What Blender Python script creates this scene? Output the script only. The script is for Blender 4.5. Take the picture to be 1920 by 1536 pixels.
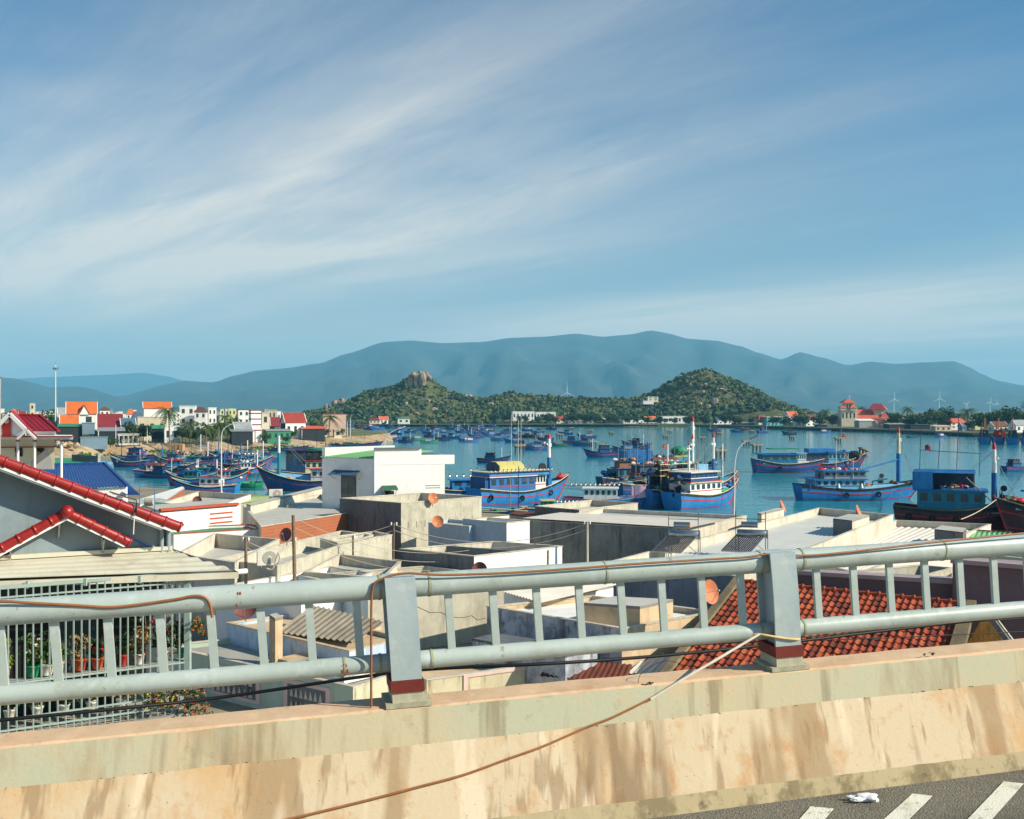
import bpy, math, random
from mathutils import Vector, Matrix, noise as mnoise
for o in list(bpy.data.objects): bpy.data.objects.remove(o)
R = math.radians
sc = bpy.context.scene
col = sc.collection
# ------------------------------------------------------------------ camera, sky, sun, exposure
FPX, CX, CY, CAMZ = 1844.0, 960.0, 768.0, 14.0
cam_d = bpy.data.cameras.new('camera'); cam = bpy.data.objects.new('camera', cam_d); col.objects.link(cam)
cam.location = (0, 0, CAMZ); cam.rotation_euler = (R(90), 0, 0)
cam_d.sensor_fit = 'HORIZONTAL'; cam_d.sensor_width = 36.0; cam_d.lens = 36.0*FPX/1920.0
cam_d.clip_start = 0.1; cam_d.clip_end = 90000
sc.camera = cam
SUN = Vector((0.956, -0.29, 0)).normalized()*math.cos(R(31)) + Vector((0, 0, math.sin(R(31))))
sd = bpy.data.lights.new('sun', 'SUN'); sd.energy = 5.0; sd.angle = R(0.5); sd.color = (1.0, 0.89, 0.72)
so = bpy.data.objects.new('sun', sd); col.objects.link(so); so.location = (60, -30, 80)
so.rotation_euler = SUN.to_track_quat('Z', 'Y').to_euler()
w = bpy.data.worlds.new('World'); sc.world = w; w.use_nodes = True
wn, wl = w.node_tree.nodes, w.node_tree.links
wn.clear()
def wnode(t, **k):
    n = wn.new(t)
    for a, b in k.items(): setattr(n, a, b)
    return n
wo = wnode('ShaderNodeOutputWorld'); bg = wnode('ShaderNodeBackground'); wl.new(bg.outputs[0], wo.inputs[0])
sky = wnode('ShaderNodeTexSky', sky_type='NISHITA', sun_disc=False, sun_elevation=R(31), sun_rotation=R(107), altitude=0, air_density=1.0, dust_density=1.5, ozone_density=2.5)
def wmath(op, a, b=None, c=None):
    n = wnode('ShaderNodeMath', operation=op)
    for i, v in enumerate((a, b, c)):
        if v is None: continue
        if isinstance(v, (int, float)): n.inputs[i].default_value = v
        else: wl.new(v, n.inputs[i])
    return n.outputs[0]
tc = wnode('ShaderNodeTexCoord'); sx = wnode('ShaderNodeSeparateXYZ'); wl.new(tc.outputs['Generated'], sx.inputs[0])
zc = wmath('ADD', wmath('MAXIMUM', sx.outputs['Z'], 0.0), 0.06)
cx = wmath('DIVIDE', sx.outputs['X'], zc); cy = wmath('DIVIDE', sx.outputs['Y'], zc)
CLOUD_K = 1.15
cv = wnode('ShaderNodeCombineXYZ'); wl.new(cx, cv.inputs[0]); wl.new(cy, cv.inputs[1])
def cloud(rot, scl, off, scale, detail, rough, dist):
    mr = wnode('ShaderNodeMapping'); wl.new(cv.outputs[0], mr.inputs[0]); mr.inputs['Rotation'].default_value = (0, 0, rot)
    mp = wnode('ShaderNodeMapping'); wl.new(mr.outputs[0], mp.inputs[0]); mp.inputs['Scale'].default_value = scl; mp.inputs['Location'].default_value = off
    nt = wnode('ShaderNodeTexNoise'); wl.new(mp.outputs[0], nt.inputs['Vector'])
    nt.inputs['Scale'].default_value = scale; nt.inputs['Detail'].default_value = detail
    nt.inputs['Roughness'].default_value = rough; nt.inputs['Distortion'].default_value = dist
    return nt.outputs['Fac']
# cirrus: fibrous bands lying along one wind direction on a high flat layer
WA = wmath('SUBTRACT', wmath('MULTIPLY', cx, 0.73), wmath('MULTIPLY', cy, 0.68)); WB = wmath('ADD', wmath('MULTIPLY', cx, 0.68), wmath('MULTIPLY', cy, 0.73))
def wcos(v, at, period): return wmath('MULTIPLY_ADD', wmath('COSINE', wmath('MULTIPLY', wmath('SUBTRACT', v, at), 6.2832/period)), 0.5, 0.5)
def wramp(v, lo, hi):
    n = wnode('ShaderNodeMapRange', interpolation_type='SMOOTHSTEP', clamp=True)
    wl.new(v, n.inputs[0]); n.inputs[1].default_value = lo; n.inputs[2].default_value = hi
    return n.outputs[0]
fib = cloud(R(43), (0.45, 1.7, 1), (2.2, 0.4, 0), 1.0, 10, 0.62, 0.9); soft = cloud(R(43), (0.35, 0.8, 1), (5.2, 1.4, 0), 1.0, 4, 0.5, 0.4); wisp = cloud(R(52), (0.8, 4.2, 1), (1.2, 3.4, 0), 1.0, 10, 0.7, 1.4)
WBd = wmath('ADD', WB, wmath('MULTIPLY', wmath('SUBTRACT', soft, 0.5), 1.5))
bands = wcos(WBd, 1.85, 0.78); env = wmath('MULTIPLY', wcos(WBd, 2.05, 4.2), wmath('POWER', wcos(WA, -3.8, 7.8), 1.25))
body = wmath('MULTIPLY_ADD', bands, 0.34, 0.66); tex = wmath('MULTIPLY_ADD', wramp(fib, 0.25, 0.75), 0.62, wmath('MULTIPLY', wramp(wisp, 0.4, 0.75), 0.28))
cl = wmath('MULTIPLY', wmath('MULTIPLY', wmath('POWER', env, 0.75), body), wmath('MULTIPLY_ADD', tex, 0.7, 0.4))
cl = wmath('MINIMUM', wmath('MULTIPLY_ADD', cl, CLOUD_K, wmath('MULTIPLY', wramp(soft, 0.35, 0.7), 0.05)), 0.9)
low = wmath('POWER', wmath('SUBTRACT', 1.0, wmath('MINIMUM', wmath('MULTIPLY', wmath('MAXIMUM', sx.outputs['Z'], 0.0), 2.3), 1.0)), 3.2)
cl = wmath('MINIMUM', wmath('ADD', cl, wmath('MULTIPLY', low, 1.0)), 0.9)
hs = wnode('ShaderNodeHueSaturation'); hs.inputs['Saturation'].default_value = 1.15; hs.inputs['Value'].default_value = 1.0
wl.new(sky.outputs[0], hs.inputs['Color'])
tint = wnode('ShaderNodeMix', data_type='RGBA', blend_type='MULTIPLY'); tint.inputs[0].default_value = 1.0
wl.new(hs.outputs[0], tint.inputs[6]); tint.inputs[7].default_value = (0.20, 0.63, 0.80, 1)
mixc = wnode('ShaderNodeMix', data_type='RGBA'); wl.new(cl, mixc.inputs[0]); wl.new(tint.outputs[2], mixc.inputs[6]); mixc.inputs[7].default_value = (6.7, 6.3, 5.6, 1)
wl.new(mixc.outputs[2], bg.inputs[0]); bg.inputs[1].default_value = 0.108
vs = sc.view_settings; vs.view_transform = 'Standard'; vs.look = 'None'; vs.exposure = 0.34; vs.gamma = 1.0; vs.use_curve_mapping = False
sc.cycles.max_bounces = 6; sc.cycles.diffuse_bounces = 2; sc.cycles.glossy_bounces = 3; sc.cycles.transmission_bounces = 3; sc.cycles.volume_bounces = 1
sc.cycles.use_denoising = True
# ------------------------------------------------------------------ helpers
rnd = random.Random(7)
def P(px, py, z=None, d=None):
    """a pixel of the photograph to a point: on the level z, or at the depth d"""
    if d is None: d = (CAMZ - z)*FPX/(py - CY)
    return Vector(((px - CX)/FPX*d, d, CAMZ - (py - CY)/FPX*d))
def G(px, z, d): return Vector(((px - CX)/FPX*d, d, z))
def srgb(r, g, b):
    f = lambda v: (v/255/12.92) if v/255 <= 0.04045 else ((v/255 + 0.055)/1.055)**2.4
    return (f(r), f(g), f(b))
MATS = {}
def mat(name, rgb=None, rough=0.7, var=0.12, scale=1.0, streak=0.0, dirt=0.0, dirtc=(60, 56, 48), metal=0.0, bump=0.0, bscale=20.0, spec=0.4, two=None, twos=0.6, coord='Object', dscale=0.5, translucent=0):
    """plain procedural surface: a colour, blotches, vertical rain streaks, dirt and fine relief"""
    if name in MATS: return MATS[name]
    m = bpy.data.materials.new(name); m.use_nodes = True; MATS[name] = m
    N, L = m.node_tree.nodes, m.node_tree.links
    b = N['Principled BSDF']; b.inputs['Roughness'].default_value = rough; b.inputs['Metallic'].default_value = metal
    b.inputs['Specular IOR Level'].default_value = spec
    t = N.new('ShaderNodeTexCoord'); v = t.outputs[coord]
    def nz(scl, sc3=(1, 1, 1), det=5, rg=0.6):
        mp = N.new('ShaderNodeMapping'); L.new(v, mp.inputs[0]); mp.inputs['Scale'].default_value = sc3
        n = N.new('ShaderNodeTexNoise'); L.new(mp.outputs[0], n.inputs['Vector']); n.inputs['Scale'].default_value = scl
        n.inputs['Detail'].default_value = det; n.inputs['Roughness'].default_value = rg
        return n.outputs['Fac']
    def rng(f, a, b_, c=0.0, d_=1.0):
        n = N.new('ShaderNodeMapRange'); L.new(f, n.inputs[0])
        for i, q in enumerate((a, b_, c, d_)): n.inputs[i+1].default_value = q
        return n.outputs[0]
    def mx(fac, a, c, mode='MIX'):
        n = N.new('ShaderNodeMix'); n.data_type = 'RGBA'; n.blend_type = mode
        if isinstance(fac, (int, float)): n.inputs[0].default_value = fac
        else: L.new(fac, n.inputs[0])
        for i, q in ((6, a), (7, c)):
            if isinstance(q, tuple): n.inputs[i].default_value = (*q[:3], 1)
            else: L.new(q, n.inputs[i])
        return n.outputs[2]
    base = srgb(*rgb)
    c = base
    if two: c = mx(rng(nz(twos, det=4), 0.42, 0.6), base, srgb(*two))
    if var:
        f = rng(nz(scale), 0.25, 0.75, 1 - var*1.6, 1 + var*1.2)
        n = N.new('ShaderNodeMix'); n.data_type = 'RGBA'; n.blend_type = 'MULTIPLY'; n.inputs[0].default_value = 1.0
        if isinstance(c, tuple): n.inputs[6].default_value = (*c, 1)
        else: L.new(c, n.inputs[6])
        L.new(f, n.inputs[7]); c = n.outputs[2]
    if streak: c = mx(rng(nz(2.2, (1, 1, 0.13), 6, 0.65), 0.5, 0.72, 0, streak), c, srgb(*dirtc))
    if dirt: c = mx(rng(nz(dscale, det=8, rg=0.7), 0.5, 0.68, 0, dirt), c, srgb(*dirtc))
    if isinstance(c, tuple): b.inputs['Base Color'].default_value = (*c, 1)
    else: L.new(c, b.inputs['Base Color'])
    if bump:
        bp = N.new('ShaderNodeBump'); bp.inputs['Strength'].default_value = bump; bp.inputs['Distance'].default_value = 0.02
        L.new(nz(bscale, det=3), bp.inputs['Height']); L.new(bp.outputs[0], b.inputs['Normal'])
    if translucent:
        b.inputs['Subsurface Weight'].default_value = 0.0
        tr = N.new('ShaderNodeBsdfTranslucent'); tr.inputs[0].default_value = (*base, 1)
        ms = N.new('ShaderNodeMixShader'); ms.inputs[0].default_value = translucent
        L.new(b.outputs[0], ms.inputs[1]); L.new(tr.outputs[0], ms.inputs[2]); L.new(ms.outputs[0], N['Material Output'].inputs[0])
    return m
def stain(name, rgb, layers, rough=.9, bump=.08, bscale=40, spec=.35):
    """weathered surface: each layer is (colour, noise scale, axis stretch, low, high, strength, detail)"""
    if name in MATS: return MATS[name]
    m = bpy.data.materials.new(name); m.use_nodes = True; MATS[name] = m
    N, L = m.node_tree.nodes, m.node_tree.links; b = N['Principled BSDF']; b.inputs['Roughness'].default_value = rough; b.inputs['Specular IOR Level'].default_value = spec
    v = N.new('ShaderNodeTexCoord').outputs['Object']; c = None; k = sum(map(ord, name)) % 17
    for i, (rc, sc_, s3, lo, hi, st, det) in enumerate(layers):
        mp = N.new('ShaderNodeMapping'); L.new(v, mp.inputs[0]); mp.inputs['Scale'].default_value = s3; mp.inputs['Location'].default_value = (3.7*i + k, 1.9*i + k*.7, .6*i)
        n = N.new('ShaderNodeTexNoise'); L.new(mp.outputs[0], n.inputs['Vector']); n.inputs['Scale'].default_value = sc_; n.inputs['Detail'].default_value = det; n.inputs['Roughness'].default_value = .66
        r = N.new('ShaderNodeMapRange'); L.new(n.outputs['Fac'], r.inputs[0]); r.inputs[1].default_value = lo; r.inputs[2].default_value = hi; r.inputs[4].default_value = st
        x = N.new('ShaderNodeMix'); x.data_type = 'RGBA'; L.new(r.outputs[0], x.inputs[0])
        if c is None: x.inputs[6].default_value = (*srgb(*rgb), 1)
        else: L.new(c, x.inputs[6])
        x.inputs[7].default_value = (*srgb(*rc), 1); c = x.outputs[2]
    L.new(c, b.inputs['Base Color'])
    if bump:
        n = N.new('ShaderNodeTexNoise'); L.new(v, n.inputs['Vector']); n.inputs['Scale'].default_value = bscale; n.inputs['Detail'].default_value = 5
        bp = N.new('ShaderNodeBump'); bp.inputs['Strength'].default_value = bump; bp.inputs['Distance'].default_value = .02; L.new(n.outputs['Fac'], bp.inputs['Height']); L.new(bp.outputs[0], b.inputs['Normal'])
    return m
class MB:
    """collects shapes and links them as one mesh object"""
    def __init__(s): s.v = []; s.f = []; s.mi = []; s.cur = 0; s.sm = []
    def add(s, vs, fs, smooth=False):
        o = len(s.v); s.v += [tuple(p) for p in vs]
        for f in fs: s.f.append(tuple(i + o for i in f)); s.mi.append(s.cur); s.sm.append(smooth)
        return s
    def box(s, x0, x1, y0, y1, z0, z1, M=None):
        vs = [Vector((x, y, z)) for z in (z0, z1) for y in (y0, y1) for x in (x0, x1)]
        if M is not None: vs = [M @ p for p in vs]
        return s.add(vs, [(0, 2, 3, 1), (4, 5, 7, 6), (0, 1, 5, 4), (2, 6, 7, 3), (0, 4, 6, 2), (1, 3, 7, 5)])
    def bar(s, a, b, wd, ht=None, up=(0, 0, 1)):
        a, b = Vector(a), Vector(b); ht = ht or wd; d = (b - a); ln = d.length
        if ln < 1e-6: return s
        d.normalize(); u = Vector(up)
        if abs(d.dot(u)) > 0.98: u = Vector((1, 0, 0))
        r = d.cross(u).normalized(); u = r.cross(d)
        M = Matrix((( *r, ), (*d, ), (*u, ))).transposed().to_4x4(); M.translation = a
        return s.box(-wd/2, wd/2, 0, ln, -ht/2, ht/2, M)
    def prism(s, poly, z0, z1, cap0=True, cap1=True):
        n = len(poly); vs = [(p[0], p[1], z0) for p in poly] + [(p[0], p[1], z1) for p in poly]
        fs = [(i, (i+1) % n, n + (i+1) % n, n + i) for i in range(n)]
        if cap0: fs.append(tuple(range(n-1, -1, -1)))
        if cap1: fs.append(tuple(range(n, 2*n)))
        return s.add(vs, fs)
    def poly(s, pts): return s.add(pts, [tuple(range(len(pts)))])
    def solid(s, pts, off):
        """a flat polygon given thickness along off"""
        n = len(pts); o = Vector(off); vs = [Vector(p) for p in pts] + [Vector(p) + o for p in pts]
        return s.add(vs, [tuple(range(n)), tuple(range(2*n-1, n-1, -1))] + [(i, n+i, n+(i+1) % n, (i+1) % n) for i in range(n)])
    def tube(s, pts, r, n=8, caps=True, smooth=True):
        pts = [Vector(p) for p in pts]; rs = r if isinstance(r, (list, tuple)) else [r]*len(pts)
        vs = []; prev = None
        for i, p in enumerate(pts):
            d = (pts[min(i+1, len(pts)-1)] - pts[max(i-1, 0)])
            if d.length < 1e-9: d = Vector((0, 0, 1))
            d.normalize()
            a = prev if prev is not None and abs(prev.dot(d)) < 0.95 else (Vector((0, 0, 1)) if abs(d.z) < 0.9 else Vector((1, 0, 0)))
            u = (a - d*a.dot(d)).normalized(); v = d.cross(u); prev = u
            for k in range(n):
                t = 2*math.pi*k/n; vs.append(p + (u*math.cos(t) + v*math.sin(t))*rs[i])
        m = len(pts); fs = [(i*n+k, i*n+(k+1) % n, (i+1)*n+(k+1) % n, (i+1)*n+k) for i in range(m-1) for k in range(n)]
        s.add(vs, fs, smooth)
        if caps: s.add(vs[:n], [tuple(range(n-1, -1, -1))]); s.add(vs[-n:], [tuple(range(n))])
        return s
    def grid(s, P2, smooth=False, close=False):
        h = len(P2); wd = len(P2[0]); vs = [p for r_ in P2 for p in r_]
        return s.add(vs, [(i*wd+j, i*wd+j+1, (i+1)*wd+j+1, (i+1)*wd+j) for i in range(h-1) for j in range(wd-1)], smooth)
    def blob(s, c, r, seed=0, sub=1, jag=0.25):
        """a rough lump: a subdivided octahedron pushed in and out by noise"""
        vs = [Vector(p) for p in ((1,0,0),(-1,0,0),(0,1,0),(0,-1,0),(0,0,1),(0,0,-1))]
        fs = [(0,2,4),(2,1,4),(1,3,4),(3,0,4),(2,0,5),(1,2,5),(3,1,5),(0,3,5)]
        for _ in range(sub):
            nf = []; mid = {}
            def md(a, b):
                k = (min(a, b), max(a, b))
                if k not in mid: mid[k] = len(vs); vs.append((vs[a]+vs[b]).normalized())
                return mid[k]
            for a, b, c_ in fs:
                x, y, z = md(a, b), md(b, c_), md(c_, a); nf += [(a, x, z), (x, b, y), (z, y, c_), (x, y, z)]
            fs = nf
        rr = r if isinstance(r, (tuple, list)) else (r, r, r); sv = Vector((seed*3.17, seed*1.31, seed*2.3))
        out = []
        for p in vs:
            k = 1 + jag*2*mnoise.noise(p*1.3 + sv)
            out.append(Vector((c[0] + p.x*rr[0]*k, c[1] + p.y*rr[1]*k, c[2] + p.z*rr[2]*k)))
        return s.add(out, fs)
    def build(s, name, mats, parent=None, kind=None, origin=None, bevel=0):
        me = bpy.data.meshes.new(name); o3 = Vector(origin) if origin is not None else None
        me.from_pydata([tuple(Vector(p) - o3) for p in s.v] if o3 else s.v, [], s.f)
        ms = mats if isinstance(mats, (list, tuple)) else [mats]
        for q in ms: me.materials.append(q)
        if len(ms) > 1: me.polygons.foreach_set('material_index', s.mi)
        if any(s.sm): me.polygons.foreach_set('use_smooth', s.sm)
        me.update(); ob = bpy.data.objects.new(name, me); col.objects.link(ob)
        if o3: ob.location = o3
        if parent is not None:
            ob.parent = parent
            ob.location = (o3 - Vector(parent.get('_o', (0, 0, 0)))) if o3 else -Vector(parent.get('_o', (0, 0, 0)))
        if kind: ob['kind'] = kind
        if bevel:
            bv = ob.modifiers.new('bevel', 'BEVEL'); bv.width = bevel; bv.segments = 2; bv.limit_method = 'ANGLE'
        return ob
def tag(o, label, cat=None, group=None, kind=None):
    o['label'] = label
    if cat: o['category'] = cat
    if group: o['group'] = group
    if kind: o['kind'] = kind
    return o
def thing(name, label, cat, loc=(0, 0, 0), rotz=0.0, group=None, local=False):
    """an Empty at the thing's base; parts are given in world space unless local"""
    o = bpy.data.objects.new(name, None); col.objects.link(o); o.location = loc; o.rotation_euler = (0, 0, rotz)
    o.empty_display_size = 0.2
    tag(o, label, cat, group)
    if not local: o['_o'] = tuple(loc)
    return o
def copy_tree(o, parent=None):
    c = o.copy(); col.objects.link(c); c.parent = parent
    for ch in list(o.children): copy_tree(ch, c)
    return c
def inset(poly, t):
    n = len(poly); out = []
    A = sum(poly[i][0]*poly[(i+1) % n][1] - poly[(i+1) % n][0]*poly[i][1] for i in range(n))
    sg = 1 if A > 0 else -1
    for i in range(n):
        p0, p1, p2 = Vector(poly[i-1][:2]), Vector(poly[i][:2]), Vector(poly[(i+1) % n][:2])
        d1 = (p1-p0).normalized(); d2 = (p2-p1).normalized()
        n1 = Vector((-d1.y, d1.x))*sg; n2 = Vector((-d2.y, d2.x))*sg
        b = (n1+n2)
        if b.length < 1e-4: b = n1
        b = b.normalized(); out.append(tuple(p1 + b*(t/max(0.35, b.dot(n1)))))
    return out
# ------------------------------------------------------------------ bridge: road, barrier, railing
BO = Vector((0, 5.23, 11.73)); BU = Vector((4.09, 1, 0.1)).normalized(); BN = Vector((-BU.y, BU.x, 0)).normalized(); BW = BU.cross(BN).normalized()
def BF(t, s, h): return BO + BU*t + BN*s + BW*h
def ray_plane(px, py, p0, nrm):
    d = Vector(((px-CX)/FPX, 1, -(py-CY)/FPX)); o = Vector((0, 0, CAMZ))
    return o + d*((p0 - o).dot(nrm)/d.dot(nrm))
def onroad(px, py, up=0.0): return ray_plane(px, py, BO + BW*up, BW)
def onrail(px, py, s): return ray_plane(px, py, BO + BN*s, BN)
PROF = [(0, 0), (0.02, 0.10), (0.20, 0.47), (0.235, 0.655), (0.25, 0.665), (0.46, 0.665), (0.47, 0.655), (0.47, -0.7)]
def onbarrier(px, py, off=0.008):
    for (s0, h0), (s1, h1) in ((PROF[3], PROF[2]), (PROF[2], PROF[1]), (PROF[1], PROF[0])):
        e = BN*(s1-s0) + BW*(h1-h0); nr = BU.cross(e).normalized()
        q = ray_plane(px, py, BF(0, s0, h0), nr); hh = (q - BO).dot(BW)
        if min(h0, h1) - 1e-3 <= hh <= max(h0, h1) + 1e-3:
            if nr.dot(Vector((0, -1, 0.3))) < 0: nr = -nr
            return q + nr*off
    return onroad(px, py, off)
V1 = (1, 1, 1)
M_ASPH = stain('asphalt', (130, 126, 114), [((168, 160, 144), 70, V1, .5, .66, .7, 4), ((60, 58, 54), 110, V1, .5, .64, .7, 3), ((132, 122, 102), 1.3, V1, .48, .7, .5, 8), ((84, 82, 76), .7, V1, .5, .62, .5, 6)], .95, 1.0, 100)
M_BTOP = stain('barrier_top', (212, 180, 146), [((186, 150, 116), 2.2, V1, .46, .64, .7, 9), ((226, 200, 170), 6, V1, .52, .68, .6, 6), ((150, 116, 86), 18, V1, .62, .74, .5, 4), ((96, 78, 58), 70, V1, .68, .74, .6, 2)])
M_BVERT = stain('barrier_face', (196, 184, 152), [((184, 186, 160), .8, V1, .44, .58, .8, 6), ((208, 178, 140), 1.7, (1, 1, .6), .52, .64, .65, 8), ((162, 132, 96), 2.4, (1, 1, .22), .54, .68, .6, 8), ((126, 110, 82), 6, (1, .3, .05), .57, .68, .6, 3), ((104, 94, 74), 1.9, (1, .3, .08), .6, .66, .6, 5), ((142, 124, 92), 3.5, V1, .58, .68, .55, 9), ((84, 72, 54), 55, V1, .69, .75, .7, 3)])
M_BSLOPE = stain('barrier_slope', (204, 186, 156), [((200, 162, 114), .9, (1, 1, .7), .48, .60, .85, 9), ((190, 140, 88), 2.2, (1, 1, .6), .54, .64, .7, 10), ((158, 132, 98), 2.3, (1, .3, .05), .52, .585, .75, 3), ((128, 106, 80), 1.3, (1, .3, .05), .57, .62, .75, 4), ((222, 206, 178), 3.3, (1, .3, .07), .58, .63, .75, 3), ((140, 114, 84), 9, (1, .4, .05), .58, .66, .6, 3), ((186, 136, 88), 16, V1, .56, .7, .45, 5), ((96, 78, 56), 55, V1, .67, .73, .7, 3)])
M_BCURB = stain('barrier_curb', (186, 170, 134), [((126, 112, 82), 3.5, (1, 1, .8), .48, .56, .75, 9), ((206, 186, 150), 5, (1, 1, .3), .56, .66, .6, 5), ((84, 76, 58), 14, V1, .6, .7, .6, 5)])
def wob(t, i): return 0.0 if i in (0, 7) else .0045*mnoise.noise(Vector((t*2.1, i*3.7, 0))) + .0035*mnoise.noise(Vector((t*9.0, i*5.1, 2)))   # hand finished, never quite straight
def profile_strip(mb, idx, t0=-55, t1=55, n=1050):
    rows = []
    for k in range(n+1):
        t = t0 + (t1-t0)*k/n; rows.append([BF(t, PROF[i][0] + wob(t, i)*.5, PROF[i][1] + wob(t, i)) for i in idx])
    mb.grid(rows)
T0, T1 = -45, 60
rd = MB()
rd.grid([[BF(t, s, -0.0) for s in (-11.5, -8, -4, 0.02)] for t in (T0, -10, 0, 10, T1)])
road = rd.build('road', M_ASPH, kind='structure'); tag(road, 'grey asphalt carriageway of the bridge', kind='structure')
bar = thing('concrete_barrier', 'stained cream concrete crash barrier along the bridge edge', 'barrier', BF(0, 0.2, 0))
q = MB()
for i in range(len(PROF)-1):
    q.cur = {0: 3, 1: 2, 2: 1, 3: 0, 4: 0, 5: 0, 6: 1}[i]
    profile_strip(q, (i, i+1), T0, T1)
q.build('barrier_wall', [M_BTOP, M_BVERT, M_BSLOPE, M_BCURB], bar)
q = MB(); q.grid([[BF(t, s, h) for s, h in ((0.5, -0.7), (0.5, -1.5), (-1.5, -1.6), (-9, -1.6), (-11.5, -0.3), (-11.5, -0.002))] for t in (T0, 0, T1)])
q.build('deck_girder', mat('girder_concrete', (150, 146, 134), 0.9, 0.15, 1), bar)
# chipped arris where the face meets the slope, little clods on the top
q = MB(); r_ = random.Random(3)
for k in range(120):
    t = r_.uniform(-4.5, 6); q.blob(BF(t, 0.199, 0.468+r_.uniform(-.008, .006)), (r_.uniform(.004, .03)*r_.random(), .0025, r_.uniform(.001, .003)), k, 0, .4)
for px, py in ((617, 1345), (1740, 1227), (1215, 1283)):
    c = onrail(px, py, 0.25); c = Vector(c)
    for k in range(9): q.blob(c + BU*r_.uniform(-.035, .035) + BW*r_.uniform(-.004, .012) - BN*.004, (r_.uniform(.004, .016), .006, r_.uniform(.003, .008)), k, 0, .4)
q.build('chipped_crumbs', mat('dark_grit', (84, 72, 56), 0.95, 0.3, 20), bar, kind='stuff')
# painted chevrons and a scrap of white plastic
M_PAINT = stain('road_paint', (224, 222, 208), [((180, 176, 160), 6, V1, .5, .66, .7, 7), ((112, 108, 98), 28, V1, .6, .68, .85, 5), ((100, 96, 88), 4, V1, .64, .7, .8, 9)], .8, .3, 80)
for pts in (((1520, 1513), (1563, 1517), (1520, 1566), (1473, 1566)), ((1711, 1489), (1748, 1493), (1668, 1572), (1618, 1572)), ((1882, 1466), (1919, 1470), (1825, 1575), (1778, 1575))):
    MB().solid([onroad(x, y, 0.004) for x, y in pts], BW*0.003).build('chevron_stripe', M_PAINT, road)
sp = thing('plastic_scrap', 'crumpled white plastic scrap lying on the asphalt', 'litter', onroad(1615, 1497, 0.002))
c = onroad(1615, 1497, 0.02); q = MB(); q.blob(c + BU*.035, (.062, .036, .024), 4, 3, .3); q.build('torn_bag', mat('white_plastic', (240, 240, 240), 0.35, 0.05, 9), sp)
q = MB(); q.blob(c - BU*.04 + BN*.03, (.036, .012, .012), 8, 2, .35); q.blob(c - BU*.035 - BN*.008, (.032, .012, .014), 9, 2, .35); q.build('bag_handle', MATS['white_plastic'], sp)
# railing
rail = thing('bridge_railing', 'pale grey green painted steel railing on the bridge barrier', 'railing', BF(0, 0.36, 0.665))
M_RAIL = stain('rail_paint', (176, 188, 182), [((154, 168, 160), 1.6, V1, .45, .65, .7, 6), ((146, 150, 128), 3.0, (1, 1, 1), .58, .72, .5, 8), ((204, 212, 212), 8, V1, .55, .7, .5, 5), ((142, 100, 62), 20, V1, .66, .72, .8, 4), ((120, 84, 54), 6, (1, 1, .5), .70, .75, .8, 6), ((120, 126, 112), 5, (1, 1, .3), .64, .74, .4, 6)], .42, .05, 30, .5)
M_RAIL2 = stain('post_paint', (170, 184, 184), [((150, 168, 176), 3, (1, 1, .7), .45, .66, .8, 8), ((200, 206, 202), 9, V1, .54, .7, .5, 5), ((140, 130, 104), 20, V1, .68, .76, .5, 4)], .45, .05, 30, .5)
M_RUST = mat('rust', (150, 84, 40), 0.9, 0.3, 30)
M_WELD = mat('weld_ring', (160, 162, 130), 0.7, 0.2, 20)
M_RED = mat('oxide_band', (112, 40, 32), 0.7, 0.2, 12, dirt=0.3)
HT, HB, SR = 1.305, 0.887, 0.36
PT = [-0.5 + 2.296*k for k in (-4, -3, -2, -1, 0, 1, 2, 3, 4, 5)]
MB().tube([BF(T0*0.3, SR, HT), BF(0, SR, HT), BF(18, SR, HT)], 0.066, 24).build('top_pipe', M_RAIL, rail)
MB().tube([BF(T0*0.3, SR, HB), BF(0, SR, HB), BF(18, SR, HB)], 0.050, 20).build('bottom_pipe', M_RAIL, rail)
LEAN = -0.046
b_me = None; p_me = {}
def shared(name, key, store, mk, loc, parent, mtl):
    if key not in store:
        ob = mk().build(name, mtl); store[key] = ob.data
    else:
        ob = bpy.data.objects.new(name, store[key]); col.objects.link(ob)
    ob.parent = parent; ob.location = loc - Vector(parent['_o']); return ob
def vec(a, b, c): return BU*a + BN*b + BW*c
def mk_bal():
    q = MB(); h0, h1 = HB+.02, HT-.04
    pts = [vec(a + LEAN*(h - (h0+h1)/2), b, h - (h0+h1)/2) for h in (h0, h1) for a, b in ((-.0215, -.012), (.0215, -.012), (.0215, .012), (-.0215, .012))]
    q.add(pts, [(0, 1, 5, 4), (1, 2, 6, 5), (2, 3, 7, 6), (3, 0, 4, 7)]); return q
store = {}
for i, t in enumerate(PT[:-1]):
    for k in range(1, 9):
        tb = t + 2.296*k/9
        if -5.5 < tb < 9: shared('baluster', 'bal', store, mk_bal, BF(tb, SR, (HB+HT)/2), rail, M_RAIL)
def slab(a0, a1, b0, b1, h0, h1, lean=LEAN, n=1, bow=0.0):
    q = MB(); rows = []
    hs = [h0 + (h1-h0)*k/n for k in range(n+1)]
    ring = []
    for h in hs:
        dx = lean*(h-0.665); f = (h-h0)/(h1-h0) if h1 > h0 else 0; bw = bow*math.sin(math.pi*f)
        ring.append([vec(a + dx, b - bw, h) for a, b in ((a0, b0), (a1, b0), (a1, b1), (a0, b1), (a0, b0))])
    q.grid(ring); q.add(ring[0][:4], [(3, 2, 1, 0)]); q.add(ring[-1][:4], [(0, 1, 2, 3)]); return q
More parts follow.
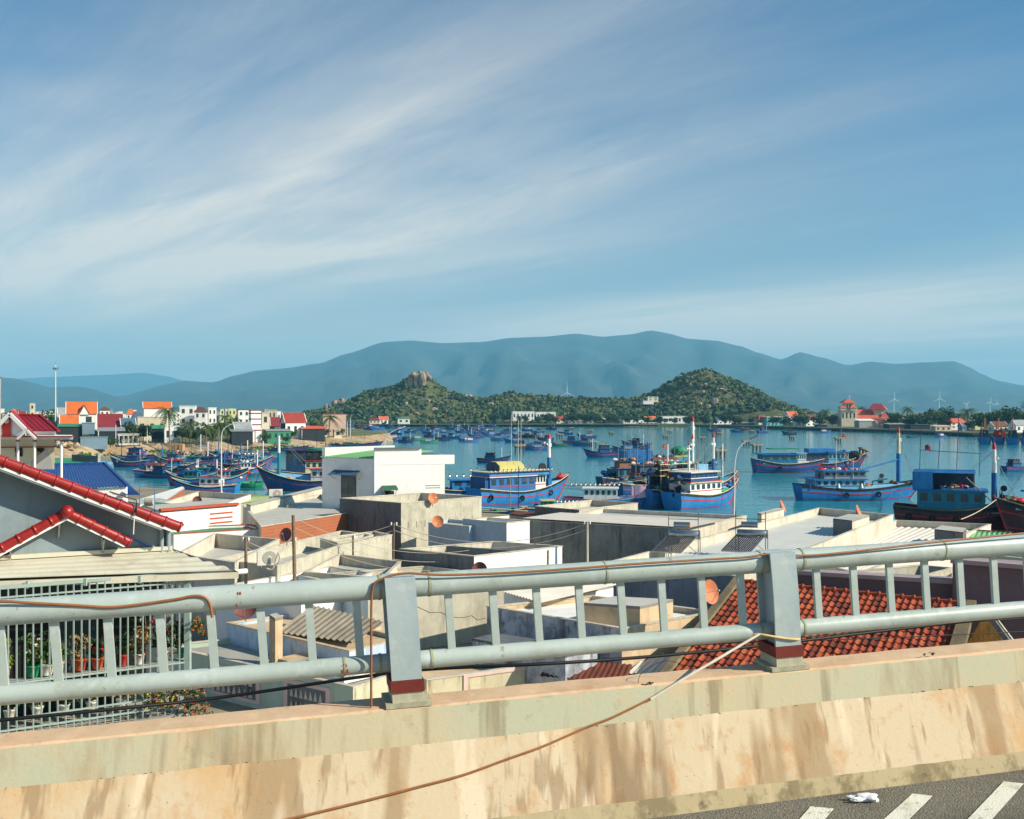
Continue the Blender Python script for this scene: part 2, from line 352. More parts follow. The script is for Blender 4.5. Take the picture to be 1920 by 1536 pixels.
for t in PT:
    if not -6 < t < 9: continue
    o = BF(t, SR, 0)
    pl = shared('post_plate', 'fp', store, lambda: slab(-.083, .083, -.105, -.09, .81, 1.37, n=8, bow=.012), o, rail, M_RAIL2)
    shared('post_plate', 'bp', store, lambda: slab(-.083, .083, .075, .09, .81, 1.36, n=2), o, rail, M_RAIL2)
    shared('post_web', 'web', store, lambda: slab(-.045, -.03, -.09, .075, .74, 1.355), o, rail, M_RAIL2)
    shared('post_cap', 'cap', store, lambda: slab(-.083, .083, -.09, .075, 1.352, 1.366), o, rail, M_RAIL2)
    shared('red_band', 'rb', store, lambda: slab(-.092, .092, -.116, .10, .745, .808), o, rail, M_RED)
    shared('post_foot', 'ft', store, lambda: slab(-.086, .086, -.108, .095, .69, .745), o, rail, mat('foot_paint', (190, 186, 160), 0.7, 0.2, 15, dirt=0.4, dirtc=(120, 100, 80), dscale=5))
    shared('base_plate', 'bpl', store, lambda: slab(-.125, .125, -.122, .115, .664, .69), o, rail, mat('grout_plate', (176, 172, 146), 0.9, 0.25, 12, dirt=0.5, dscale=5))
    for a, hh, rr in ((-.135, HT, .066), (.14, HT, .066), (-.14, HB, .05), (.145, HB, .05)):
        shared('weld_ring', (a, hh), store, lambda: MB().tube([vec(a-.007, 0, hh), vec(a+.007, 0, hh)], rr+.0035, 24), o, rail, M_WELD)
for px, hh, rr in ((1133, HT, .066), (1765, HT, .066), (645, HB, .05)):
    qq = onrail(px, 1100 if hh == HT else 1240, SR); t = (qq-BO).dot(BU)
    MB().tube([BF(t-.006, SR, hh), BF(t+.006, SR, hh)], rr+.003, 24).build('weld_ring', M_WELD, rail)
q = MB()
for px, py, dr in ((450, 1113, .07), (646, 1246, .05)):
    c0 = onrail(px, py, SR-.066 if py < 1200 else SR-.05)
    for k in range(14): q.blob(c0 + BU*r_.uniform(-.018, .018) - BW*(r_.random()**1.6*dr) + BN*(.006 if py < 1200 else .004), (r_.uniform(.003, .008), .006, r_.uniform(.004, .016)), k, 0, .3)
q.build('rust_stain', M_RUST, rail, kind='stuff')
M_CABLE = mat('brown_cable', (150, 98, 58), 0.5, 0.15, 10); M_TAPE = mat('white_tape', (222, 212, 192), 0.5, 0.1, 20); M_TAPE2 = mat('yellow_strap', (214, 182, 122), 0.5, 0.1, 20)
def smooth_path(pts, n=5):
    out = []
    for i in range(len(pts)-1):
        p0, p1, p2, p3 = pts[max(i-1, 0)], pts[i], pts[i+1], pts[min(i+2, len(pts)-1)]
        for k in range(n):
            t = k/n; out.append(0.5*((2*p1) + (p2-p0)*t + (2*p0-5*p1+4*p2-p3)*t*t + (3*p1-p0-3*p2+p3)*t**3))
    return out + [pts[-1]]
def cable(label, pts, r, m, name='cable', n=6, cat='cable', cut=5):
    a = smooth_path([Vector(p) for p in pts], cut); q = MB().tube(a, r, n); o = q.build(name, m, origin=a[0]); return tag(o, label, cat)
cable('brown cable curling over the railing pipe at the far left', [onrail(x, y, .292) for x, y in ((-90, 1131), (0, 1128), (60, 1131), (150, 1136), (205, 1139), (260, 1134), (330, 1124), (362, 1118), (382, 1120), (393, 1132), (398, 1158))], .0075, M_CABLE)
cable('long brown cable tied along the top railing pipe, hanging down left of the first post', [onrail(x, y, .285) for x, y in ((696, 1326), (696, 1240), (696, 1180), (697, 1118), (702, 1095), (716, 1086), (735, 1079), (765, 1075), (800, 1077), (850, 1078), (960, 1074), (1080, 1066), (1200, 1057), (1330, 1049), (1400, 1045), (1435, 1040), (1470, 1041), (1530, 1041), (1640, 1030), (1760, 1016), (1920, 1000), (2040, 990))], .0065, M_CABLE)
c3 = thing('strapped_cable', 'brown cable with white taped end running diagonally down the barrier', 'cable', onrail(1420, 1190, .26))
MB().tube(smooth_path([onrail(1499, 1194, .30), onrail(1497, 1199, .25), onrail(1470, 1197, .245), onrail(1440, 1192, .25), onrail(1420, 1189, .27), onrail(1410, 1192, .28)], 4), .007, 6).build('yellow_strap', M_TAPE2, c3)
MB().tube([onrail(1424, 1189, .26), onrail(1350, 1233, .235), onrail(1290, 1268, .22), onbarrier(1218, 1311, .012)], [.008, .009, .009, .0085], 6).build('white_taped_end', M_TAPE, c3)
MB().tube(smooth_path([onbarrier(x, y, .009) for x, y in ((1219, 1310), (1150, 1344), (1100, 1364), (1020, 1399), (950, 1424), (870, 1453), (780, 1477), (700, 1498), (610, 1520), (525, 1540), (440, 1556))], 4), .0068, 6).build('brown_sheath', M_CABLE, c3)
M_BLK = mat('black_cable', (20, 20, 20), 0.6, 0.0)
MB().tube(smooth_path([onrail(1196, 1284, .27), onrail(1203, 1262, .3), onrail(1240, 1241, .32), onrail(1268, 1242, .31), onrail(1280, 1252, .27)], 4), .0018, 4).build('loose_wire', M_BLK, rail)
def strung(label, pts, d, r): return cable(label, [P(x, y, d=d + dd) for x, y, dd in pts], r, M_BLK, 'power_line', 6)
strung('thick black power cable sagging just below the bridge railing', ((-160, 1366, -1), (200, 1331, -.5), (420, 1307, 0), (700, 1266, 0), (820, 1254, 0), (1000, 1246, 0), (1160, 1236, .3), (1330, 1221, .6), (1500, 1202, 1), (1700, 1178, 1.5), (2040, 1140, 2)), 9.5, .017)
strung('upper thin black power line crossing the orange tiled roof', ((1180, 1218, 0), (1330, 1208, 0), (1500, 1196, .3), (1700, 1176, .8), (2040, 1150, 1.6)), 11, .007)
strung('lower thin black power line crossing the orange tiled roof', ((1250, 1212, 0), (1420, 1204, 0), (1620, 1198, .3), (1800, 1190, .8), (2040, 1178, 1.6)), 12, .006)
# ------------------------------------------------------------------ water, land, hills, mountains, air
def interp(pts, x):
    if x <= pts[0][0]: return pts[0][1]
    for (x0, y0), (x1, y1) in zip(pts, pts[1:]):
        if x <= x1:
            t = (x-x0)/(x1-x0); t = t*t*(3-2*t)*0.5 + t*0.5; return y0 + (y1-y0)*t
    return pts[-1][1]
def fbm(x, y, z=0.0, o=5, lac=2.0, g=0.5):
    a, s_, t = 1.0, 0.0, 0.0
    for _ in range(o):
        s_ += a*mnoise.noise(Vector((x, y, z))); x *= lac; y *= lac; z += 7.3; t += a; a *= g
    return s_/t
# water
wm = bpy.data.materials.new('harbour_water'); wm.use_nodes = True
N, L = wm.node_tree.nodes, wm.node_tree.links; b = N['Principled BSDF']
b.inputs['Base Color'].default_value = (*srgb(40, 144, 158), 1); b.inputs['Roughness'].default_value = 0.09; b.inputs['IOR'].default_value = 1.33
t = N.new('ShaderNodeTexCoord'); bp = N.new('ShaderNodeBump'); bp.inputs['Strength'].default_value = 0.55; bp.inputs['Distance'].default_value = 0.35
prev = None
for scl, s3, k in ((0.35, (1, 1.7, 1), 0.55), (1.3, (1, 1.5, 1), 0.22), (0.06, (1, 2, 1), 0.9)):
    mp = N.new('ShaderNodeMapping'); L.new(t.outputs['Object'], mp.inputs[0]); mp.inputs['Scale'].default_value = s3; mp.inputs['Rotation'].default_value = (0, 0, 0.2)
    n = N.new('ShaderNodeTexNoise'); L.new(mp.outputs[0], n.inputs['Vector']); n.inputs['Scale'].default_value = scl; n.inputs['Detail'].default_value = 4
    mu = N.new('ShaderNodeMath'); mu.operation = 'MULTIPLY'; L.new(n.outputs['Fac'], mu.inputs[0]); mu.inputs[1].default_value = k
    if prev is None: prev = mu.outputs[0]
    else:
        ad = N.new('ShaderNodeMath'); ad.operation = 'ADD'; L.new(prev, ad.inputs[0]); L.new(mu.outputs[0], ad.inputs[1]); prev = ad.outputs[0]
L.new(prev, bp.inputs['Height']); L.new(bp.outputs[0], b.inputs['Normal'])
tag(MB().poly([(-900, 40, 0), (1600, 40, 0), (1600, 1500, 0), (-900, 1500, 0)]).build('water', wm, kind='structure'), 'calm teal harbour water with small ripples', kind='structure')
# near ground behind and below the bridge, up to the quay
M_GND = mat('packed_ground', (150, 136, 112), 0.95, 0.2, 0.4, dirt=0.4, dirtc=(96, 90, 74), dscale=0.3)
M_QUAY = mat('quay_concrete', (176, 170, 156), 0.9, 0.12, 0.6, dirt=0.3)
qpix = ((-500, 925), (-100, 930), (255, 913), (440, 925), (600, 936), (900, 961), (1250, 985), (1700, 1000), (2100, 1008), (2700, 1018))
qz = 1.8; qpts = [P(x, y, z=qz) for x, y in qpix]
g = MB(); g.cur = 0
g.poly([(p.x, p.y, qz) for p in qpts][::-1] + [(-160, -60, qz), (160, -60, qz)])
g.cur = 1
for a, c in zip(qpts, qpts[1:]): g.add([(a.x, a.y, qz), (c.x, c.y, qz), (c.x, c.y, -1), (a.x, a.y, -1)], [(0, 1, 2, 3)])
tag(g.build('ground', [M_GND, M_QUAY], kind='structure'), 'ground of the near waterfront neighbourhood', kind='structure')
# left shore: embankment slope and flat land behind it
wl_ = [(-700, 905), (-200, 884), (105, 866), (200, 852), (300, 850), (345, 851), (400, 851), (440, 846), (520, 845), (600, 839), (690, 836), (742, 827)]
tp_ = [(-700, 860), (-200, 845), (105, 838), (200, 833), (300, 831), (345, 830), (400, 828), (440, 826), (520, 823), (600, 821), (690, 817), (730, 812)]
M_BANK = mat('stone_bank', (196, 172, 138), 0.95, 0.25, 0.5, dirt=0.6, dirtc=(120, 98, 66), dscale=0.16, bump=0.5, bscale=2, two=(170, 140, 100), twos=0.12)
M_GRASS = mat('shore_grass', (96, 108, 56), 0.95, 0.35, 0.25, two=(136, 118, 78), twos=0.05)
lo = [P(x, y, z=0) for x, y in wl_]; hi = [P(x, y, z=3) for x, y in tp_]
bk = MB(); rows = []
for k in range(7):
    f = k/6; row = []
    for i in range(len(lo)-1):
        for j in range(8):
            tt = j/8; p = (lo[i]*(1-f) + hi[i]*f)*(1-tt) + (lo[i+1]*(1-f) + hi[i+1]*f)*tt
            z = -0.6 + (3.6)*min(1, f**0.8) ; dn = 0.5*fbm(p.x*.09, p.y*.09) if 0 < k < 6 else 0
            row.append(Vector((p.x + dn, p.y + dn*2 - (2 if k == 0 else 0), z + dn*0.5 if k < 6 else 3.0)))
    row.append(Vector((lo[-1]*(1-f) + hi[-1]*f)[:2] + (-0.6 + 3.6*f,)) if True else None)
    rows.append(row)
bk.grid(rows, True)
emb = tag(bk.build('embankment', M_BANK, kind='structure'), 'pale stone and sand embankment of the left shore', kind='structure')
tip = [P(700, 812, z=2), P(655, 806, z=2), P(600, 802, z=2), P(560, 799, z=2)]
land = MB(); land.poly([(p.x, p.y, 3.0) for p in hi][::1] + [(p.x, p.y, 3.0) for p in tip] + [(-380, 1500, 3), (-1400, 1500, 3), (-900, 300, 3)])
land.add([(p.x, p.y, z) for z in (3, -1) for p in [hi[-1]] + tip], [(i, i+1, i+6, i+5) for i in range(4)])
tag(land.build('ground', M_GRASS, kind='structure'), 'flat grassy land behind the left embankment', kind='structure')
# far shore plain up to the horizon
M_PLAIN = mat('far_plain', (92, 104, 66), 0.95, 0.3, 0.01, two=(120, 112, 80), twos=0.004)
fs = [(-260, 795), (560, 796), (640, 794), (800, 797), (960, 799), (1120, 800), (1300, 801), (1430, 804), (1550, 808), (1660, 811), (1750, 815), (1830, 819), (1960, 822), (2300, 826), (2900, 830)]
fp = [P(x, y, z=0) for x, y in fs]
pl = MB(); pl.poly([(p.x, p.y + 3, 2.0) for p in fp] + [(30000, 40000, 2), (-30000, 40000, 2)])
for a, c in zip(fp, fp[1:]): pl.add([(a.x, a.y + 3, 2), (c.x, c.y + 3, 2), (c.x, c.y, -1), (a.x, a.y, -1)], [(0, 1, 2, 3)])
tag(pl.build('ground', M_PLAIN, kind='structure'), 'flat far shore plain running back to the mountains', kind='structure')
# mountains
M_MTN = mat('mountain_scrub', (50, 66, 58), 0.95, 0.25, 0.004, two=(62, 70, 64), twos=0.002)
def range_(name, label, sil, D, depth, seed, wob, step=6):
    q = MB(); rows = []; nd = 34
    for k in range(nd+1):
        f = k/nd; row = []
        for px in range(-420, 2341, step*2):
            top = CAMZ + (CY - interp(sil, px))/FPX*D
            u = min(1, f/0.62) if f < .62 else 1-(f-.62)/.38
            d = D - depth*(0.62 - f) if f <= 0.62 else D + depth*(f-.62)*1.0
            x = (px-CX)/FPX*D
            prof = u**1.25
            r1 = fbm(x/1100 + seed, d/1500, seed, 5); rg = 1 - abs(fbm(x/650+seed*2, d/2200, seed+3, 4))*2.2
            mod = (0.36*r1 + 0.34*(rg-0.5))*u*(1-u)*3.2
            z = max(-6.0, top*max(0.0, prof + mod)) if f < .62 else top*prof
            if f < .62: z = min(z, CAMZ + (top*1.0-CAMZ)*d/D*0.995)
            row.append(Vector((x*d/D if f < .62 else x, d, z - 4)))
        rows.append(row)
    q.grid(rows, True); return tag(q.build(name, M_MTN, kind='structure'), label, kind='structure')
MAIN = [(-420, 742), (60, 745), (205, 742), (235, 741), (270, 731), (300, 722), (345, 713), (400, 716), (440, 703), (480, 694), (530, 690), (600, 680), (650, 662), (720, 640), (770, 637), (830, 642), (900, 640), (960, 632), (1020, 630), (1080, 624), (1130, 630), (1180, 626), (1220, 618), (1250, 623), (1290, 634), (1340, 637), (1390, 648), (1420, 660), (1465, 673), (1500, 659), (1540, 669), (1590, 684), (1630, 677), (1680, 681), (1740, 678), (1790, 676), (1815, 686), (1840, 700), (1870, 713), (1920, 722), (2050, 735), (2340, 748)]
NEARL = [(-420, 680), (-150, 700), (0, 707), (25, 708), (60, 716), (95, 726), (140, 723), (170, 727), (200, 737), (230, 747), (300, 760), (400, 768), (2340, 772)]
FARL = [(-420, 700), (20, 710), (100, 706), (200, 702), (270, 698), (310, 704), (345, 713), (420, 722), (600, 740), (900, 760), (2340, 765)]
range_('mountains', 'long blue mountain range across the horizon', MAIN, 9000, 5200, 3.1, 1)
range_('mountains', 'lower mountain spur at the left edge behind the town', NEARL, 7600, 2600, 8.4, 1)
range_('mountains', 'faintest farthest mountain ridge on the left', FARL, 15500, 5000, 5.7, 1, 10)
# the scrubby granite hill on the far shore
HILL = [(520, 800), (560, 777), (600, 768), (640, 757), (665, 742), (690, 729), (715, 724), (745, 718), (770, 703), (790, 699), (805, 703), (820, 717), (845, 728), (870, 738), (900, 744), (930, 739), (955, 733), (990, 739), (1030, 741), (1070, 742), (1110, 745), (1150, 743), (1180, 745), (1210, 738), (1235, 724), (1258, 712), (1280, 698), (1300, 691), (1318, 688), (1335, 692), (1360, 703), (1390, 716), (1420, 731), (1445, 746), (1465, 757), (1490, 766), (1520, 785), (1545, 800)]
HD, HB0, HB1 = 960.0, 845.0, 1120.0
def hill_z(x, d):
    px = CX + x/HD*FPX; top = CAMZ + (CY - interp(HILL, px))/FPX*HD - 2.0
    base = interp([(520, 850), (640, 850), (800, 862), (1000, 852), (1300, 830), (1430, 790), (1545, 760)], px) + 12
    if d < HD: u = max(0.0, (d-base)/(HD-base))
    else: u = max(0.0, 1-(d-HD)/(HB1-HD))
    u = min(1, u); prof = u**0.85 if d < HD else u
    n = fbm(x*.018, d*.018, 1.7, 4)
    return 2.0 + (top-2.0)*min(1.0, prof*(1 + n*0.5*(1-u)))
M_HILL = stain('hill_scrub_ground', (96, 98, 58), [((136, 118, 82), .03, (1, 1, 1), .46, .62, .75, 6), ((54, 72, 36), .28, (1, 1, 1), .46, .56, .85, 6), ((76, 90, 46), .8, (1, 1, 1), .5, .6, .7, 4), ((150, 130, 104), .5, (1, 1, 1), .62, .7, .7, 5)], .95, 0)
q = MB(); rows = []
xs = [(px-CX)/FPX*HD for px in range(516, 1552, 8)]
for k in range(46):
    d = 800 + (HB1-800)*k/45; rows.append([Vector((x, d, hill_z(x, d) - 0.3)) for x in xs])
q.grid(rows, True)
hill = tag(q.build('hill', M_HILL, kind='structure'), 'scrub covered granite hill on the far shore', kind='structure')
M_LEAF = [mat('scrub_dark', (44, 68, 36), 0.9, 0.35, 0.5), mat('scrub_mid', (66, 86, 44), 0.9, 0.35, 0.5), mat('scrub_olive', (96, 102, 56), 0.9, 0.3, 0.5), mat('scrub_deep', (34, 56, 36), 0.9, 0.3, 0.5)]
def leafclump(q, c, r, n, rr, lf, squash=0.8):
    """leaf sized faces spread through a lumpy volume"""
    for _ in range(n):
        v = Vector((rr.gauss(0, 1), rr.gauss(0, 1), rr.gauss(0, 1))).normalized()*(rr.random()**0.4)
        p = Vector((c[0] + v.x*r, c[1] + v.y*r, c[2] + v.z*r*squash)); s_ = lf*rr.uniform(.6, 1.4)
        a = Vector((rr.gauss(0, 1), rr.gauss(0, 1), rr.gauss(0, .6))).normalized(); b_ = a.cross(Vector((rr.gauss(0, 1), rr.gauss(0, 1), rr.gauss(0, 1)))).normalized()
        q.add([p - a*s_, p + b_*s_*.7, p + a*s_, p - b_*s_*.7], [(0, 1, 2, 3)])
hr = random.Random(11); q = MB()
for k in range(9500):
    x = hr.uniform(xs[1], xs[-2]); d = hr.uniform(845, 985); z = hill_z(x, d)
    if z < 2.6 and hr.random() < .6: continue
    den = fbm(x*.02, d*.03, 5.0, 3)
    if den < -0.05 and hr.random() < .5: continue
    r0 = (.7 + 2.0*hr.random()**1.7)*(1.2 if z < 12 else 1.0)*(1.15 if den > .12 else .85)
    q.cur = hr.choice((0, 0, 1, 1, 2, 3)) if den > 0 else hr.choice((1, 2, 2, 0))
    q.blob((x, d, z + r0*.35), (r0, r0, r0*.8), k, 0 if hr.random() < .3 else 1, .42)
    if k % 2 == 0: leafclump(q, (x, d, z + r0*.7), r0*1.1, 5, hr, .55)
tag(q.build('hill_shrubbery', M_LEAF, kind='stuff'), 'dense green scrub covering the far hill', kind='stuff')
# granite: the split crag and boulders that can be told apart
M_ROCK = stain('granite', (166, 148, 128), [((120, 106, 92), .25, (1, 1, .5), .48, .6, .8, 6), ((76, 68, 60), .5, (1, 1, .12), .55, .62, .85, 5), ((186, 160, 134), .8, (1, 1, 1), .55, .66, .6, 5)], .95, 0)
def boulder(mb, px, py, wpx, hpx, d, seed):
    c = P(px, py, d=d); mb.blob(c, (wpx/FPX*d/2, wpx/FPX*d/2*.8, hpx/FPX*d/2), seed, 2, .22)
crag = thing('granite_crag', 'tall split granite crag crowning the left hill', 'rock', P(775, 735, d=940))
for i, (px, py, w_, h_) in enumerate(((772, 722, 17, 42), (783, 716, 16, 36), (793, 711, 15, 30), (763, 728, 14, 30), (801, 707, 10, 18), (776, 703, 13, 11), (788, 701, 12, 12), (800, 702, 9, 12), (806, 709, 8, 12), (770, 706, 12, 10), (780, 731, 12, 18))):
    m = MB(); boulder(m, px, py, w_*.86, h_*.9, 938 - (i % 3)*2, i*1.7); m.build('boulder', M_ROCK, crag)
spot = {'beside the shore trees under the rocky crag': ((612, 764, 10, 12), (628, 757, 13, 12), (640, 753, 12, 13), (648, 756, 10, 10), (620, 770, 12, 9), (634, 765, 9, 8), (686, 741, 8, 7)),
        'on the saddle between the two hills': ((872, 745, 10, 8), (880, 743, 9, 7), (890, 748, 8, 7), (905, 747, 8, 6), (920, 760, 12, 9), (845, 742, 9, 7), (960, 742, 8, 6), (1010, 750, 7, 5)),
        'on the taller conical hill': ((1296, 711, 10, 9), (1322, 724, 9, 9), (1354, 732, 15, 8), (1340, 757, 14, 20), (1312, 760, 9, 12), (1328, 764, 10, 10), (1278, 748, 11, 8), (1277, 706, 6, 6), (1318, 738, 6, 10)),
        'low on the scrubby slope of the left hill': ((802, 752, 9, 7), (815, 768, 12, 7), (848, 765, 9, 6), (735, 760, 9, 6), (760, 757, 8, 6), (700, 770, 8, 6), (780, 775, 10, 6))}
ords = ('leftmost', 'second from left', 'third from left', 'fourth from left', 'fifth from left', 'sixth from left', 'seventh from left', 'eighth from left', 'ninth from left', 'tenth from left', 'eleventh from left', 'twelfth from left', 'thirteenth from left', 'fourteenth from left')
for where, lst in spot.items():
    for i, (px, py, w_, h_) in enumerate(sorted(lst)):
        # the depth at which the ray meets the slope
        d = 846.0
        while d < 955 and CAMZ - (py-CY)/FPX*d > hill_z((px-CX)/FPX*d, d): d += 1.0
        m = MB(); boulder(m, px, py, w_*1.15, h_*1.15, d, i*2.3+py); o = m.build('boulder', M_ROCK, origin=P(px, py + h_/2, d=d))
        tag(o, 'granite boulder %s, %s' % (where, ords[i]), 'boulder', 'granite boulders on the far hill')
# ------------------------------------------------------------------ near town: flat roofed houses between bridge and quay
def conc(n, rgb, streak=.4, dirt=.4, dirtc=(92, 86, 74), var=.12, dscale=.5, scale=.8, **k):
    """weathered plaster: broad blotches, fine mottling, rain streaks running down from the top"""
    mixc = lambda f: tuple(int(a*(1-f) + b_*f) for a, b_ in zip(rgb, dirtc)); lt = tuple(min(250, int(a*1.06)) for a in rgb)
    return stain(n, rgb, [(mixc(.35), dscale*.7, V1, .44, .62, dirt*1.3 + var, 8), (lt, 1.8, V1, .52, .66, .6, 6), (mixc(.6), 1.5, (1, 1, .16), .52, .66, streak, 7), (mixc(.8), 4.5, (1, 1, .1), .57, .68, streak, 5), (dirtc, dscale*3, V1, .60, .70, dirt, 9), (mixc(.5), 14, V1, .6, .72, dirt*.8, 4)], .92, .08, 25)
C_L = conc('concrete_light', (206, 198, 180)); C_M = conc('concrete_mid', (172, 168, 156)); C_D = conc('concrete_dark', (112, 116, 118), streak=.7, dirtc=(46, 50, 52))  # the dark one also paints shade on walls turned from the sun
C_GR = conc('concrete_green', (194, 189, 170)); C_BE = conc('beige_plaster', (206, 182, 148), dirt=.5, dirtc=(120, 96, 70)); C_RF = conc('roof_screed', (188, 186, 176), streak=0, dirt=.25)
C_RFW = conc('white_roof', (236, 234, 228), streak=0, dirt=.1); C_WH = conc('white_plaster', (236, 236, 232), streak=.08, dirt=.06, var=.03); C_BL = conc('pale_blue_plaster', (168, 190, 206), streak=.15, dirt=.1)
C_PU = conc('purple_plaster', (112, 96, 106), streak=.2); C_PUL = conc('purple_coping', (164, 148, 150), streak=.1); C_GN = conc('pale_green_plaster', (176, 194, 178), streak=.2, dirt=.1)
C_MO = conc('mouldy_white', (190, 196, 204), streak=.9, dirt=.85, dirtc=(30, 32, 40), dscale=.9, scale=1.5); C_MB = conc('mouldy_blue', (186, 206, 224), streak=.5, dirt=.35, dirtc=(70, 88, 128)); C_SHADE = conc('blue_grey_wall', (120, 134, 150), streak=.5, dirtc=(60, 70, 84))
C_PK = mat('pink_trim', (216, 188, 182), .8, .08, 2); C_RT = mat('brick_red_trim', (188, 74, 48), .75, .1, 3); C_BR = conc('brick_courses', (170, 96, 64), streak=.2)
C_GM = mat('green_sheet', (128, 190, 128), .5, .1, 1.0, dirt=.15); C_GD = mat('green_paint_floor', (60, 128, 92), .7, .15, 1); C_BM = mat('blue_sheet', (22, 72, 140), .45, .12, 1.0, dirt=.12)
C_TS = mat('grey_sheet', (196, 196, 188), .5, .08, 1, dirt=.25, dirtc=(140, 130, 110)); C_FB = mat('fibre_cement', (158, 148, 128), .9, .2, 1.2, dirt=.5, dirtc=(70, 64, 54)); C_DK = mat('dark_opening', (22, 26, 28), .6, .1); C_GL = mat('window_glass', (52, 66, 72), .12, .1, spec=.6)
C_MT = mat('galvanised', (168, 172, 172), .4, .1, 4, metal=.6); C_RS = mat('rusty_pole', (126, 104, 84), .8, .25, 6); C_DG = mat('dark_green_sheet', (40, 96, 72), .5, .1); C_NV = mat('navy_sheet', (52, 82, 112), .5, .1)
C_WS = mat('white_sheet', (222, 214, 200), .6, .08, 1, dirt=.25, dirtc=(176, 140, 112)); C_RUST = mat('rusted_sheet', (110, 56, 40), .8, .25, 2)
# brick courses on the one bare wall are far too small to pick apart: colour only
def brickify(m):
    N, L = m.node_tree.nodes, m.node_tree.links; b = N['Principled BSDF']; t = N.new('ShaderNodeTexCoord'); w_ = N.new('ShaderNodeTexWave'); w_.bands_direction = 'Z'; w_.inputs['Scale'].default_value = 1.35; w_.inputs['Distortion'].default_value = 1.6
    L.new(t.outputs['Object'], w_.inputs['Vector']); n = N.new('ShaderNodeMix'); n.data_type = 'RGBA'; n.blend_type = 'MIX'; r2 = N.new('ShaderNodeMapRange'); r2.inputs[1].default_value = .0; r2.inputs[2].default_value = .3; L.new(w_.outputs['Fac'], r2.inputs[0])
    src = b.inputs['Base Color'].links[0].from_socket; L.new(r2.outputs[0], n.inputs[0]); n.inputs[6].default_value = (*srgb(160, 112, 84), 1); L.new(src, n.inputs[7]); L.new(n.outputs[2], b.inputs['Base Color'])
brickify(C_BR)
def block(name, label, pts, zt, zb=1.8, par=.35, wall=None, roof=None, pt=.14, cat='house', cope=None, walls=None):
    """a flat roofed house from the pixels of its roof corners, all at the height zt; walls: a material for each side"""
    poly = [P(x, y, z=zt) for x, y in pts]; A = sum(poly[i].x*poly[(i+1) % len(poly)].y - poly[(i+1) % len(poly)].x*poly[i].y for i in range(len(poly)))
    rev = A < 0
    if rev: poly = poly[::-1]
    p2 = [(p.x, p.y) for p in poly]; n = len(p2); c = sum((Vector((x, y, 0)) for x, y in p2), Vector())/n
    root = thing(name, label, cat, (c.x, c.y, zb)); inn = inset(p2, pt)
    ms = [wall or C_L]; q = MB()
    if walls:
        ws = list(walls)
        if rev: ws = ws[:-1][::-1] + ws[-1:]
        ms = ms + ws
    for i in range(n):
        j = (i+1) % n; q.cur = (i+1) if walls and ws[i] else 0
        if walls and not ws[i]: ms[i+1] = ms[0]
        q.add([(*p2[i], zb), (*p2[j], zb), (*p2[j], zt), (*p2[i], zt)], [(0, 1, 2, 3)])
        q.cur = 0
        if par > 0: q.add([(*inn[i], zt-par), (*inn[j], zt-par), (*inn[j], zt), (*inn[i], zt)], [(3, 2, 1, 0)])
    q.build('wall', ms, root)
    MB().prism(inn if par > 0 else p2, zt-par-.12, zt-par, True, True).build('roof_slab', roof or C_RF, root)
    q = MB()
    if par > 0:
        out = inset(p2, -.03); in2 = inset(p2, pt+.03)
        for i in range(n):
            j = (i+1) % n; q.add([(*out[i], zt), (*out[j], zt), (*in2[j], zt), (*in2[i], zt), (*out[i], zt+.05), (*out[j], zt+.05), (*in2[j], zt+.05), (*in2[i], zt+.05)], [(4, 5, 6, 7), (0, 1, 5, 4), (2, 3, 7, 6), (3, 2, 1, 0)])
        q.build('coping', cope or C_L, root)
    root['_poly'] = [v for p in p2 for v in p]
    return root, poly
def on_face(a, b, u, z, off=0.03):
    """a point on the wall from a to b, fraction u, height z, off metres proud of it (towards the camera)"""
    a, b = Vector(a), Vector(b); d = (b-a); p = a + d*u; n = Vector((d.y, -d.x, 0)).normalized()
    if n.dot(Vector((p.x, p.y, 0))) > 0: n = -n
    return Vector((p.x + n.x*off, p.y + n.y*off, z))
def panel(root, name, a, b, u0, u1, z0, z1, off, m, th=.04):
    p = [on_face(a, b, u, z, off) for u, z in ((u0, z0), (u1, z0), (u1, z1), (u0, z1))]; n = on_face(a, b, 0, 0, off-th) - on_face(a, b, 0, 0, off)
    return MB().solid(p, n).build(name, m, root)
def corr(quad, pitch, amp, n2=1, th=0.0):
    """corrugated sheet over p0 p1 (across the ribs) and p3 p2"""
    p0, p1, p2, p3 = [Vector(p) for p in quad]; nrm = (p1-p0).cross(p3-p0).normalized()
    if nrm.z < 0: nrm = -nrm
    k = max(4, int((p1-p0).length/pitch*4)); q = MB(); rows = []
    for j in range(n2+1):
        f = j/n2; a = p0.lerp(p3, f); c = p1.lerp(p2, f); rows.append([a.lerp(c, i/k) + nrm*(amp*math.cos(i*math.pi/2) if amp else 0) for i in range(k+1)])
    q.grid(rows, True); return q
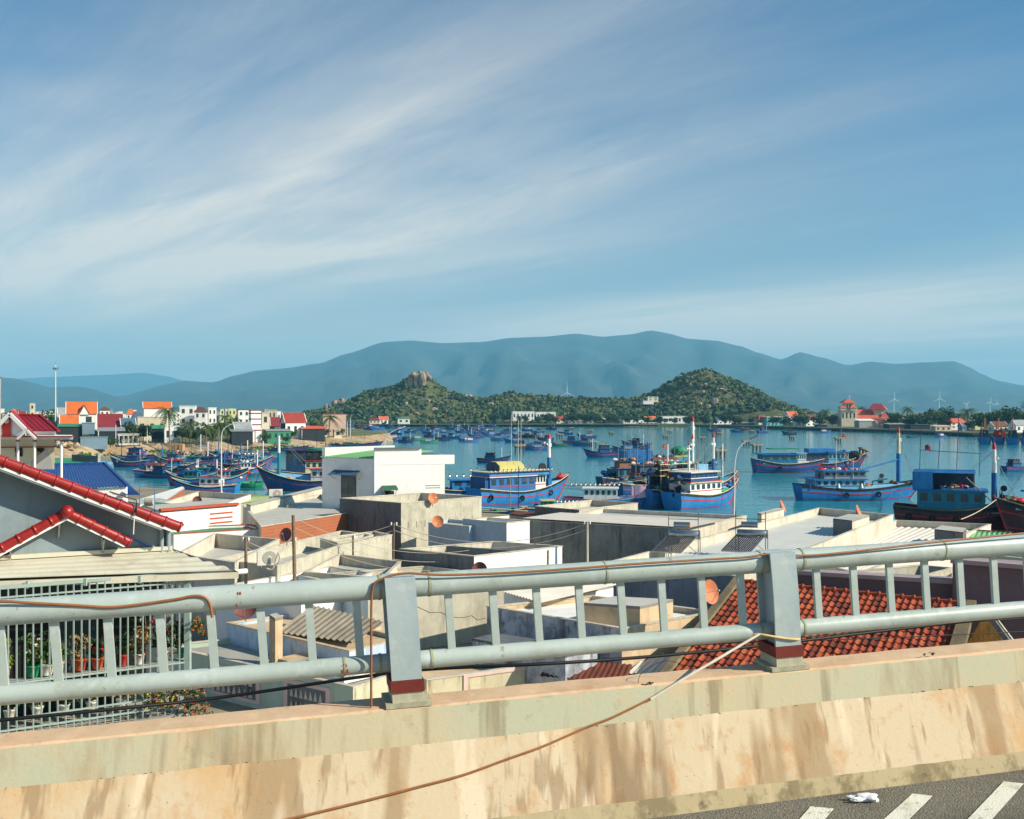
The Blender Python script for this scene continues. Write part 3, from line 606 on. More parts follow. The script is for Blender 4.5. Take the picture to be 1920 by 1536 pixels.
def dish(label, base, diam, facing, m, group='satellite dishes on the roofs', pole=.5):
    root = thing('satellite_dish', label, 'satellite dish', base); f = Vector(facing).normalized(); c = Vector(base) + Vector((0, 0, pole + diam*.35)); u = f.cross(Vector((0, 0, 1))).normalized(); v = u.cross(f)
    q = MB(); rows = []
    for i in range(5):
        r = diam/2*i/4 if i else .004; rows.append([c + (u*math.cos(a) + v*math.sin(a))*r + f*(r*r/diam*.75) for a in [2*math.pi*k/18 for k in range(19)]])
    q.grid(rows, True); q.build('reflector', m, root)
    tip = c + f*diam*.55; MB().tube([c - v*diam*.45 + f*.1, tip], .012, 5).tube([c + u*diam*.35 + f*.1, tip], .008, 4).build('feed_arm', C_MT, root); MB().tube([tip - f*.03, tip + f*.08], .035, 8).build('feed_horn', C_MT, root)
    MB().tube([base, Vector(base) + Vector((0, 0, pole)), c - f*.02], .022, 6).build('mount_pole', C_RS, root); return root
D_OR = mat('dish_orange', (206, 128, 88), .7, .2, 3, dirt=.3, dirtc=(150, 70, 40)); D_PU = mat('dish_maroon', (120, 72, 72), .7, .15, 3)
# --- right: long sheet roof, its neighbour, purple wall
B9, q9 = block('long_roof_house', 'long pale sheet roofed house with two solar heaters on its roof', ((1140, 1055), (1535, 953), (1675, 966), (1385, 1082)), 6.0, par=.55, wall=C_L, roof=C_RF, walls=(None, C_L, C_L, C_SHADE))  # front left wall: blue grey colour stands in for its shade
A9, B9p, C9, D9 = [P(x, y, z=5.48) for x, y in ((1150, 1075), (1533, 972), (1660, 985), (1392, 1100))]
def lerp4(a, b, c, d, u, v): return (a.lerp(d, u)).lerp(b.lerp(c, u), v)
i9 = inset([(q.x, q.y) for q in q9], .16)
def flat_corr(root, poly2, z, pitch, amp, m, name='corrugated_sheet', ax=0, lift=.05):
    p = [Vector((x, y, z + lift)) for x, y in poly2]; p = p[ax:] + p[:ax]
    return corr(p, pitch, amp).build(name, m, root)
flat_corr(B9, i9, 5.45, .28, .025, C_TS, ax=1)
R10, q10 = block('corrugated_roof_house', 'house with pinkish white wavy sheet roof and dark back parapet', ((1512, 1052), (1678, 976), (1858, 984), (1612, 1077)), 5.3, par=.5, wall=C_L, walls=(None, C_D, mat('pink_wall', (222, 198, 190), .8, .06), C_L))
flat_corr(R10, inset([(q.x, q.y) for q in q10], .16), 4.8, .5, .05, C_WS, ax=1)
bx_, _ = block('roof_stair_box', 'small concrete box room casting shade on the long sheet roof', ((1562, 972), (1598, 976), (1630, 966), (1598, 962)), 6.6, 5.45, par=0, wall=C_L, walls=(C_D, None, None, None), cat='roof box')  # left face coloured dark as its shaded side
block('parapet_stub', 'small grey parapet pier at the back of the long sheet roof', ((1420, 962), (1428, 963), (1470, 953), (1462, 951)), 6.55, 5.4, par=0, wall=C_L, cat='parapet')
block('dark_roof_box', 'dark concrete tank box at the corner of the wavy roof', ((1752, 992), (1806, 998), (1812, 990), (1765, 985)), 5.9, 4.7, par=0, wall=C_D, cat='roof box')
gr, gq = block('green_sheet_shed', 'small shed with green sheet roof beside the wavy roof', ((1812, 1010), (1822, 996), (1892, 1001), (1886, 1015)), 4.9, par=0, wall=C_M, cat='shed')
corr([P(1806, 1013, z=4.95), P(1896, 1016, z=4.95), P(1896, 998, z=5.25), P(1820, 993, z=5.25)], .35, .05).build('corrugated_sheet', C_GM, gr)
MB().bar(P(1818, 993, z=5.3), P(1898, 998, z=5.3), .2, .06).build('ridge_flashing', C_RUST, gr)
R11, q11 = block('green_terrace_house', 'concrete walled terrace with green floor behind the purple wall', ((1600, 1072), (1722, 1060), (1790, 1066), (1700, 1090)), 5.6, par=.7, wall=C_GR, roof=C_GD)
R12, q12 = block('purple_house', 'dark purple plastered house with pale coping behind the orange tile roof', ((1488, 1073), (1500, 1066), (1792, 1082), (1786, 1091)), 6.5, par=0, wall=C_PU, roof=C_PUL)
MB().bar(P(1486, 1072, z=6.52), P(1787, 1090, z=6.52), .5, .18).build('coping', C_PUL, R12)
R13, q13 = block('tall_purple_house', 'taller end of the purple house at the right edge', ((1786, 1052), (1800, 1044), (2080, 1062), (2060, 1074)), 7.5, par=0, wall=C_PU, roof=C_PUL)
MB().bar(P(1784, 1051, z=7.52), P(2060, 1073, z=7.52), .5, .18).build('coping', C_PUL, R13)
block('beige_back_house', 'low pale house showing between balusters at the right edge', ((1855, 1042), (1868, 1035), (1990, 1045), (1980, 1055)), 6.6, par=.3, wall=C_GN)
# --- orange tile roof
ra = P(1392, 1092, z=6.0); rb = P(1806, 1134, z=6.0); run = Vector((-.52, -.854, 0)).normalized()*9.0; drop = Vector((0, 0, -2.45)); ea, eb = ra + run + drop, rb + run + drop
tr = thing('tile_roof_house', 'old house with bright orange interlocking clay tile roof', 'house', ((ra.x+rb.x)/2, (ra.y+rb.y)/2, 1.8))
xdir = (rb-ra).normalized(); ydir = (ea-ra).normalized(); zdir = xdir.cross(ydir).normalized()
if zdir.z < 0: zdir = -zdir
LX, LY = (rb-ra).length, (ea-ra).length; TW, TL = .285, .5; ncol, nrow = int(LX/TW), int(LY/TL)
TLY = lambda a, b_: [(a, 5, V1, .48, .64, .6, 6), (b_, 11, V1, .58, .68, .7, 5)]
M_TILE = stain('clay_tile', (164, 74, 44), TLY((150, 62, 38), (84, 50, 38)), .85); M_TILE2 = stain('clay_tile_pale', (178, 90, 54), TLY((172, 78, 46), (110, 70, 50)), .85); M_TILE3 = stain('clay_tile_dark', (116, 54, 38), TLY((104, 50, 36), (52, 44, 38)), .85)
def mk_tile():
    q = MB(); prof = [(0, .012), (.045, .055), (.09, .06), (.14, .012), (.2, 0), (.25, .008), (TW+.02, .014)]
    q.grid([[xdir*x + ydir*y + zdir*(z + lift) for x, z in prof] for y, lift in ((-.04, .0), (TL*.99, .05))], True)
    q.add([xdir*x + ydir*TL*.99 + zdir*(z + .05) for x, z in prof] + [xdir*x + ydir*TL*.985 + zdir*(z*.2 + .0) for x, z in prof], [(i, i+1, i+8, i+7) for i in range(6)]); return q
tl = {}; tr_r = random.Random(5); rest = {}; cnt = 0
cells = [(r, c_) for r in range(nrow) for c_ in range(ncol)]
def tile_at(r, c_): return ra + xdir*(c_*TW) + ydir*(r*TL + .12) + zdir*.03
vis = []
for r, c_ in cells:
    p = tile_at(r, c_); px = CX + p.x/p.y*FPX; py = CY + (CAMZ-p.z)/p.y*FPX
    if px < 1930 and py < 1262: vis.append((-(py), r, c_))
vis.sort(); keep = set((r, c_) for _, r, c_ in vis[:300]); rq = MB(); proto_t = mk_tile()
for r, c_ in cells:
    p = tile_at(r, c_); k = tr_r.choice((0, 0, 0, 1, 1, 2, 2))
    if (r, c_) in keep:
        mtl = (M_TILE, M_TILE2, M_TILE3)[k]
        o = shared('roof_tile', k, tl, mk_tile, p + zdir*tr_r.uniform(-.012, .018) + ydir*tr_r.uniform(-.03, .03), tr, mtl)
    else: rq.cur = k; rq.add([Vector(v) + p for v in proto_t.v], proto_t.f, True)
rq.build('hidden_courses', [M_TILE, M_TILE2, M_TILE3], tr, kind='stuff')
MB().solid([ra - xdir*.1, rb + xdir*.1, eb + xdir*.1, ea - xdir*.1], (0, 0, -.1)).build('roof_deck', C_DK, tr)
wr = rb - ra; k = 0; nr_ = 20
for k in range(nr_):
    a = ra + wr*(k/nr_); c_ = ra + wr*((k+1.08)/nr_)
    MB().tube([a + Vector((0, 0, .02)), c_ + Vector((0, 0, .05))], [.12, .14], 8).build('ridge_tile', M_TILE, tr)
    MB().tube([c_ + Vector((0, 0, .04)) - xdir*.05, c_ + Vector((0, 0, .05))], [.17, .17], 8).build('ridge_collar', M_TILE2, tr)
C_VERGE = conc('mossy_verge', (136, 120, 92), dirt=.8, dirtc=(60, 56, 44))
MB().bar(ra - xdir*.2 + zdir*.1, ea - xdir*.2 + zdir*.1, .34, .3).build('verge', C_VERGE, tr); MB().bar(rb + xdir*.25 + zdir*.1, eb + xdir*.25 + zdir*.1, .5, .3).build('verge', C_VERGE, tr)
MB().prism([((ra+run*.05).x, (ra+run*.05).y), (rb.x, rb.y), ((rb+run*.95).x, (rb+run*.95).y), ((ra+run*.95).x, (ra+run*.95).y)], 1.8, 3.4).build('wall', C_BE, tr)
pk = thing('plank_gable', 'yellow timber plank gable beside the tile roof', 'gable', P(1850, 1190, z=3.6)); M_PLK = mat('yellow_plank', (208, 160, 88), .7, .25, 4, streak=.4, dirtc=(120, 84, 44)); g0 = P(1815, 1205, d=39.0); g1 = P(1885, 1205, d=38.0); g2 = P(1848, 1152, d=38.6)
for k in range(7):
    f0, f1 = k/7, (k+.93)/7
    def tp(f): return (g0.lerp(g2, f/.47) if f < .47 else g2.lerp(g1, (f-.47)/.53))
    MB().solid([g0.lerp(g1, f0), g0.lerp(g1, f1), tp(f1), tp(f0)], (0, .05, 0)).build('plank', M_PLK, pk)
MB().bar(g1 + Vector((.1, -.1, 0)), g2 + Vector((0, -.1, .1)), .12, .2).build('barge_board', C_D, pk); MB().bar(g1 + Vector((.3, -.1, 0)), g2 + Vector((.15, -.1, .12)), .1, .1).build('barge_board', C_L, pk)
# --- centre
C4, q4 = block('bare_concrete_house', 'tall bare concrete cube house in front of the white house', ((637, 935), (752, 944), (903, 932), (790, 925)), 7.1, par=.7, wall=C_GR, roof=C_RF, walls=(C_D, None, None, None))  # shaded left wall painted in with the darker concrete
for k in range(9): panel(C4, 'weep_slot', P(752, 944, z=7.1), P(903, 932, z=7.1), .08+.1*k, .085+.1*k, 5.2, 5.7, .004, C_DK, .01)
C5, q5 = block('stepped_blue_house', 'pale blue stepped parapet house with white end wall', ((868, 974), (950, 981), (993, 977), (915, 971)), 6.3, par=.2, wall=C_WH, walls=(C_BL, C_WH, None, None))
C5b, _ = block('blue_annex_house', 'lower pale blue annex left of the stepped blue house', ((803, 981), (880, 988), (915, 980), (840, 974)), 5.9, par=.2, wall=C_BL)
C6, q6 = block('white_dark_house', 'flat house with left wall darkened for shade and bright white right wall', ((750, 1030), (889, 1044), (1054, 1025), (925, 1016)), 5.8, par=.55, wall=C_L, roof=C_RF, walls=(C_D, C_WH, None, None))  # left wall's shade is put into its dark colour
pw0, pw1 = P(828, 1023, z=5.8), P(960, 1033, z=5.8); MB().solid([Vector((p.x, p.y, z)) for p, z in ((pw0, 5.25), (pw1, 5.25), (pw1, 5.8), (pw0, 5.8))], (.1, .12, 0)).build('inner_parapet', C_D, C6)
MB().tube([on_face(P(889, 1044, z=5.8), P(1054, 1025, z=5.8), .83, 5.7, .06), on_face(P(889, 1044, z=5.8), P(1054, 1025, z=5.8), .83, 2.4, .06)], .05, 6).build('downpipe', C_L, C6)
C7, q7 = block('grey_long_house', 'long grey rain stained wall house behind the utility pole', ((1000, 977), (1275, 992), (1400, 968), (1130, 955)), 6.0, par=.25, wall=C_L, roof=C_TS, walls=(conc('stained_grey', (146, 148, 142), streak=.8, dirtc=(60, 60, 56)), None, None, None))  # left wall: rain streaks over a grey that also carries its shade
corr([P(978, 972, z=6.15), P(978, 972, z=6.15) + Vector((3, 4, 0)), P(1290, 990, z=6.1) + Vector((3, 4, 0)), P(1290, 990, z=6.1)], .3, .03).build('eave_sheet', C_WS, C7)
C8, q8 = block('small_grey_house', 'small grey block house by the quay with lit right wall', ((1003, 950), (1086, 957), (1196, 944), (1110, 938)), 6.1, par=.5, wall=C_GR, roof=C_RF, walls=(C_D, None, None, None))  # dark concrete on the left paints that wall's shade
block('brown_shed', 'low brown rusted lean-to shed beside the small grey house', ((955, 963), (1072, 978), (1085, 970), (970, 957)), 5.4, par=0, wall=C_M, roof=C_RUST, cat='shed')
wf = thing('patterned_fence', 'white fence wall with brown lattice panels beside the concrete cube', 'fence', P(930, 985, z=2)); fa, fb = P(904, 972, z=4.6), P(957, 967, z=4.6)
MB().solid([Vector((p.x, p.y, z)) for p, z in ((fa, 1.8), (fb, 1.8), (fb, 4.6), (fa, 4.6))], (0, .15, 0)).build('wall', C_WH, wf)
for u in (.16, .40, .50, .80, .92): panel(wf, 'lattice_panel', fa, fb, u, u+.06, 3.7, 4.4, .03, mat('brown_lattice', (150, 112, 84), .8, .1))
# utility pole in front of the grey long house
def upole(label, px, d, ytop, zb, r=.07, lean=0.0, arms=((.0, .5),), m=None):
    zt = CAMZ - (ytop-CY)/FPX*d; b_ = G(px, zb, d); root = thing('utility_pole', label, 'utility pole', b_, group='poles on the roofs')
    MB().tube([b_, Vector((b_.x + lean, b_.y, zt))], [r, r*.8], 7).build('pole', m or C_RS, root)
    for dz, wd in arms: MB().tube([(b_.x + lean - wd/2, b_.y, zt - .15 - dz), (b_.x + lean + wd/2, b_.y, zt - .15 - dz)], .03, 5).build('cross_arm', C_MT, root)
    for s_ in (-.4, .4): MB().tube([(b_.x + lean + s_*arms[0][1], b_.y, zt - .15 - arms[0][0]), (b_.x + lean + s_*arms[0][1], b_.y, zt + .02 - arms[0][0])], .045, 6).build('insulator', C_WH, root)
    return Vector((b_.x + lean, b_.y, zt))
u1 = upole('white painted utility pole before the grey stained wall', 1101, 58, 978, 2, .09, 0, ((0, .4),), C_L)
u2 = upole('thin grey pole carrying wires beside the dark walled house', 737, 60, 980, 2, .06, .05, ((0, .4),))
u3 = upole('rusty bracket pole with red dish, leaning, in front of the bare concrete wall', 554, 52, 966, 3.2, .11, -.12, ((1.2, .3),))
u4 = upole('short pole with white insulators left of the large air conditioner', 461, 50, 1008, 4.2, .09, 0, ((0, .35),))
u5 = upole('short dark pole on the terrace parapet', 662, 60, 1004, 4.4, .07, 0, ((0, .2),))
M_WIRE = mat('grey_wire', (190, 180, 160), .6, 0)
def wires(label, a, b_, sag, n=2, r=.018, dz=.35):
    root = thing('overhead_wire', label, 'wire', a)
    for k in range(n):
        o = Vector((0, 0, -dz*k - .12)); MB().tube([a.lerp(b_, f) + o - Vector((0, 0, sag*4*f*(1-f))) for f in [i/14 for i in range(15)]], r, 4).build('strand', M_WIRE, root)
wires('pair of pale wires from the thin pole to the white pole', u2, u1, 1.1); wires('pair of pale wires rising to the thin pole from the terrace', u5 - Vector((1.0, 0, .1)), u2, .1)
wires('slack wires from the leaning pole towards the stepped house', u3, P(880, 1028, d=57), .8, 3, .012, .5); wires('slack thin wires from the leaning pole down over the terrace', u3 - Vector((0, 0, 1)), u4, .5, 2, .012)
# solar heaters
M_TANK = mat('steel_tank', (170, 176, 178), .25, .1, 3, metal=.85, dirt=.2); M_TUBE = mat('vacuum_tube', (26, 30, 44), .2, .1)
def heater(label, px, py, d, frm):
    z0 = 5.5; c = P(px, py, d=d); root = thing('solar_water_heater', label, 'water heater', (c.x, c.y, z0), group='solar heaters on the sheet roof')
    ax = Vector((.96, -.28, 0)); dn = Vector((-.62, -.66, -.42)).normalized(); t0, t1 = c - ax*.82, c + ax*.82
    MB().tube([t0 - ax*.03, t0, t1, t1 + ax*.03], [.2, .25, .25, .2], 18).build('storage_tank', M_TANK, root); MB().tube([t1 + ax*.02, t1 + ax*.07], .26, 18).build('tank_end_cap', C_D, root)
    s0 = c + Vector((-.1, .25, .5)); MB().tube([s0 - ax*.45, s0 + ax*.45], .18, 14).build('feed_tank', M_TANK, root); MB().tube([s0 + ax*.45, s0 + ax*.48], .19, 14).build('tank_end_cap', D_OR if frm == 0 else C_MT, root)
    for k in range(14): a = t0 + ax*(.06 + 1.52*k/13) + dn*.2; MB().tube([a, a + dn*1.75], .04, 6).build('vacuum_tube', M_TUBE, root)
    f0 = t0 + dn*1.98; f1 = t1 + dn*1.98
    MB().bar(f0, f1, .08, .06).build('foot_rail', C_MT, root)
    for t_ in (t0, t1):
        MB().bar(t_ + dn*.1, t_ + dn*1.95, .04).build('rack_rail', C_MT, root); MB().bar(t_ + Vector((.1, .15, 0)), Vector((t_.x+.1, t_.y + .15, z0)), .05).build('rack_leg', C_MT, root)
        MB().bar(Vector((t_.x+.1, t_.y+.15, z0 + .2)), t_ + dn*1.2, .035).build('brace', C_MT, root)
    g0, g1 = t0 + Vector((0, .45, 0)), t1 + Vector((.05, .45, 0)); mm = C_D if frm == 0 else C_DG
    for t_ in (g0, g1): MB().tube([(t_.x, t_.y, z0), (t_.x, t_.y, c.z + 1.25)], .025, 5).build('frame_post', mm, root)
    MB().tube([(g0.x, g0.y, c.z + .8), (g1.x, g1.y, c.z + .8)], .022, 5).build('frame_bar', mm, root)
heater('solar water heater with dark end cap, nearer the grey wall', 1283, 1002, 56, 0); heater('solar water heater with green frame posts, nearer the railing post', 1410, 1001, 57, 1)
dish('upper orange dish on the back of the sheet roof', P(1464, 972, d=75), 1.0, (.75, -.35, .35), D_OR); dish('orange dish between the sheet roof and the wavy roof', P(1606, 984, d=70), 1.05, (.72, -.4, .3), D_OR)
dish('large rusty orange dish beside the tile roof edge', P(1326, 1150, d=40), 1.0, (.62, -.7, .25), D_OR); dish('orange dish on the corner of the bare concrete cube', P(811, 950, d=74), .85, (.5, -.8, .25), D_OR, pole=.3)
dish('round orange dish above the blue annex wall', P(820, 992, d=66), .8, (.25, -.92, .25), D_OR, pole=.2); dish('maroon dish hung on the leaning rusty pole', P(538, 1024, d=51.5), .75, (-.35, -.85, .3), D_PU, pole=.3)
dish('maroon dish against the bright white wall', P(900, 1085, d=52), .8, (-.1, -.95, .2), D_PU, pole=.2); dish('maroon dish showing under the left railing pipe', P(461, 1165, d=40), .95, (.1, -.9, .4), D_PU, pole=.2)
dish('maroon lattice dish on the far roof near the striped parapet', P(370, 950, d=80), .75, (.2, -.95, .2), D_PU, pole=.2)
# --- lower centre, seen between the balusters
C14, q14 = block('mouldy_white_roof_house', 'low house with bright white roof and black mouldy side wall', ((913, 1138), (1166, 1180), (1345, 1148), (1110, 1118)), 5.0, par=.22, wall=C_BE, roof=C_RFW, walls=(C_MO, C_BE, None, None))
block('roof_kiosk', 'low beige wall with dark slots at the back of the white roof', ((1090, 1130), (1200, 1137), (1262, 1124), (1150, 1118)), 5.75, 4.7, par=0, wall=C_BE, cat='parapet')
block('ledge_house', 'dark projecting ledge at the foot of the mouldy wall', ((886, 1197), (1060, 1228), (1120, 1216), (930, 1187)), 4.2, par=0, wall=C_MO, roof=C_D, cat='ledge')
C15, q15 = block('plain_concrete_house', 'plain grey concrete house with a long thin crack in its wall', ((560, 1080), (690, 1108), (955, 1084), (800, 1062)), 5.0, par=.4, wall=C_GR, walls=(C_BL, C_GR, None, None))
cr = [on_face(P(690, 1108, z=5), P(955, 1084, z=5), u, z, .006) for u, z in ((.3, 4.1), (.42, 3.6), (.5, 3.55), (.56, 3.25), (.66, 3.15), (.72, 3.22), (.76, 2.95), (.82, 3.0))]
MB().tube(cr, .012, 4).build('crack', C_DK, C15)
C18, q18 = block('white_terrace_house', 'white walled roof terrace beside the leaning pole', ((405, 1102), (618, 1063), (697, 1075), (565, 1126)), 5.0, par=.9, wall=C_WH, roof=C_RFW)
T3b, _ = block('low_terrace_house', 'separate concrete terrace wall right of the leaning pole', ((600, 1010), (633, 1019), (735, 1004), (702, 997)), 5.7, par=.3, wall=C_GR)
T3a, _ = block('concrete_terrace_house', 'concrete terrace house carrying the large air conditioner', ((400, 1050), (640, 996), (700, 1004), (520, 1062)), 5.6, par=.8, wall=C_GR)
T3c, _ = block('sunken_terrace_house', 'sunken roof with shaded inner parapet left of the dark walled house', ((570, 1074), (636, 1040), (752, 1054), (720, 1085)), 5.2, par=.55, wall=C_L)
T2, _ = block('shaded_terrace_house', 'roof terrace with one deep shaded parapet behind the metal awning', ((330, 1040), (402, 1001), (524, 1012), (440, 1056)), 5.7, par=.85, wall=C_L, roof=C_RF)
T1, qt1 = block('striped_parapet_house', 'white house front with red coping and three red stripes', ((300, 958), (447, 946), (400, 938), (270, 948)), 7.0, par=0, wall=C_WH, roof=C_RF)
ta, tb = P(300, 958, z=7.0), P(447, 946, z=7.0)
for k in range(3): panel(T1, 'red_stripe', ta, tb, .62, .92, 6.42 - .34*k, 6.53 - .34*k, .03, C_RT)
MB().bar(ta + Vector((0, -.05, .06)), tb + Vector((0, -.05, .06)), .35, .16).build('red_coping', C_RT, T1)
st, _ = block('striped_parapet_step', 'low white base wall with red line below the striped parapet', ((310, 1003), (492, 992), (470, 984), (290, 990)), 5.6, par=.15, wall=C_WH, roof=C_GD, cope=C_RT, cat='parapet')
BFR, qb = block('brick_sided_house', 'wide flat grey roof with exposed brick side beside the white house', ((455, 948), (490, 988), (662, 961), (603, 927)), 6.0, par=.25, wall=C_L, roof=C_RF, walls=(None, C_BR, None, None))
block('back_parapet', 'lit concrete parapet at the back of the wide flat roof', ((462, 945), (470, 947), (606, 914), (600, 912)), 6.5, 5.5, par=0, wall=C_L, cat='parapet')
for px, py in ((470, 962), (540, 950)):
    q = MB(); q.blob(P(px, py, z=5.85), .16, px, 1, .3); tag(q.build('loose_stone', C_BE, origin=P(px, py+2, z=5.75)), 'loose stone on the flat roof, %s' % ('nearer the striped parapet' if px < 500 else 'in the shade nearer the white house'), 'stone')
# air conditioners
def aircon(label, px, py, d, wd=.95, ht=.68, rz=.35):
    c = P(px, py, d=d); root = thing('air_conditioner', label, 'air conditioner', c - Vector((0, 0, ht/2)), rz, local=True, group='outdoor air conditioning units'); M_AC = mat('ac_casing', (222, 216, 202), .5, .06, 3)
    MB().box(-wd/2, wd/2, -.16, .16, .04, ht).build('casing', M_AC, root, bevel=.015); MB().tube([(.1, -.165, ht*.53), (.1, -.18, ht*.53)], ht*.42, 20).build('fan_grille', mat('ac_grille', (176, 172, 160), .5, .1), root)
    MB().tube([(.1, -.178, ht*.53), (.1, -.19, ht*.53)], ht*.12, 12).build('fan_hub', M_AC, root)
    for k in range(4): MB().box(-wd/2-.006, -wd/2+.01, -.1, .1, .14 + .13*k, .2 + .13*k).build('side_louvre', C_DK, root)
    for x in (-.3, .3): MB().box(x-.03, x+.03, -.15, .15, -.05, .04).build('bracket', C_MT, root)
aircon('large old white air conditioner on the bare terrace wall', 501, 1046, 49.5, 1.0, .8); aircon('small white air conditioner on the quay side parapet', 517, 926, 86, 1.15, .8, .3)
MB_ = MB().tube(smooth_path([P(x, y, d=49.2) for x, y in ((516, 1060), (524, 1052), (522, 1036), (512, 1066), (500, 1066))], 4), .04, 6); tag(MB_.build('coiled_hose', C_L, origin=P(516, 1060, d=49.2)), 'pale coiled hose beside the large air conditioner', 'hose')
# --- white house by the quay
WH = thing('white_house', 'tall plain white house with green sheet roof and stepped parapet', 'house', (-11.3, 80.6, 5.0))
c0 = P(702, 900, d=80.6); dl = Vector((-.9, .44, 0)).normalized(); dr = Vector((.95, .32, 0)).normalized()
def along(o, dv, px): k = (px-CX)/FPX; t_ = (k*o.y - o.x)/(dv.x - k*dv.y); return o + dv*t_
def zat(p, py): return CAMZ - (py-CY)/FPX*p.y
lft = along(c0, dl, 604); rgt = along(c0, dr, 834); z_l = zat(lft, 858); z_c = zat(c0, 842); bk_ = lft + (rgt-c0)
q = MB(); q.cur = 0
for a, c_, za, zc_ in ((lft, c0, z_l, z_l), (rgt, bk_, z_c - .5, z_c - .5), (bk_, lft, z_l+.6, z_l+.6)): q.add([(a.x, a.y, 1.8), (c_.x, c_.y, 1.8), (c_.x, c_.y, zc_), (a.x, a.y, za)], [(0, 1, 2, 3)])
q.add([(c0.x, c0.y, 1.8), (rgt.x, rgt.y, 1.8), (rgt.x, rgt.y, zat(rgt, 870)), (c0.x, c0.y, z_c - 1.2)], [(0, 1, 2, 3)]); q.build('wall', C_WH, WH)
st_ = along(c0, dr, 790); ov = along(c0, dr, 852); th = Vector((-.1, .28, 0))
pts = [(c0, zat(c0, 872)), (ov, zat(ov, 870)), (ov, zat(ov, 853)), (st_, zat(st_, 853)), (st_, zat(st_, 842)), (c0, zat(c0, 842))]
MB().solid([Vector((p.x + .01, p.y - .02, z)) for p, z in pts], th).build('stepped_parapet', C_WH, WH); MB().bar(Vector((c0.x, c0.y, z_c + .05)), Vector((st_.x, st_.y, z_c + .05)), .45, .1).build('coping', C_D, WH)
e = Vector((0, 0, 1)); rp = [lft + e*(z_l - lft.z), c0 + e*(z_l - c0.z), Vector((rgt.x, rgt.y, z_l + .55)) - dr*1.0, Vector((bk_.x, bk_.y, z_l + .75))]
corr([rp[0] - dr*.15 + e*.05, rp[1] - dr*.15 + e*.05, rp[2], rp[3]], .32, .05).build('corrugated_sheet', C_GM, WH)
MB().solid([Vector((p.x, p.y, z)) + dr*s_ for p, z, s_ in ((lft, z_l - .1, 0), (lft, z_l + .85, 0), (bk_, z_l + .95, 0), (bk_, z_l - .1, 0))], dl*-.3).build('back_parapet', C_WH, WH)
def awn(root, a, c_, u0, u1, z, m, out=.8): 
    p = [on_face(a, c_, u0, z, .02), on_face(a, c_, u1, z, .02), on_face(a, c_, u1 + .01, z - .35, out), on_face(a, c_, u0 - .01, z - .35, out)]; corr(p, .14, .025).build('awning', m, root)
    for u in (u0 + .01, u1 - .01): MB().bar(on_face(a, c_, u, z - .75, .04), on_face(a, c_, u, z - .35, out - .1), .03).build('awning_bracket', C_D, root)
la, lc = Vector((lft.x, lft.y, 0)), Vector((c0.x, c0.y, 0)); lr = Vector((rgt.x, rgt.y, 0))
panel(WH, 'door_frame', la, lc, .37, .66, 5.3, 8.6, .03, C_D); 
for u0, u1 in ((.39, .515), (.525, .645)): panel(WH, 'glass_door', la, lc, u0, u1, 5.4, 8.0, .05, C_GL)
panel(WH, 'glass_transom', la, lc, .39, .645, 8.05, 8.5, .05, C_GL); awn(WH, la, lc, .24, .74, 8.95, C_NV, .9)
panel(WH, 'window', lc, lr, .135, .275, 6.25, 7.3, .012, C_DK); awn(WH, lc, lr, .11, .3, 7.75, C_DG, .7)
w0 = on_face(lc, lr, .14, 6.3, .05); MB().solid([w0, w0 + Vector((-.55, -.35, 0)), w0 + Vector((-.55, -.35, .95)), w0 + Vector((0, 0, .95))], (.02, .03, 0)).build('open_casement', mat('casement_pane', (196, 206, 204), .3, .05), WH)
for z in (7.42, 7.62): panel(WH, 'wall_slot', lc, lr, .72, .93, z, z + .06, .004, C_D, .01)
MB().tube([on_face(lc, lr, -.005, 10.2, .02), on_face(lc, lr, -.005, 5, .02)], .05, 5).build('downpipe', C_BL, WH)
# --- lower left under the railing
C16, _ = block('fibre_roof_house', 'house with old mossy fibre cement wave roof', ((530, 1180), (600, 1140), (715, 1168), (660, 1200)), 4.2, par=0, wall=C_BE)
corr([P(520, 1186, z=4.3), P(668, 1205, z=4.3), P(722, 1166, z=5.0), P(588, 1135, z=5.0)], .32, .05, 2).build('corrugated_sheet', C_FB, C16)
block('chimney_stub', 'square beige pier beside the fibre cement roof', ((505, 1152), (516, 1160), (530, 1156), (518, 1149)), 5.4, 3.4, par=0, wall=C_BE, cat='pier')
C19, q19 = block('mouldy_blue_house', 'low house with long blue white mouldy side wall', ((425, 1169), (655, 1222), (760, 1196), (560, 1150)), 4.2, par=.15, wall=C_MB, roof=C_BE, cope=C_BE)
C20, _ = block('beige_canopy_house', 'flat beige canopy with white edge below the mouldy wall', ((516, 1234), (645, 1266), (790, 1232), (650, 1208)), 3.7, 3.35, par=0, wall=C_WH, roof=C_BE, cat='canopy')
C21, q21 = block('pink_framed_house', 'pale green house with pink framed vent openings', ((300, 1212), (662, 1290), (738, 1266), (450, 1196)), 3.5, par=.2, wall=C_GN, roof=C_M, walls=(None, conc('streaky_white', (196, 192, 166), streak=.9, dirtc=(120, 110, 70)), None, None))
wa, wb = P(300, 1212, z=3.5), P(662, 1290, z=3.5)
for u0, u1 in ((.30, .56), (.68, .9)):
    panel(C21, 'pink_frame', wa, wb, u0, u1, 2.0, 3.3, .05, C_PK, .06); panel(C21, 'vent_recess', wa, wb, u0 + .02, u1 - .02, 2.15, 3.15, .058, C_D, .02)
    for k in range(7):
        for r in range(2):
            u = u0 + .03 + (u1-u0-.06)*(k+.1)/7; du = (u1-u0-.06)/7*.75; z = 2.2 + .48*r
            MB().solid([on_face(wa, wb, u, z, .075), on_face(wa, wb, u + du, z, .075), on_face(wa, wb, u + du/2, z + .36, .075)], (0, .03, 0)).build('vent_brick', C_L, C21)
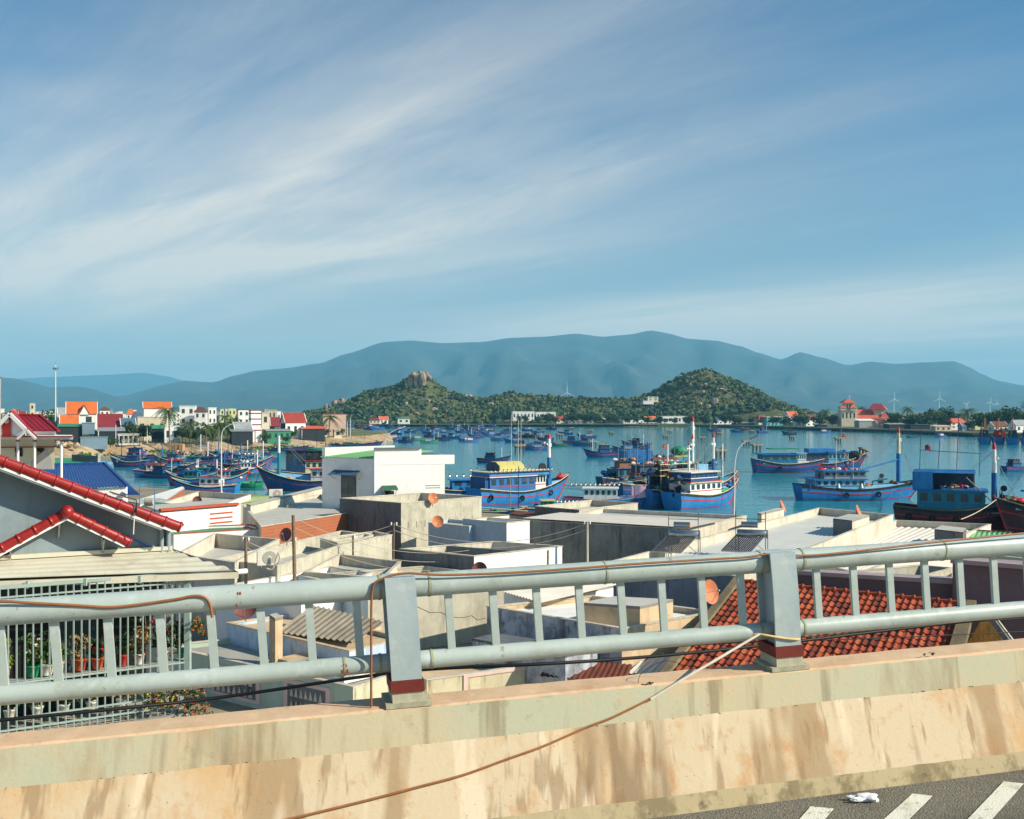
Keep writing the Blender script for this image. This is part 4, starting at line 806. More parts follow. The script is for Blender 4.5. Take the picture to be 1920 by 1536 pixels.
C22, q22 = block('pink_rimmed_house', 'weathered low house with pink rimmed parapet just behind the barrier', ((700, 1248), (800, 1276), (1034, 1244), (930, 1226)), 3.4, par=.3, wall=conc('weathered_cream', (204, 196, 166), streak=.9, dirtc=(130, 112, 78)), roof=C_BE)
ua, ub = P(800, 1276, z=3.4), P(1034, 1244, z=3.4)
for z0, z1, u0, u1 in ((3.3, 3.42, .28, 1.0), (2.1, 3.3, .28, .31), (2.1, 3.3, .97, 1.0)): panel(C22, 'pink_rim', ua, ub, u0, u1, z0, z1, .05, C_PK)
rs, _ = block('red_sheet_shed', 'dark shed with rusted red sheet roof below the mouldy wall', ((1020, 1262), (1040, 1240), (1180, 1248), (1165, 1275)), 3.2, par=0, wall=C_D, cat='shed'); corr([P(1012, 1268, z=3.25), P(1172, 1280, z=3.25), P(1186, 1246, z=3.6), P(1036, 1236, z=3.6)], .22, .03).build('corrugated_sheet', C_RUST, rs)
ls, _ = block('pale_sheet_shed', 'shed with pale grey corrugated roof against the tile roof verge', ((1185, 1250), (1215, 1228), (1345, 1240), (1320, 1268)), 3.3, par=0, wall=C_L, cat='shed'); corr([P(1178, 1262, z=3.3), P(1322, 1275, z=3.3), P(1350, 1240, z=3.7), P(1222, 1222, z=3.7)], .26, .035).build('corrugated_sheet', C_TS, ls)
block('slim_beige_house', 'plain beige wall between the mouldy house and the pale shed', ((1165, 1200), (1185, 1206), (1300, 1196), (1275, 1190)), 3.9, par=0, wall=C_BE, cat='wall')
cv, _ = block('corner_sheet_house', 'sheet roofed house peeping under the railing beside the white wall', ((945, 1105), (1060, 1090), (1150, 1098), (1010, 1125)), 5.1, par=0, wall=C_WH); corr([P(938, 1108, z=5.15), P(1015, 1130, z=5.15), P(1160, 1096, z=5.4), P(1062, 1084, z=5.4)], .25, .035).build('corrugated_sheet', C_WS, cv)
# --- between the left house and the quay
SB, _ = block('sloped_concrete_house', 'concrete walled house with maroon dish behind the striped parapet', ((300, 945), (372, 922), (470, 928), (400, 952)), 6.0, par=.5, wall=C_L, walls=(None, None, C_WH, None))
block('brick_gable_house', 'low house with orange brick side by the water', ((255, 938), (342, 912), (346, 915), (300, 945)), 3.9, par=0, wall=C_BR, roof=C_RFW)
block('garden_parapet', 'long low white garden wall beside the barrel tank', ((230, 938), (262, 944), (330, 940), (300, 934)), 5.2, par=0, wall=C_WH, cat='wall')
bl = thing('barrel_tank', 'grey barrel water tank lying on the green roof', 'tank', P(282, 946, d=70)); ct = P(281, 940, d=70); MB().tube([ct - Vector((.28, .1, 0)), ct + Vector((.3, -.1, 0))], .24, 16).build('drum', C_M, bl); MB().tube([ct - Vector((.3, .1, 0)), ct - Vector((.28, .1, 0))], .25, 16).build('drum_lid', C_D, bl); MB().box(ct.x-.3, ct.x+.3, ct.y-.12, ct.y+.12, ct.z-.34, ct.z-.24).build('cradle', C_BE, bl)
block('green_deck_house', 'flat green painted roof under the barrel tank', ((255, 955), (340, 962), (360, 948), (280, 940)), 6.3, par=0, wall=C_WH, roof=C_GD)
block('lime_sheet_house', 'pale lime sheet roof by the small air conditioner', ((430, 945), (520, 936), (545, 930), (470, 931)), 5.6, par=0, wall=C_M, roof=mat('lime_sheet', (176, 196, 120), .6, .1))
bf = thing('blue_roof_house', 'house with deep blue ribbed hipped roof by the left water', 'house', P(170, 940, d=72))
h0, h1, h2, h3 = P(60, 872, d=82), P(196, 869, d=84), P(240, 911, d=72), P(40, 924, d=70)
corr([h3, h2, h1, h0], .22, .03).build('roof_slope', C_BM, bf); h4, h5 = P(262, 928, d=76), P(205, 876, d=86)
corr([P(232, 928, d=71), h4, h5, h1 + Vector((.1, .1, -.05))], .22, .03).build('roof_hip', C_BM, bf)
MB().solid([h3 + Vector((0, .2, -.1)), h2 + Vector((-.2, .2, -.1)), h2 + Vector((-.2, .2, -4)), h3 + Vector((0, .2, -4))], (0, .2, 0)).build('wall', C_WH, bf); MB().bar(h1 + e*.05, h2 + e*.05, .2, .1).build('hip_flashing', C_BM, bf)
MB().bar(h0 + e*.05, h1 + e*.05, .25, .12).build('ridge_flashing', C_BM, bf)
MB().prism([(h3.x, h3.y+1), (h2.x-.4, h2.y+1), (h1.x-.3, h1.y - 1), (h0.x, h0.y - 1)], 1.8, 7.4).build('body', C_WH, bf)
for nm, px, d, yt in (('left', 262, 68, 905), ('right', 290, 69, 916)):
    MB_ = MB().tube([G(px, 5.5, d), G(px, CAMZ-(yt-CY)/FPX*d, d)], .03, 5); tag(MB_.build('blue_pipe', mat('blue_pipe', (60, 130, 180), .5, .05), origin=G(px, 5.5, d)), 'thin blue standpipe, %s of the barrel tank' % nm, 'pipe')
# ------------------------------------------------------------------ big house at the left with red tiled verges and a caged balcony
HU = Vector((math.cos(R(28)), math.sin(R(28)), 0)); HN = Vector((math.sin(R(28)), -math.cos(R(28)), 0)); HO = Vector((-7.0, 20.5, 0))
def HP(t, o, z): return HO + HU*t + HN*o + Vector((0, 0, z))
def onH(px, py, o):
    """pixel to a point on the plane o metres in front of the gable wall"""
    return ray_plane(px, py, HP(0, o, 0), HN)
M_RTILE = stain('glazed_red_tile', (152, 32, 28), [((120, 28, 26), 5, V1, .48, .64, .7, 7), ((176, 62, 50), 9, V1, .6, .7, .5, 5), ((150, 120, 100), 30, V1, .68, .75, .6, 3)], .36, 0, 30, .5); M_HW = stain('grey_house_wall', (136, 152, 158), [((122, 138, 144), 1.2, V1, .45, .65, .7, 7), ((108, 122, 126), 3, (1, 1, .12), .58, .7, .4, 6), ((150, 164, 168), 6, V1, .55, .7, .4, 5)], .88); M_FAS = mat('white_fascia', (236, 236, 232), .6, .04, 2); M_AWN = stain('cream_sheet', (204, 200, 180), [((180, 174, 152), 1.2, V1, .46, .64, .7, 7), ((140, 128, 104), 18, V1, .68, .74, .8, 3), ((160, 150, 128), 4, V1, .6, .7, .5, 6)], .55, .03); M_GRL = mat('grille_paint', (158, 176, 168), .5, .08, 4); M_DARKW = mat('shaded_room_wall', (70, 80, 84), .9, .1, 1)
H1 = thing('red_verge_house', 'big grey house with glossy red tile verges and caged plant balcony', 'house', HP(-3, -2, 1.8))
va, vb = onH(-190, 792, .55), onH(338, 988, .55)          # the line of the verge
wz = lambda t: (va.z + (vb.z - va.z)*((t - (va-HO).dot(HU))/((vb-HO).dot(HU) - (va-HO).dot(HU))))
tw0, tw1 = -9.0, -0.05
MB().solid([HP(tw0, 0, 1.8), HP(tw1, 0, 1.8), HP(tw1, 0, wz(tw1) - .12), HP((va-HO).dot(HU), 0, va.z - .12), HP(tw0, 0, wz(-5.6) - .5)], -HN*.25).build('gable_wall', M_HW, H1)
MB().solid([HP(tw1, 0, 1.8), HP(tw1, -9, 1.8), HP(tw1, -9, wz(tw1) - .2), HP(tw1, 0, wz(tw1) - .2)], -HU*.2).build('side_wall', mat('ribbed_side', (198, 202, 202), .6, .06), H1)
sl = (vb-va).normalized(); up_ = sl.cross(HN).normalized(); up_ = up_ if up_.z > 0 else -up_
MB().solid([va + up_*.02, vb + sl*.05 + up_*.02, vb + sl*.05 - HN*.45 + up_*.02, va - HN*.45 + up_*.02], up_*.06).build('roof_slope', M_RTILE, H1)
MB().solid([va - up_*.05 - HN*.03, vb - up_*.05 - HN*.03, vb - up_*.05 - HN*.55, va - up_*.05 - HN*.55], up_*.02).build('soffit', M_HW, H1)
MB().bar(va - up_*.10, vb - up_*.10 - sl*.1, .05, .10, up_).build('fascia', M_FAS, H1); MB().bar(va - up_*.165 - HN*.05, vb - up_*.165 - HN*.05 - sl*.3, .05, .06, up_).build('fascia_strip', M_FAS, H1)
def verge_tile(a, d, u, ln, r, parent, n=9):
    q = MB(); rows = []
    for f, k in ((0, .88), (.86, 1.0), (.861, 1.0), (.862, 1.11), (1, 1.12), (1.001, 1.0)):
        rows.append([a + d*(ln*f) + u*(r*k*math.sin(t)) + HN*(r*k*math.cos(t)*.75) for t in [math.pi*(1.28*i/n - .36) for i in range(n+1)]])
    q.grid(rows, True)
    q.add([p for p in rows[-1]], [tuple(range(n+1))]); q.add([p for p in rows[0]], [tuple(range(n, -1, -1))]); return q.build('verge_tile', M_RTILE, parent)
L_ = (vb-va).length; nt = 17
for k in range(nt): verge_tile(va + sl*(L_*k/nt) - up_*.01, sl, up_, L_/nt*1.04, .105, H1)
# downpipe and conduit over the verge
MB().tube([onH(x, y, .62) for x, y in ((210, 925), (252, 938), (252, 965), (250, 1002))], .012, 6).build('drain_pipe', mat('white_pipe', (214, 210, 196), .5, .06), H1); MB().tube([onH(x, y, .66) for x, y in ((205, 922), (256, 938), (256, 965))], .012, 6).build('black_conduit', M_BLK, H1)
for px in (303, 316): MB().tube([onH(px, 990, .07), onH(px, 1045, .07)], .045, 10).build('downpipe', M_HW, H1)
MB().tube([onH(238, 1004, .05), onH(300, 1037, .06)], .012, 6).build('blue_hose', mat('blue_hose', (40, 90, 190), .5, 0), H1)
# little gable canopy on the wall
ap = onH(125, 962, .42); le = onH(-60, 1062, .42); re = onH(243, 1018, .42)
for a, c_, n_, ov in ((ap, le, 6, 0), (ap, re, 5, 0)):
    d = (c_-a).normalized(); u = d.cross(HN).normalized(); u = u if u.z > 0 else -u; ln = (c_-a).length
    MB().solid([a, c_, c_ - HN*.42, a - HN*.42], u*.05).build('canopy_slope', M_RTILE, H1)
    for k in range(n_): verge_tile(a + d*(ln*k/n_), d, u, ln/n_*1.04, .095, H1)
    MB().bar(a - u*.09, c_ - u*.09 - d*.05, .04, .06, u).build('canopy_fascia', M_FAS, H1)
MB().blob(ap + HN*.06 + Vector((0, 0, .03)), (.125, .125, .125), 0, 3, 0).build('ridge_knob', M_RTILE, H1)
for px, py in ((20, 1022), (112, 975), (195, 1012)):
    a = onH(px, py, .36); MB().bar(a, HP((a-HO).dot(HU), .01, a.z - .38), .03, .04).bar(HP((a-HO).dot(HU), .02, a.z - .42), HP((a-HO).dot(HU), .02, a.z), .03, .03).build('canopy_bracket', C_MT, H1)
# awning sheet over the balcony
aw = [onH(-260, 1052, .0), onH(322, 1036, .0), P(447, 1071, d=19.6), P(-260, 1098, d=16.9)]
w0_, w1_ = HP((aw[0]-HO).dot(HU), .01, 11.12), HP((aw[1]-HO).dot(HU), .01, 11.08); f1_, f0_ = aw[2], Vector((aw[3].x, aw[3].y, 11.0))
corr([w0_, f0_, f1_, w1_], .24, .02).build('awning_sheet', M_AWN, H1); MB().bar(w0_ + HN*.05 + Vector((0, 0, .05)), w1_ + HN*.05 + Vector((0, 0, .05)), .1, .08).build('wall_flashing', M_AWN, H1)
MB().tube([f1_.lerp(w1_, .0) + Vector((0, 0, -.02)), w1_ + Vector((0, 0, .02))], .014, 5).build('awning_edge', C_D, H1)
MB().bar(f0_ - Vector((0, 0, .1)), f1_ - Vector((0, 0, .08)), .05, .12).build('gutter', M_AWN, H1); MB().tube([P(440, 1073, d=19.7), P(462, 1071, d=19.9)], .055, 10).build('gutter_outlet', M_FAS, H1)
# balcony: slab, room wall, cage
GU = Vector((math.cos(R(30)), math.sin(R(30)), 0)); GN = Vector((GU.y, -GU.x, 0)); GO = Vector(((352-CX)/FPX*19.3, 19.3, 0))
def GP(t, o, z): return GO + GU*t + GN*o + Vector((0, 0, z))
ZF = 8.05; MB().solid([GP(-7, .06, ZF-.2), GP(.06, .06, ZF-.2), HP(.3, 0, ZF-.2), HP(-7, 0, ZF-.2)], (0, 0, .2)).build('balcony_slab', C_M, H1)
MB().solid([GP(-7, 0, 1.8), GP(0, 0, 1.8), GP(0, 0, ZF-.2), GP(-7, 0, ZF-.2)], -GN*.3).build('lower_front', C_GN, H1)
MB().solid([HP(-7, .02, ZF), HP(-.2, .02, ZF), HP(-.2, .02, 10.9), HP(-7, .02, 10.9)], HN*.02).build('shaded_wall', M_DARKW, H1)  # dark sheet, the awning's shade put into its colour
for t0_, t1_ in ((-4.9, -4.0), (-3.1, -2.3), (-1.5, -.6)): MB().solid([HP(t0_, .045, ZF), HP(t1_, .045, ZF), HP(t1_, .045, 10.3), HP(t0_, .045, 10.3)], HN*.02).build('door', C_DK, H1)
gz = lambda py: CAMZ - (py-CY)/FPX*19.3
zt_, zb_ = gz(1074), ZF + .02
MB().bar(GP(-6.5, 0, zt_), GP(0, 0, zt_), .05, .06).build('cage_rail', M_GRL, H1)
for z in (10.62, 9.05, 8.42, 8.22): MB().bar(GP(-6.5, .015, z), GP(0, .015, z), .025, .03).build('cage_rail', M_GRL, H1)
MB().bar(GP(0, 0, zb_), GP(0, 0, zt_), .11, .11).build('cage_post', M_GRL, H1)
bar_st = {}
for k in range(46):
    t = -.16 - .1355*k
    if t < -6.2: break
    ob = shared('cage_bar', 'b', bar_st, lambda: MB().box(-.011, .011, -.011, .011, -1.35, 1.35), GP(t, .01, (zt_+zb_)/2), H1, M_GRL)
for px, py in ((51, 1090), (160, 1085), (262, 1080)): a = P(px, py, d=17.9); MB().bar(a, a - Vector((0, 0, .13)), .05).build('awning_hanger', M_GRL, H1)
MB().solid([GP(-6.5, -.03, 9.03), GP(0, -.03, 9.03), GP(0, -.33, 9.03), GP(-6.5, -.33, 9.03)], (0, 0, .03)).build('plant_shelf', mat('shelf_board', (176, 176, 166), .8, .1), H1)
# potted plants behind the bars
PL_G = [mat('plant_green', (78, 112, 46), .7, .3, 6, translucent=.25), mat('plant_lime', (152, 164, 64), .7, .25, 6, translucent=.25), mat('plant_dry', (138, 116, 70), .8, .25, 6), mat('plant_deep', (44, 78, 40), .7, .3, 6, translucent=.2)]
FLW = {'red': mat('flower_red', (206, 30, 44), .6, .1, translucent=.2), 'pink': mat('flower_pink', (214, 52, 100), .6, .1, translucent=.2), 'orange': mat('flower_orange', (236, 130, 34), .6, .12, translucent=.2), 'white': mat('flower_white', (236, 232, 222), .6, .05, translucent=.2), 'yellow': mat('flower_yellow', (226, 196, 60), .6, .1, translucent=.2)}
def plantpot(label, px, py, o, pot, hgt, kind, fl, ptr=.11, spread=.16):
    b_ = ray_plane(px, py, GP(0, o, 0), GN); root = thing('potted_plant', label, 'plant pot', b_, group='potted plants on the caged balcony'); rr = random.Random(int(px*7+py))
    MB().tube([b_, b_ + Vector((0, 0, .17)), b_ + Vector((0, 0, .172)), b_ + Vector((0, 0, .2))], [ptr*.72, ptr, ptr*1.1, ptr*1.1], 14).build('pot', pot, root)
    top = b_ + Vector((0, 0, .2)); q = MB()
    for k in range(7):
        a = rr.uniform(0, 6.28); tip = top + Vector((math.cos(a)*spread*rr.random(), math.sin(a)*spread*.6, hgt*rr.uniform(.6, 1))); q.tube([top, top.lerp(tip, .5) + Vector((0, 0, .03)), tip], [.006, .005, .003], 4)
    q.build('stems', PL_G[2], root); q = MB()
    for k in range(22): leafclump(q, top + Vector((rr.uniform(-1, 1)*spread, rr.uniform(-.5, .5)*spread, hgt*rr.uniform(.1, 1.05))), .08, 16, rr, .036)
    q.build('foliage', PL_G[kind], root)
    if fl:
        q = MB()
        for k in range(10): leafclump(q, top + Vector((rr.uniform(-1, 1)*spread, rr.uniform(-.6, .1)*spread - .04, hgt*rr.uniform(.35, 1.05))), .025, 9, rr, .016, 1)
        q.build('blossom', FLW[fl], root)
PT_ = {'green': mat('pot_green', (24, 140, 92), .5, .08), 'white': mat('pot_white', (226, 224, 212), .5, .06), 'cream': mat('pot_cream', (214, 190, 140), .5, .08), 'terra': mat('pot_terracotta', (184, 84, 44), .7, .12), 'red': mat('pot_red', (196, 52, 40), .6, .1), 'teal': mat('pot_teal', (24, 160, 128), .5, .08)}
for lb, px, py, pot, h_, kd, fl, r0, sp_ in (('yellow leaved plant at the cage edge', 8, 1272, 'cream', .5, 1, None, .1, .13), ('tall bush with pale flowers in green tub', 62, 1268, 'green', .55, 0, 'white', .115, .2), ('leafy plant in large white pot', 88, 1265, 'white', .4, 0, None, .12, .17), ('small plant in cream bowl pot', 111, 1261, 'cream', .3, 0, 'yellow', .09, .11), ('dry brown plant in terracotta pot', 150, 1256, 'terra', .42, 2, None, .115, .15), ('low leafy plant in wide terracotta pot', 183, 1253, 'terra', .28, 3, 'red', .115, .13), ('spiky plant in small red pot', 232, 1247, 'red', .4, 3, None, .07, .1), ('grassy dry plant in white pot', 262, 1245, 'white', .5, 2, 'orange', .09, .18), ('bush with magenta flowers', 306, 1240, 'cream', .55, 3, 'pink', .09, .2), ('hanging plant in teal bucket', 339, 1234, 'teal', .45, 0, 'pink', .07, .14)):
    plantpot(lb + ' on the balcony shelf', px, py, -.17, PT_[pot], h_, kd, fl, r0, sp_)
for lb, px, fl, kd in (('red flowering plant at the lower left of the cage', 18, 'red', 3), ('leafy green plant low in the cage, left of the middle', 70, None, 0), ('low plant with pale flowers in the middle of the cage', 120, 'white', 3), ('low plant with red blossom right of the middle of the cage', 172, 'red', 0), ('pale low plant beside the right end of the cage floor', 228, 'white', 2), ('low yellow flowered plant near the cage post', 285, 'yellow', 1), ('low orange flowered plant next to the cage post', 325, 'orange', 0)):
    plantpot(lb, px, 1352 - px*.1, -.2, PT_['terra' if px % 2 else 'white'], .38, kd, fl, .1, .19)
# climbers: one on the lattice above the right bays, one outside the post
def climber(label, cx_, spx, ytop, ybot, o, cols, n, rr):
    a = ray_plane(cx_, ybot, GP(0, o, 0), GN); root = thing('flowering_climber', label, 'climbing plant', a); q = MB()
    for k in range(5):
        x0 = cx_ + rr.uniform(-spx, spx)*.5; q.tube([ray_plane(x0 + rr.uniform(-spx, spx)*.35, ybot + (ytop-ybot)*f, GP(0, o, 0), GN) for f in (0, .3, .6, 1)], .007, 4)
    q.build('vine_stem', PL_G[2], root); q = MB(); qf = [MB() for _ in cols]
    for k in range(n):
        c_ = ray_plane(cx_ + rr.uniform(-spx, spx), ytop + (ybot-ytop)*rr.random(), GP(0, o + rr.uniform(-.12, .12), 0), GN); leafclump(q, c_, .07, 10, rr, .026)
        if k % 2 == 0: leafclump(qf[(k//2) % len(cols)], c_ + GN*.06, .03, 9, rr, .018, 1)
    q.build('foliage', PL_G[3], root)
    for f_, m_ in zip(qf, cols): f_.build('blossom', m_, root)
climber('climber with pink and white flowers inside the cage bars', 300, 50, 1085, 1235, -.12, [FLW['pink'], FLW['white'], FLW['red']], 70, random.Random(2)); climber('orange and red flowering climber outside the cage post', 368, 28, 1275, 1345, .12, [FLW['orange'], FLW['red']], 46, random.Random(4)); climber('orange flowered sprig right of the cage post top', 372, 14, 1155, 1190, .1, [FLW['orange']], 16, random.Random(6)); climber('small climber spilling over the lower cage rail', 310, 40, 1285, 1330, .08, [FLW['orange'], FLW['yellow']], 44, random.Random(9))
# the post edge at the far left of the photograph
tb_ = thing('grey_column', 'tall plain grey column at the extreme left edge', 'column', P(-4, 830, d=40)); a = P(-4, 830, d=40); MB().box(a.x - .55, a.x - .04, a.y - .3, a.y + .3, 1.8, P(0, 709, d=40).z).build('shaft', C_M, tb_); MB().box(a.x - .6, a.x - .02, a.y - .34, a.y + .34, P(0, 709, d=40).z, P(0, 709, d=40).z + .06).build('cap', C_D, tb_)
# pavilion house with red roofs and white columns behind it
RV = thing('red_pavilion_house', 'white house with crimson gable roofs and columned porch', 'house', P(60, 860, d=58)); DV = 58.0; RD = mat('crimson_tiles', (150, 26, 36), .5, .12, 3, streak=.1); RDP = mat('red_panel', (200, 52, 40), .6, .06)
def V(px, py, dd=0.0): return P(px, py, d=DV + dd)
def plate(name, pts, m, th=(0, .25, 0), parent=None): return MB().solid(pts, (-.46*th[1], th[1], th[2])).build(name, m, parent)   # the house runs back along its own side
# big hipped roof at the right, drawn as two slopes
corr([V(60, 808, 0), V(110, 808, 0), V(75, 779, 3), V(28, 779, 3)], .3, .03).build('roof_slope', RD, RV); plate('roof_hip', [V(110, 808, 0), V(112, 808, 6), V(76, 779, 3.05)], RD, (0, 0, -.06), RV); MB().bar(V(28, 778, 3), V(76, 778, 3), .2, .1).build('ridge', RD, RV); MB().bar(V(76, 779, 3), V(110, 808, 0), .16, .1).build('hip_ridge', RD, RV)
plate('upper_wall', [V(60, 809, .3), V(105, 809, .3), V(105, 822, .3), V(60, 822, .3)], C_WH, (0, 5, 0), RV)
# front gable
g_a, g_l, g_r = V(19, 773, -2), V(-14, 806, -2), V(49, 803, -2)
plate('gable_wall', [V(19, 778, -1.6), V(-10, 806, -1.6), V(-10, 822, -1.6), V(47, 822, -1.6), V(47, 804, -1.6)], C_WH, (0, 2, 0), RV)
for a, c_ in ((g_a, g_l), (g_a, g_r)): plate('gable_slope', [a, c_, c_ + Vector((-2.3, 5, 0)), a + Vector((-2.3, 5, 0))], RD, (0, 0, .09), RV); MB().bar(a - Vector((0, .05, .1)), c_ - Vector((0, .05, .1)), .1, .2).build('barge_board', C_WH, RV)
plate('red_panel', [V(4, 786, -1.7), V(20, 784, -1.7), V(20, 820, -1.7), V(4, 820, -1.7)], RDP, (0, .08, 0), RV); MB().tube([V(12, 789.5, -1.76), V(12, 789.5, -1.66)], .14, 16).build('round_emblem', C_WH, RV)
# porch
plate('porch_slab', [V(-40, 819, -3), V(137, 819, -3), V(137, 824, -3), V(-40, 824, -3)], C_WH, (0, 4, 0), RV); MB().bar(V(-40, 818.4, -3), V(137, 818.4, -3), .3, .05).build('red_edge', RD, RV)
pa, pl_, pr_ = V(51, 805, -3.2), V(33, 821, -3.2), V(68, 821, -3.2)
for a, c_ in ((pa, pl_), (pa, pr_)): plate('porch_gable_slope', [a, c_, c_ + Vector((-1.1, 2.4, 0)), a + Vector((-1.1, 2.4, 0))], RD, (0, 0, .06), RV); MB().bar(a - Vector((0, .04, .06)), c_ - Vector((0, .04, .06)), .08, .12).build('barge_board', C_WH, RV)
for k in range(3): MB().bar(V(50.5, 821, -3.1), V(44 + 6.5*k, 813, -3.1), .05).build('fan_strut', C_WH, RV)
for px in (33.5, 65, 115):
    b_ = V(px, 824, -2.8); MB().tube([(b_.x, b_.y, 1.8), (b_.x, b_.y, b_.z)], .07, 10).build('column', C_WH, RV); MB().tube([(b_.x, b_.y, b_.z - .12), (b_.x, b_.y, b_.z - .05)], .11, 10).build('column_band', RD, RV)
plate('inner_wall', [V(-40, 824, -.4), V(102, 824, -.4), V(102, 880, -.4), V(-40, 880, -.4)], mat('cream_wall', (226, 226, 206), .85, .05), (0, .2, 0), RV); MB().bar(V(-40, 839, -.5), V(104, 838, -.5), .1, .06).build('red_rail', RD, RV)
for px in (28, 69): plate('window', [V(px, 840, -.45), V(px + 14, 840, -.45), V(px + 14, 856, -.45), V(px, 856, -.45)], C_DK, (0, .06, 0), RV); plate('timber_shutter', [V(px, 847, -.52), V(px + 6, 847, -.52), V(px + 6, 857, -.52), V(px, 857, -.52)], mat('shutter_wood', (204, 128, 60), .6, .1), (0, .05, 0), RV)
plate('curtain', [V(58, 864, -1.0), V(88, 841, -1.0), V(97, 862, -1.0), V(98, 880, -1.0), V(58, 880, -1.0)], mat('grey_tarp', (190, 190, 186), .8, .1), (0, .04, 0), RV)
gt = thing('green_terrace', 'green painted waterside terrace with low walls', 'terrace', P(145, 872, d=130)); q = MB().solid([P(103, 868, z=5), P(183, 866, z=5), P(186, 860, z=5), P(103, 858, z=5)], (0, 0, -3.2)); q.build('terrace_floor', mat('green_floor', (60, 150, 104), .7, .1), gt); MB().bar(P(136, 858, z=5.6), P(184, 861, z=5.6), .3, 1.1).build('low_wall', C_D, gt); MB().bar(P(186, 858, z=5.8), P(186, 868, z=5.8), .4, 1.4).build('low_wall', C_L, gt)
# ------------------------------------------------------------------ left shore town, far shore town, trees, turbines, pier stumps
F_W = mat('far_white', (240, 238, 232), .8, .05, .3, streak=.1); F_C = mat('far_cream', (216, 204, 176), .85, .1, .3, streak=.2); F_G = mat('far_grey', (160, 162, 158), .85, .1, .3, streak=.3); F_B = mat('far_bluegrey', (120, 142, 156), .85, .1, .3); F_P = mat('far_pink', (222, 186, 166), .85, .1, .3, streak=.2); F_L = mat('far_lime', (206, 214, 150), .85, .1, .3); F_T = mat('far_teal', (108, 190, 204), .8, .1, .3); F_D = mat('far_dark', (44, 52, 56), .9, .15, .3); F_GN = mat('far_green', (66, 140, 108), .8, .1, .3)
R_O = mat('roof_orange', (214, 108, 44), .7, .12, .4); R_R = mat('roof_red', (160, 58, 46), .7, .12, .4); R_C = mat('roof_crimson', (132, 38, 44), .7, .12, .4); R_G = mat('roof_grey', (150, 154, 156), .7, .12, .4, dirt=.3); R_B = mat('roof_slate', (72, 98, 122), .7, .12, .4); R_N = mat('roof_brown', (112, 68, 56), .8, .12, .4); R_T = mat('roof_terracotta', (210, 96, 62), .75, .12, .4)
